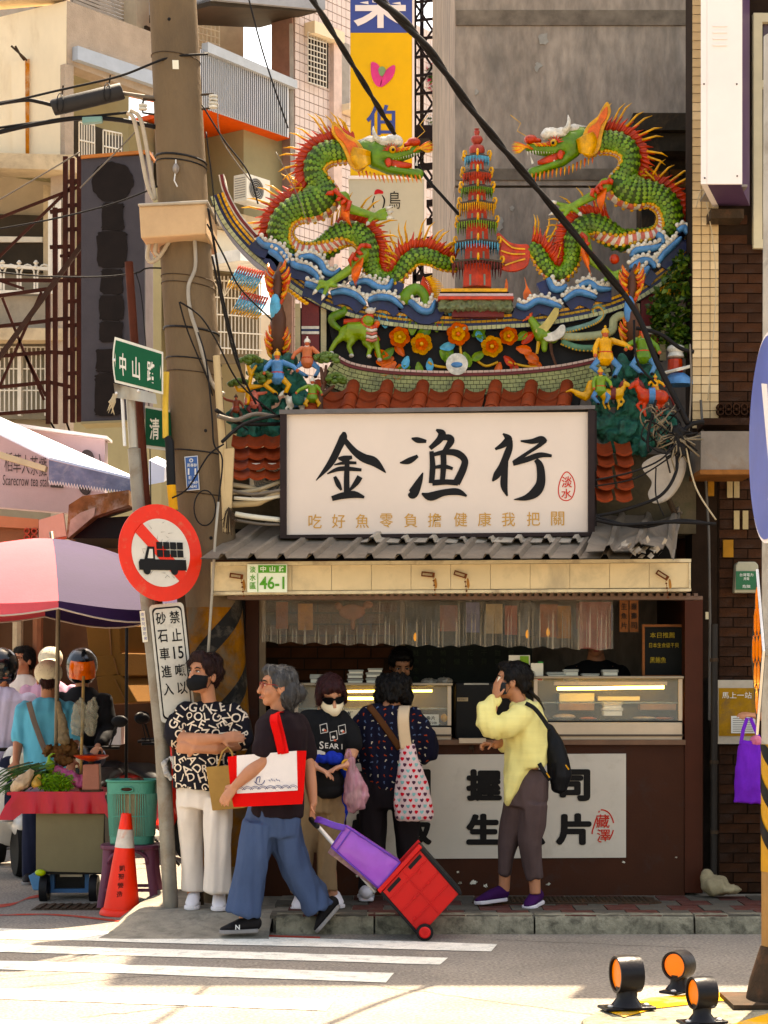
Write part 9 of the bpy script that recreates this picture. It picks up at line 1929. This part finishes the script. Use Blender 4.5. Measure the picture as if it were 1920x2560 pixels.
for i,(pts,r,mt) in enumerate([([(-20,575),(120,550),(280,510),(420,455),(505,415)],.006,None),([(-20,678),(100,690),(250,692),(340,682),(375,670),(480,675)],.006,None),([(340,682),(352,730),(362,830),(372,1000),(378,1300)],.004,None),([(-20,510),(100,440),(200,380)],.005,m_cg),([(200,470),(300,370),(345,322)],.005,m_cg),
 ([(505,262),(560,350),(620,430),(645,510)],.006,None),([(450,755),(500,790),(540,850),(600,960),(700,1045)],.006,None),([(448,755),(470,830),(520,950),(545,1020),(620,1075)],.006,None),([(518,560),(560,640),(600,720),(680,800)],.006,None),([(520,520),(540,640),(560,760),(610,960)],.009,None),([(530,640),(560,780),(590,900),(640,1010)],.008,None),([(545,1040),(590,1050),(640,1035),(700,1045)],.016,m_cg),([(540,1025),(600,1058),(700,1060)],.014,None),([(555,1105),(610,1060),(690,1040),(720,1050)],.012,None),
 ([(495,830),(515,900),(530,1040),(535,1110),(556,1150),(545,1260)],.006,None),([(560,1110),(520,1140),(470,1220),(430,1245)],.006,None),([(515,330),(530,450),(540,560)],.005,None),([(620,-10),(660,140),(720,320)],.006,None),([(545,260),(555,350),(640,470)],.004,m_cg),([(690,380),(740,480),(770,560)],.003,m_cg)]):
 cable(['wire','thin wire','slack wire','drop wire'][i %4]+' '+['sloping up from the left edge to the pole\'s upper binding','sagging across the dark sign to the pole','dropping beside the street sign from the sagging line','rising through the lattice at the upper left','rising across the dark sign\'s top corner','from the right insulator towards the air conditioner','from the pole\'s black stud to the sign corner, upper run','from the pole\'s black stud down to the rockwork, lower run','slanting past the window grille to the left flame ornament','running beside the window grille to the ceramic tree','next to the grille wire, ending at the rockwork','thick grey bundle sagging into the left rockwork','black bundle under the grey one at the left rockwork','crossing up into the bundle beside the cable guard','hanging down the pole front past the blue plate','looping off the blue plate to the yellow block','clinging to the pole\'s right edge above the concrete box','falling from the top edge towards the left dragon','drooping to the left dragon\'s fins','hanging inside the left dragon\'s coil'][i],pts,r,12.6 if i>4 else 12.9,mt,12.95 if 5<i<14 else None)
t=thing('cable_loop','black wire loop hanging on the pole below the blue plate','cable loop',P(512,1315,12.68));MB().tube([P(512+27*math.cos(a),1270+44*math.sin(a),12.70) for a in [i*PI/12 for i in range(25)]],.005,5).bd('wire',m_ck,t,sm=180)
     
for i,(pts,r,Y,mt) in enumerate([([(1560,735),(1600,800),(1640,900),(1680,980),(1720,1060)],.02,12.8,None),([(1590,820),(1650,835),(1700,870),(1735,880)],.014,12.9,None),([(1585,800),(1592,900),(1640,960)],.008,12.8,None),([(1700,1085),(1730,1060),(1760,1055)],.018,12.8,None),([(1690,1120),(1690,1180),(1650,1240),(1560,1275),(1490,1290)],.011,12.75,None),([(1490,1300),(1560,1312),(1680,1305),(1790,1310)],.013,12.7,None),([(1490,1292),(1600,1318),(1700,1300),(1790,1312)],.010,12.72,None),([(1490,1200),(1580,1180),(1650,1150),(1690,1110)],.007,12.72,None),([(1490,1215),(1590,1195),(1680,1140)],.006,12.74,None),([(1640,1000),(1620,1090),(1622,1130)],.010,12.75,None),([(1725,860),(1728,960),(1722,1080)],.006,12.8,m_cg),([(1715,1120),(1740,1220),(1790,1300)],.006,12.75,m_cl2),([(1640,1170),(1640,1240),(1660,1290)],.005,12.7,None),([(1740,520),(1760,480),(1790,700),(1770,1000)],.004,13.2,m_cl2)]):
 cable('black line '*0+['heavy black cable running from the right flame ornament to the cable knot','black cable branching right past the wall shrub','black drop cable in front of the green warrior','black cable leaving the knot towards the metal hood','black cable curving from the knot in front of the satellite dish','lowest black cable crossing the crumpled awning','black cable crossing just above the lowest awning cable','thin black cable from the sign edge to the knot, upper','thin black cable from the sign edge to the knot, lower','black cable hanging in front of the red horse','grey cable dropping down the tiled pilaster edge','pale wire falling from the knot to the alley','thin black wire drooping below the satellite dish','thin pale wire down the right brick wall'][i],pts,r,Y,mt)
t=thing('cable_knot','tangled knot of cable loops and ties beside the satellite dish','cable knot',P(1690,1130,12.75));rs=random.Random(11);b=MB();b2=MB()
for i in range(16):
 cu,cv=1665+rs.uniform(-25,25),1070+rs.uniform(-25,25);ru,rv=rs.uniform(18,42),rs.uniform(25,48);ph=rs.uniform(0,6);(b if i %3 else b2).tube([P(cu+ru*math.cos(a+ph),cv+rv*math.sin(a),12.78+.05*math.sin(a*2+i)) for a in [j*2*PI/18 for j in range(16)]],.005,5)
for i in range(34):
 a=rs.uniform(0,2*PI);L=rs.uniform(30,110);e=(1695+L*math.cos(a)*.6,1090+abs(L*math.sin(a))*1.1-20);(b2 if i %2 else b).tube([P(1692,1085,12.74),P((1692+e[0])/2+rs.uniform(-20,20),(1085+e[1])/2+rs.uniform(-15,15),12.72),P(e[0],e[1],12.76)],.006,5)
b.bd('pale_loop',M('cable_tan',(.20,.165,.12),.6),t,sm=180)['kind']='stuff';b2.bd('dark_loop',m_ck,t,sm=180)['kind']='stuff';link_mesh('core',remesh(MB().ell(P(1692,1085,12.76),(.05,.05,.06)).ell(P(1700,1115,12.76),(.04,.04,.08)),.01,1,fold=(.02,30,30)),m_ck,t,sm=180)
            
ta=thing('air_conditioner','weathered air conditioner half hidden behind the shop sign\'s left edge','air conditioner',P(670,1250,13.05));ac_unit(ta,P(682,1242,13.1),V((1,0,0)),.30,.22,.2,V((0,-1,0)))
for k,(pts,r,mt) in enumerate([([(580,1212),(620,1218),(700,1238)],.016,m_cl2),([(580,1232),(640,1225),(700,1205)],.014,m_cl2),([(580,1262),(640,1258),(660,1250),(702,1232)],.022,MATS['guard_cream']),([(585,1245),(650,1248),(702,1240)],.012,m_foam),([(588,1285),(630,1292),(702,1300)],.018,m_foam),([(585,1300),(650,1310),(702,1312)],.010,m_cg),([(575,1225),(630,1236),(702,1225)],.011,m_cg)]):
 o=MB().tube([P(u,v,12.95-.02*k) for u,v in sp2(pts,5)],r,8).bd('pipe',mt,sm=180);tag(o,['uppermost insulated pipe between pole and sign','second insulated pipe rising to the sign','fattest cream elbow pipe between pole and sign','white lagged pipe above the awning','lowest fat white lagged pipe on the awning','thin grey pipe lying on the awning','thin grey pipe crossing the upper two'][k],'pipe')
t=thing('wire_tuft','frayed tuft of brown wire ends tied beside the cable guard','wire',P(573,1330,12.68));b=MB()
for i in range(26):a=rs.uniform(-1,1);b.tube([P(572,1268,12.68),P(572+14*a,1290+rs.uniform(-10,10),12.66),P(572+22*a,1300+rs.uniform(0,40),12.68)],.003,4)
b.bd('strand',m_brwn if False else m_iron,t)['kind']='stuff'
t=thing('down_pipe','thin pale downpipe from the awning corner beside the pole','pipe',P(530,1640,12.55));MB().tube([P(546,1255,12.6),P(538,1345,12.58),P(533,1440,12.56),P(520,1640,12.6),P(512,1700,12.7)],.009,8).bd('pipe',M('pipe_pale',(.36,.33,.28),.5),t,sm=180)
                    
m_gal=M('galvanised',(.27,.25,.22),.5,.5,var=.25,vsc=6,dirt=(.15,.09,.05),dsc=5,damt=.5);Yg2=12.55
t=thing('sign_post','leaning galvanised signpost carrying street and traffic signs','sign post',P(424,2262,Yg2));t.location.z=0
MB().tube([P(428,2290,Yg2),P(405,1850,Yg2),P(368,1500,Yg2),P(345,1250,Yg2),P(335,1122,Yg2)],[.050,.050,.046,.042,.042],14).bd('post',m_gal,t,sm=60);MB().tube([P(334,1120,Yg2),P(326,990,Yg2)],.030,12).bd('upper_post',M('galv_new',(.40,.37,.33),.4,.6,var=.15),t,sm=60);MB().tube([P(312,1115,Yg2-.03),P(305,985,Yg2-.03)],.011,8).bd('stay',m_alu,t)
t2=thing('rusty_post','thin rust-brown post leaning behind the street sign','post',P(478,2245,12.7));t2.location.z=0;MB().tube([P(484,2280,12.72),P(420,1700,12.72),P(368,1280,12.72),P(345,980,12.72),P(322,655,12.72)],.028,10).bd('post',M('rust_brown',(.10,.035,.022),.7,.2,var=.3),t2,sm=60)
t3=thing('yellow_post','yellow banded post with black sleeve behind the round sign','post',P(440,1300,12.62));MB().tube([P(416,930,12.65),P(413,1020,12.65),P(414,1095,12.65)],.020,10).bd('bamboo_tube',M('yellow_tube',(.58,.42,.13),.6,var=.2),t3,sm=60);MB().tube([P(418,1092,12.65),P(424,1105,12.65),P(428,1212,12.65)],[.024,.030,.030],12).bd('black_sleeve',m_cb,t3,sm=60);MB().tube([P(428,1213,12.65),P(434,1275,12.65)],.030,12).bd('yellow_sleeve',M('sleeve_yellow',(.62,.36,.02),.6),t3);MB().tube([P(434,1276,12.65),P(470,1700,12.66),P(500,2270,12.7)],.028,10).bd('lower_tube',m_iron,t3)
ts=thing('street_sign','bent green Zhongshan Road street sign on the leaning post','street sign',P(345,985,12.45))
def ssp(a,c,off=0):u=287+121*a;vt=842+38*a-8*math.sin(PI*a)*0;vb=956+30*a;return P(u-6*math.sin(PI*c)*(1-a),vt+(vb-vt)*c,12.42+.10*a+off-.03*math.sin(PI*a))
mgs=M('sign_green',(.006,.10,.055),.6,var=.08,bump=0,spec=.15);mws=M('sign_white',(.62,.60,.54),.5,var=.1,bump=0)
MB().sheet([[ssp(i/10,j/6) for i in range(11)] for j in range(7)]).bd('border',mws,ts,sm=180,fix=False);MB().sheet([[ssp(.03+.94*i/10,.06+.88*j/6,-.003) for i in range(11)] for j in range(7)]).bd('panel',mgs,ts,sm=180,fix=False);MB().sheet([[ssp(i/10,j/6,.012) for i in range(11)] for j in range(7)]).bd('back',m_gal,ts,sm=180,fix=False)
b=MB()
for chh,a,w_ in (('中',.20,.13),('山',.46,.15),('路',.76,.16)):
 vs_,fs,gw,gh=glyph(chh,.018);b.add([ssp(a+x/gw*w_,.55-y/gh*.50,-.006) for x,y in vs_],fs)
for a in (.045,.94):b.add([ssp(a+x,c,-.006) for x,c in ((0,.32),(.02,.5),(.0,.68))],[(0,1,2)])
b.bd('lettering',mws,ts,fix=False)
MB().sheet([[P(284+105*i/8+4*j,958+26*i/8+j*(36-1.2*i),12.46+.04*math.sin(i)) for i in range(9)] for j in (0,1)]).bd('clamp_plate',MATS['galv_new'],ts,sm=60,fix=False)
for u,v in ((291,983),(346,977),(286,900)):MB().ell(P(u,v,12.40),.010,nu=7,nv=5).bd('bolt',m_alu,ts,sm=180)
o=MB()
for i in range(9):o.tube([P(284+i,985,12.43),P(280+rs.uniform(-8,8),1005,12.42),P(276+rs.uniform(-10,12),1020+rs.uniform(0,18),12.43)],[.006,.005,.001],4)
o=o.bd('rag',m_cl2);tag(o,'frayed cream rag hanging from the bent street sign','rag')
tq=thing('street_sign','second green street sign half hidden behind posts and the pole','street sign',P(392,1125,12.8));MB().hexa([P(362,1014,12.78),P(430,1026,12.9),P(430,1128,12.9),P(362,1120,12.78)],(0,.01,0)).bd('border',mws,tq);MB().hexa([P(364,1020,12.775),P(430,1032,12.893),P(430,1120,12.893),P(364,1112,12.775)],(0,.003,0)).bd('panel',mgs,tq);b=MB();put_px(b,'清',386,1072,24,54,12.765,.015);b.bd('lettering',mws,tq)
        
rg=thing('round_sign','round red and white no-gravel-truck sign with cracked face','traffic sign',P(402,1505,12.4));rc=P(402,1382,12.38);rgt=V((.775,.63,.02)).normalized();upv=(Matrix.Rotation(rad(-4),3,'Y') @ V((0,0,1)));nv_=rgt.cross(upv).normalized();R_=122*12.38/F
def rp(x,y,l=0):return rc+rgt*x*R_+upv*y*R_+nv_*l
def rpoly(nm,pts,l,mt,th=.003):MB().hexa([rp(x,y,l) for x,y in pts],nv_*-th).bd(nm,mt,rg)
circ=lambda r,n=56:[(r*math.cos(i*2*PI/n),r*math.sin(i*2*PI/n)) for i in range(n)]
m_sr=M('sign_red',(.62,.065,.022),.45,var=.1,vsc=8,bump=0,dirt=(.5,.14,.07),dsc=14,damt=.25);m_sw=M('sign_cracked',(.60,.565,.51),.5,var=.1,vsc=6,bump=0)
rpoly('disc',circ(1),0,m_sr,.006);rpoly('face',circ(.70),.004,m_sw)
ca,sa=math.cos(rad(-45)),math.sin(rad(-45));rpoly('slash',[(x*ca-y*sa,x*sa+y*ca) for x,y in ((-.71,-.13),(.71,-.13),(.71,.13),(-.71,.13))],.008,m_sr)
mk2=MATS['ink_black'];ox=-.02
rpoly('truck_body',[(-.56,-.36),(.58,-.36),(.58,-.14),(-.12,-.14),(-.52,-.14),(-.56,-.2)],.012,mk2);rpoly('truck_cab',[(-.42,-.139),(-.33,.12),(-.17,.12),(-.17,-.139)],.012,mk2);rpoly('cab_window',[(-.35,-.12),(-.29,.07),(-.22,.07),(-.22,-.12)],.014,m_sw)
for x in (-.38,.28):rpoly('truck_wheel',[(x+.085*math.cos(a),-.37+.085*math.sin(a)) for a in [i*PI/9 for i in range(18)]],.0125,mk2)
for i in range(4):
 for j in range(2):rpoly('cargo_block',[(-.11+i*.165,-.09+j*.165),(.03+i*.165,-.09+j*.165),(.03+i*.165,.055+j*.165),(-.11+i*.165,.055+j*.165)],.012,mk2)
cr=MB();rs=random.Random(4)
for i in range(46):
 a=rs.uniform(0,2*PI);r=.66*rs.random()**.5;p0=(r*math.cos(a),r*math.sin(a));d=rs.uniform(0,PI);L=rs.uniform(.08,.17);p1=(p0[0]+L*math.cos(d),p0[1]+L*math.sin(d));n_=(-math.sin(d)*.006,math.cos(d)*.006)
 if math.hypot(*p1)>.68 or abs(p0[0]+p0[1])<.2:continue
 cr.add([rp(p0[0]-n_[0],p0[1]-n_[1],.0075),rp(p1[0],p1[1],.0075),rp(p0[0]+n_[0],p0[1]+n_[1],.0075)],[(0,1,2)])
cr.bd('crack',M('crack_grey',(.25,.22,.2),.8,bump=0),rg,fix=False)['kind']='stuff'
MB().tube([rp(-.3,.1,-.02),rp(-.3,-.3,-.02)],.01,6).bd('clamp',m_gal,rg)
pl_=thing('sign_plate','tall white plate with black Chinese traffic text under the round sign','traffic sign',P(430,1805,12.42));Yp2=12.40
def pp(x,y,l=0):a=P(372+86*x,1513-8*x,Yp2+.13*x);c=P(403+87*x,1808-8*x,Yp2+.13*x);return a.lerp(c,y)+V((.3,-1,0)).normalized()*l
def rr(m,r=.12):
 o_=[]
 for (cx_,cy_,a0) in ((1-m-r,m*.4+r*.33,-PI/2),(1-m-r,1-m*.4-r*.33,0),(m+r,1-m*.4-r*.33,PI/2),(m+r,m*.4+r*.33,PI)):o_ += [(cx_+r*math.cos(a0+i*PI/10),cy_+r*.33*math.sin(a0+i*PI/10)) for i in range(6)]
 return o_
for nm,m_,l,mt in (('plate',0,0,M('plate_grimy',(.56,.53,.47),.5,var=.12,vsc=5,bump=0,dirt=(.33,.29,.24),dsc=9,damt=.35)),('border',.07,.003,mk2),('face',.105,.006,MATS['plate_grimy'])):q=[pp(x,y,l) for x,y in rr(m_)];MB().hexa(q,V((-.3,1,0)).normalized()*.002).bd(nm,mt,pl_)
b=MB()
for x,tx in ((.70,('禁','止','15','噸','以')),(.30,('砂','石','車','進','入'))):
 for i,chh in enumerate(tx):vs_,fs,gw,gh=glyph(chh,.012);b.add([pp(x+xx/gw*.29,.12+i*.150-yy/gh*.105,.009) for xx,yy in vs_],fs)
b.bd('lettering',mk2,pl_)
t=thing('paper_strip','narrow handwritten paper strip pasted on the signpost','paper',P(362,1605,12.49));MB().hexa([P(349,1528,12.49),P(362,1527,12.49),P(370,1604,12.49),P(357,1606,12.49)],(0,.003,0)).bd('strip',m_foam,t);b=MB()
for i,chh in enumerate('南無阿彌陀佛'):put_px(b,chh,356+i*1.5,1536+i*12,8,9,12.485)
b.bd('lettering',MATS['sign_blue'],t)
lump('tied_plastic','grey plastic bag tied to the signpost beside the letter blouse','bag',MB().tube([P(420,1895,12.48),P(410,1908,12.46),P(416,1935,12.45),P(428,1950,12.46)],[.01,.02,.018,.008],8).tube([P(430,1890,12.45),P(435,1920,12.45)],[.02,.01],8),M('plastic_grey',(.4,.38,.36),.4,var=.4,vsc=20),.012,.006)
# ================================================================ RIGHT FOREGROUND: ISLAND, POST, DELINEATORS
m_iy=M('island_yellow',(.55,.33,.06),.8,var=.25,vsc=5,bump=.3,dirt=(.3,.25,.17),dsc=6,damt=.5)
def GI(u,v,z):y=(CH-z)*F/(v-HV);return V((X(u,y),y,z))
oi=[GI(1452,2548,.11),GI(1500,2520,.12),GI(1620,2492,.12),GI(1780,2478,.12),GI(2200,2478,.12),V((2.9,6.4,.12)),V((.95,6.4,.12)),V((.82,7.4,.12))]
isl=tag(MB().hexa(oi,(0,0,-.13)).bd('traffic_island',m_kerb,bevel=.02),kind='structure')
def pad(pts):tag(MB().hexa([GI(u,v,.123) for u,v in pts],(0,0,-.002)).bd('island_marking',m_iy),kind='structure')
pad([(1505,2522),(1625,2494),(1780,2481),(2100,2481),(2100,2500),(1800,2502),(1640,2520),(1560,2542)]);pad([(1830,2560),(1930,2530),(2100,2530),(2100,2600),(1840,2600)])
m_db=M('reflector_black',(.022,.020,.022),.32,var=.2,vsc=9,bump=.1);m_do=M('reflector_orange',(.80,.27,.01),.25,var=.05,bump=0)
def delineator(label,u,v,yaw,s=1.0):
 c=GI(u,v,.124);t=thing('delineator',label,'delineator',c,'orange reflector posts on the island');R=Matrix.Rotation(rad(yaw),3,'Z');p=lambda x,y,z:c+R @ V((x*s,y*s,z*s))
 MB().lathe(p(0,0,.155),[(a_*s,c_*s) for a_,c_ in [(.072,-.055),(.082,-.055),(.086,0),(.082,.055),(.072,.055),(.072,.042),(.0,.042),(.0,-.042),(.072,-.042),(.072,-.055)]],30,'x',rot=R*1.0,caps=False).bd('drum',m_db,t,sm=40)
 MB().lathe(p(-.040,0,.155),[(a_*s,c_*s) for a_,c_ in [(.068,-.004),(.068,.002)]],28,'x',rot=R).bd('reflector',m_do,t);MB().lathe(p(.040,0,.155),[(a_*s,c_*s) for a_,c_ in [(.068,-.002),(.068,.004)]],28,'x',rot=R).bd('back_lens',M('back_lens',(.05,.04,.045),.15,var=.4,vsc=20),t)
 MB().tube([p(0,0,.10),p(0,0,.05),p(0,0,.015)],[(.05*s,.05*s),(.045*s,.05*s),(.07*s,.08*s)],16,side=R @ V((1,0,0))).bd('neck',m_db,t,sm=50);MB().hexa([p(x,y,.0) for x,y in ((-.12,-.06),(.12,-.06),(.12,.06),(-.12,.06))],(0,0,.014)).bd('foot',m_db,t,bevel=.006)
 for sx in (-1,1):MB().ell(p(.085*sx,-.02,.018),(.014,.014,.008),nu=8,nv=5).bd('bolt',m_alu,t,sm=180)
delineator('leftmost short black delineator with narrow orange face on the island',1567,2522,14);delineator('rear black delineator showing its full orange face',1697,2480,48,.82);delineator('front black delineator nearest the bottom edge',1755,2558,16,.84)
sp=thing('striped_post','yellow and black striped signal post at the right edge on the island','post',GI(1935,2505,.12));pc_=GI(1948,2508,.12);rp_=.080
MB().lathe(pc_,[(.17,.0),(.17,.018),(.15,.022),(.135,.1),(rp_+.005,.26)],24).bd('base',m_iron,sp,sm=40);MB().hexa([pc_+V((x,y,.002)) for x,y in ((-.24,-.18),(.24,-.18),(.24,.18),(-.24,.18))],(0,0,.02)).bd('base_plate',m_iron,sp);MB().lathe(pc_,[(rp_,.262),(rp_,.60)],24).bd('lower_shaft',M('post_tan',(.32,.2,.09),.5,var=.2),sp,sm=40);MB().lathe(pc_,[(rp_,1.18),(rp_-.01,4.4)],24).bd('upper_shaft',M('post_grey',(.40,.37,.33),.5,var=.15,dirt=(.2,.16,.12),dsc=4),sp,sm=40)
MB().lathe(pc_,[(rp_+.002,.601),(rp_+.002,1.179)],24).bd('yellow_sleeve',M('stripe_yellow',(.46,.27,.02),.5,var=.25,vsc=6),sp,sm=40)
for k in range(4):
 rows=[[pc_+V(((rp_+.005)*math.sin(a),-(rp_+.005)*math.cos(a),min(1.178,max(.602,.58+k*.19+h+.10*(a+1.6)*-1+.2)))) for a in [-2.0+i*.16 for i in range(26)]] for h in (0,.04,.08)];MB().sheet(rows).bd('black_stripe',mk2,sp,sm=180,fix=False)
bs=thing('arrow_sign','blue keep-side disc with white arrow seen nearly edge-on at right','traffic sign',P(1915,1355,8.5));bc=P(1917,1095,8.45);dr_=V((-.023,-1,0)).normalized();bn=V((-1,.023,0)).normalized();Rb=.462
for nm,r,l,mt in (('rim',1.0,0,m_white),('disc',.965,.004,M('sign_sky_blue',(.12,.16,.38),.35,var=.2,vsc=3,bump=0))):MB().hexa([bc+dr_*r*Rb*math.cos(a)+V((0,0,r*Rb*math.sin(a)))+bn*l for a in [i*PI/28 for i in range(56)]],bn*-.006).bd(nm,mt,bs)
MB().hexa([bc+dr_*x*Rb+V((0,0,y*Rb))+bn*.008 for x,y in ((-.2,.55),(.1,.5),(.42,-.45),(.62,-.35),(.55,-.75),(.15,-.6),(.3,-.5))],bn*-.003).bd('arrow',m_white,bs);MB().bar(bc-bn*.02,V((pc_.x-.05,pc_.y,bc.z)),.04).bd('bracket',m_gal,bs)
hs=thing('diamond_sign','diamond warning panel with orange and black honeycomb seen edge-on','traffic sign',P(1890,1830,8.4));hc_=P(1893,1630,8.40);hd=V((-.084,-.996,0)).normalized();hn=V((-.996,.084,0)).normalized();hR=.36
MB().hexa([hc_+hd*x*hR+V((0,0,y*hR)) for x,y in ((0,1),(.72,0),(0,-1),(-.72,0))],hn*-.008).bd('panel',mk2,hs);MB().tube([hc_+hd*x*hR+V((0,0,y*hR)) for x,y in ((0,1),(.72,0),(0,-1))],.006,6).bd('edge',m_alu,hs)
for (x,y) in [(0,.62),(-.18,.36),(.18,.36),(-.36,.04),(0,.04),(.36,.04),(-.18,-.28),(.18,-.28),(0,-.58)]:MB().hexa([hc_+hd*(x+.15*math.sin(i*PI/3))*hR+V((0,0,(y+.17*math.cos(i*PI/3))*hR))+hn*.003 for i in range(6)],hn*-.003).bd('orange_cell',m_do,hs)
MB().bar(hc_-hn*.02,V((pc_.x-.05,pc_.y,hc_.z)),.03).bd('bracket',m_gal,hs)

bpy.data.scenes.remove(TMP)
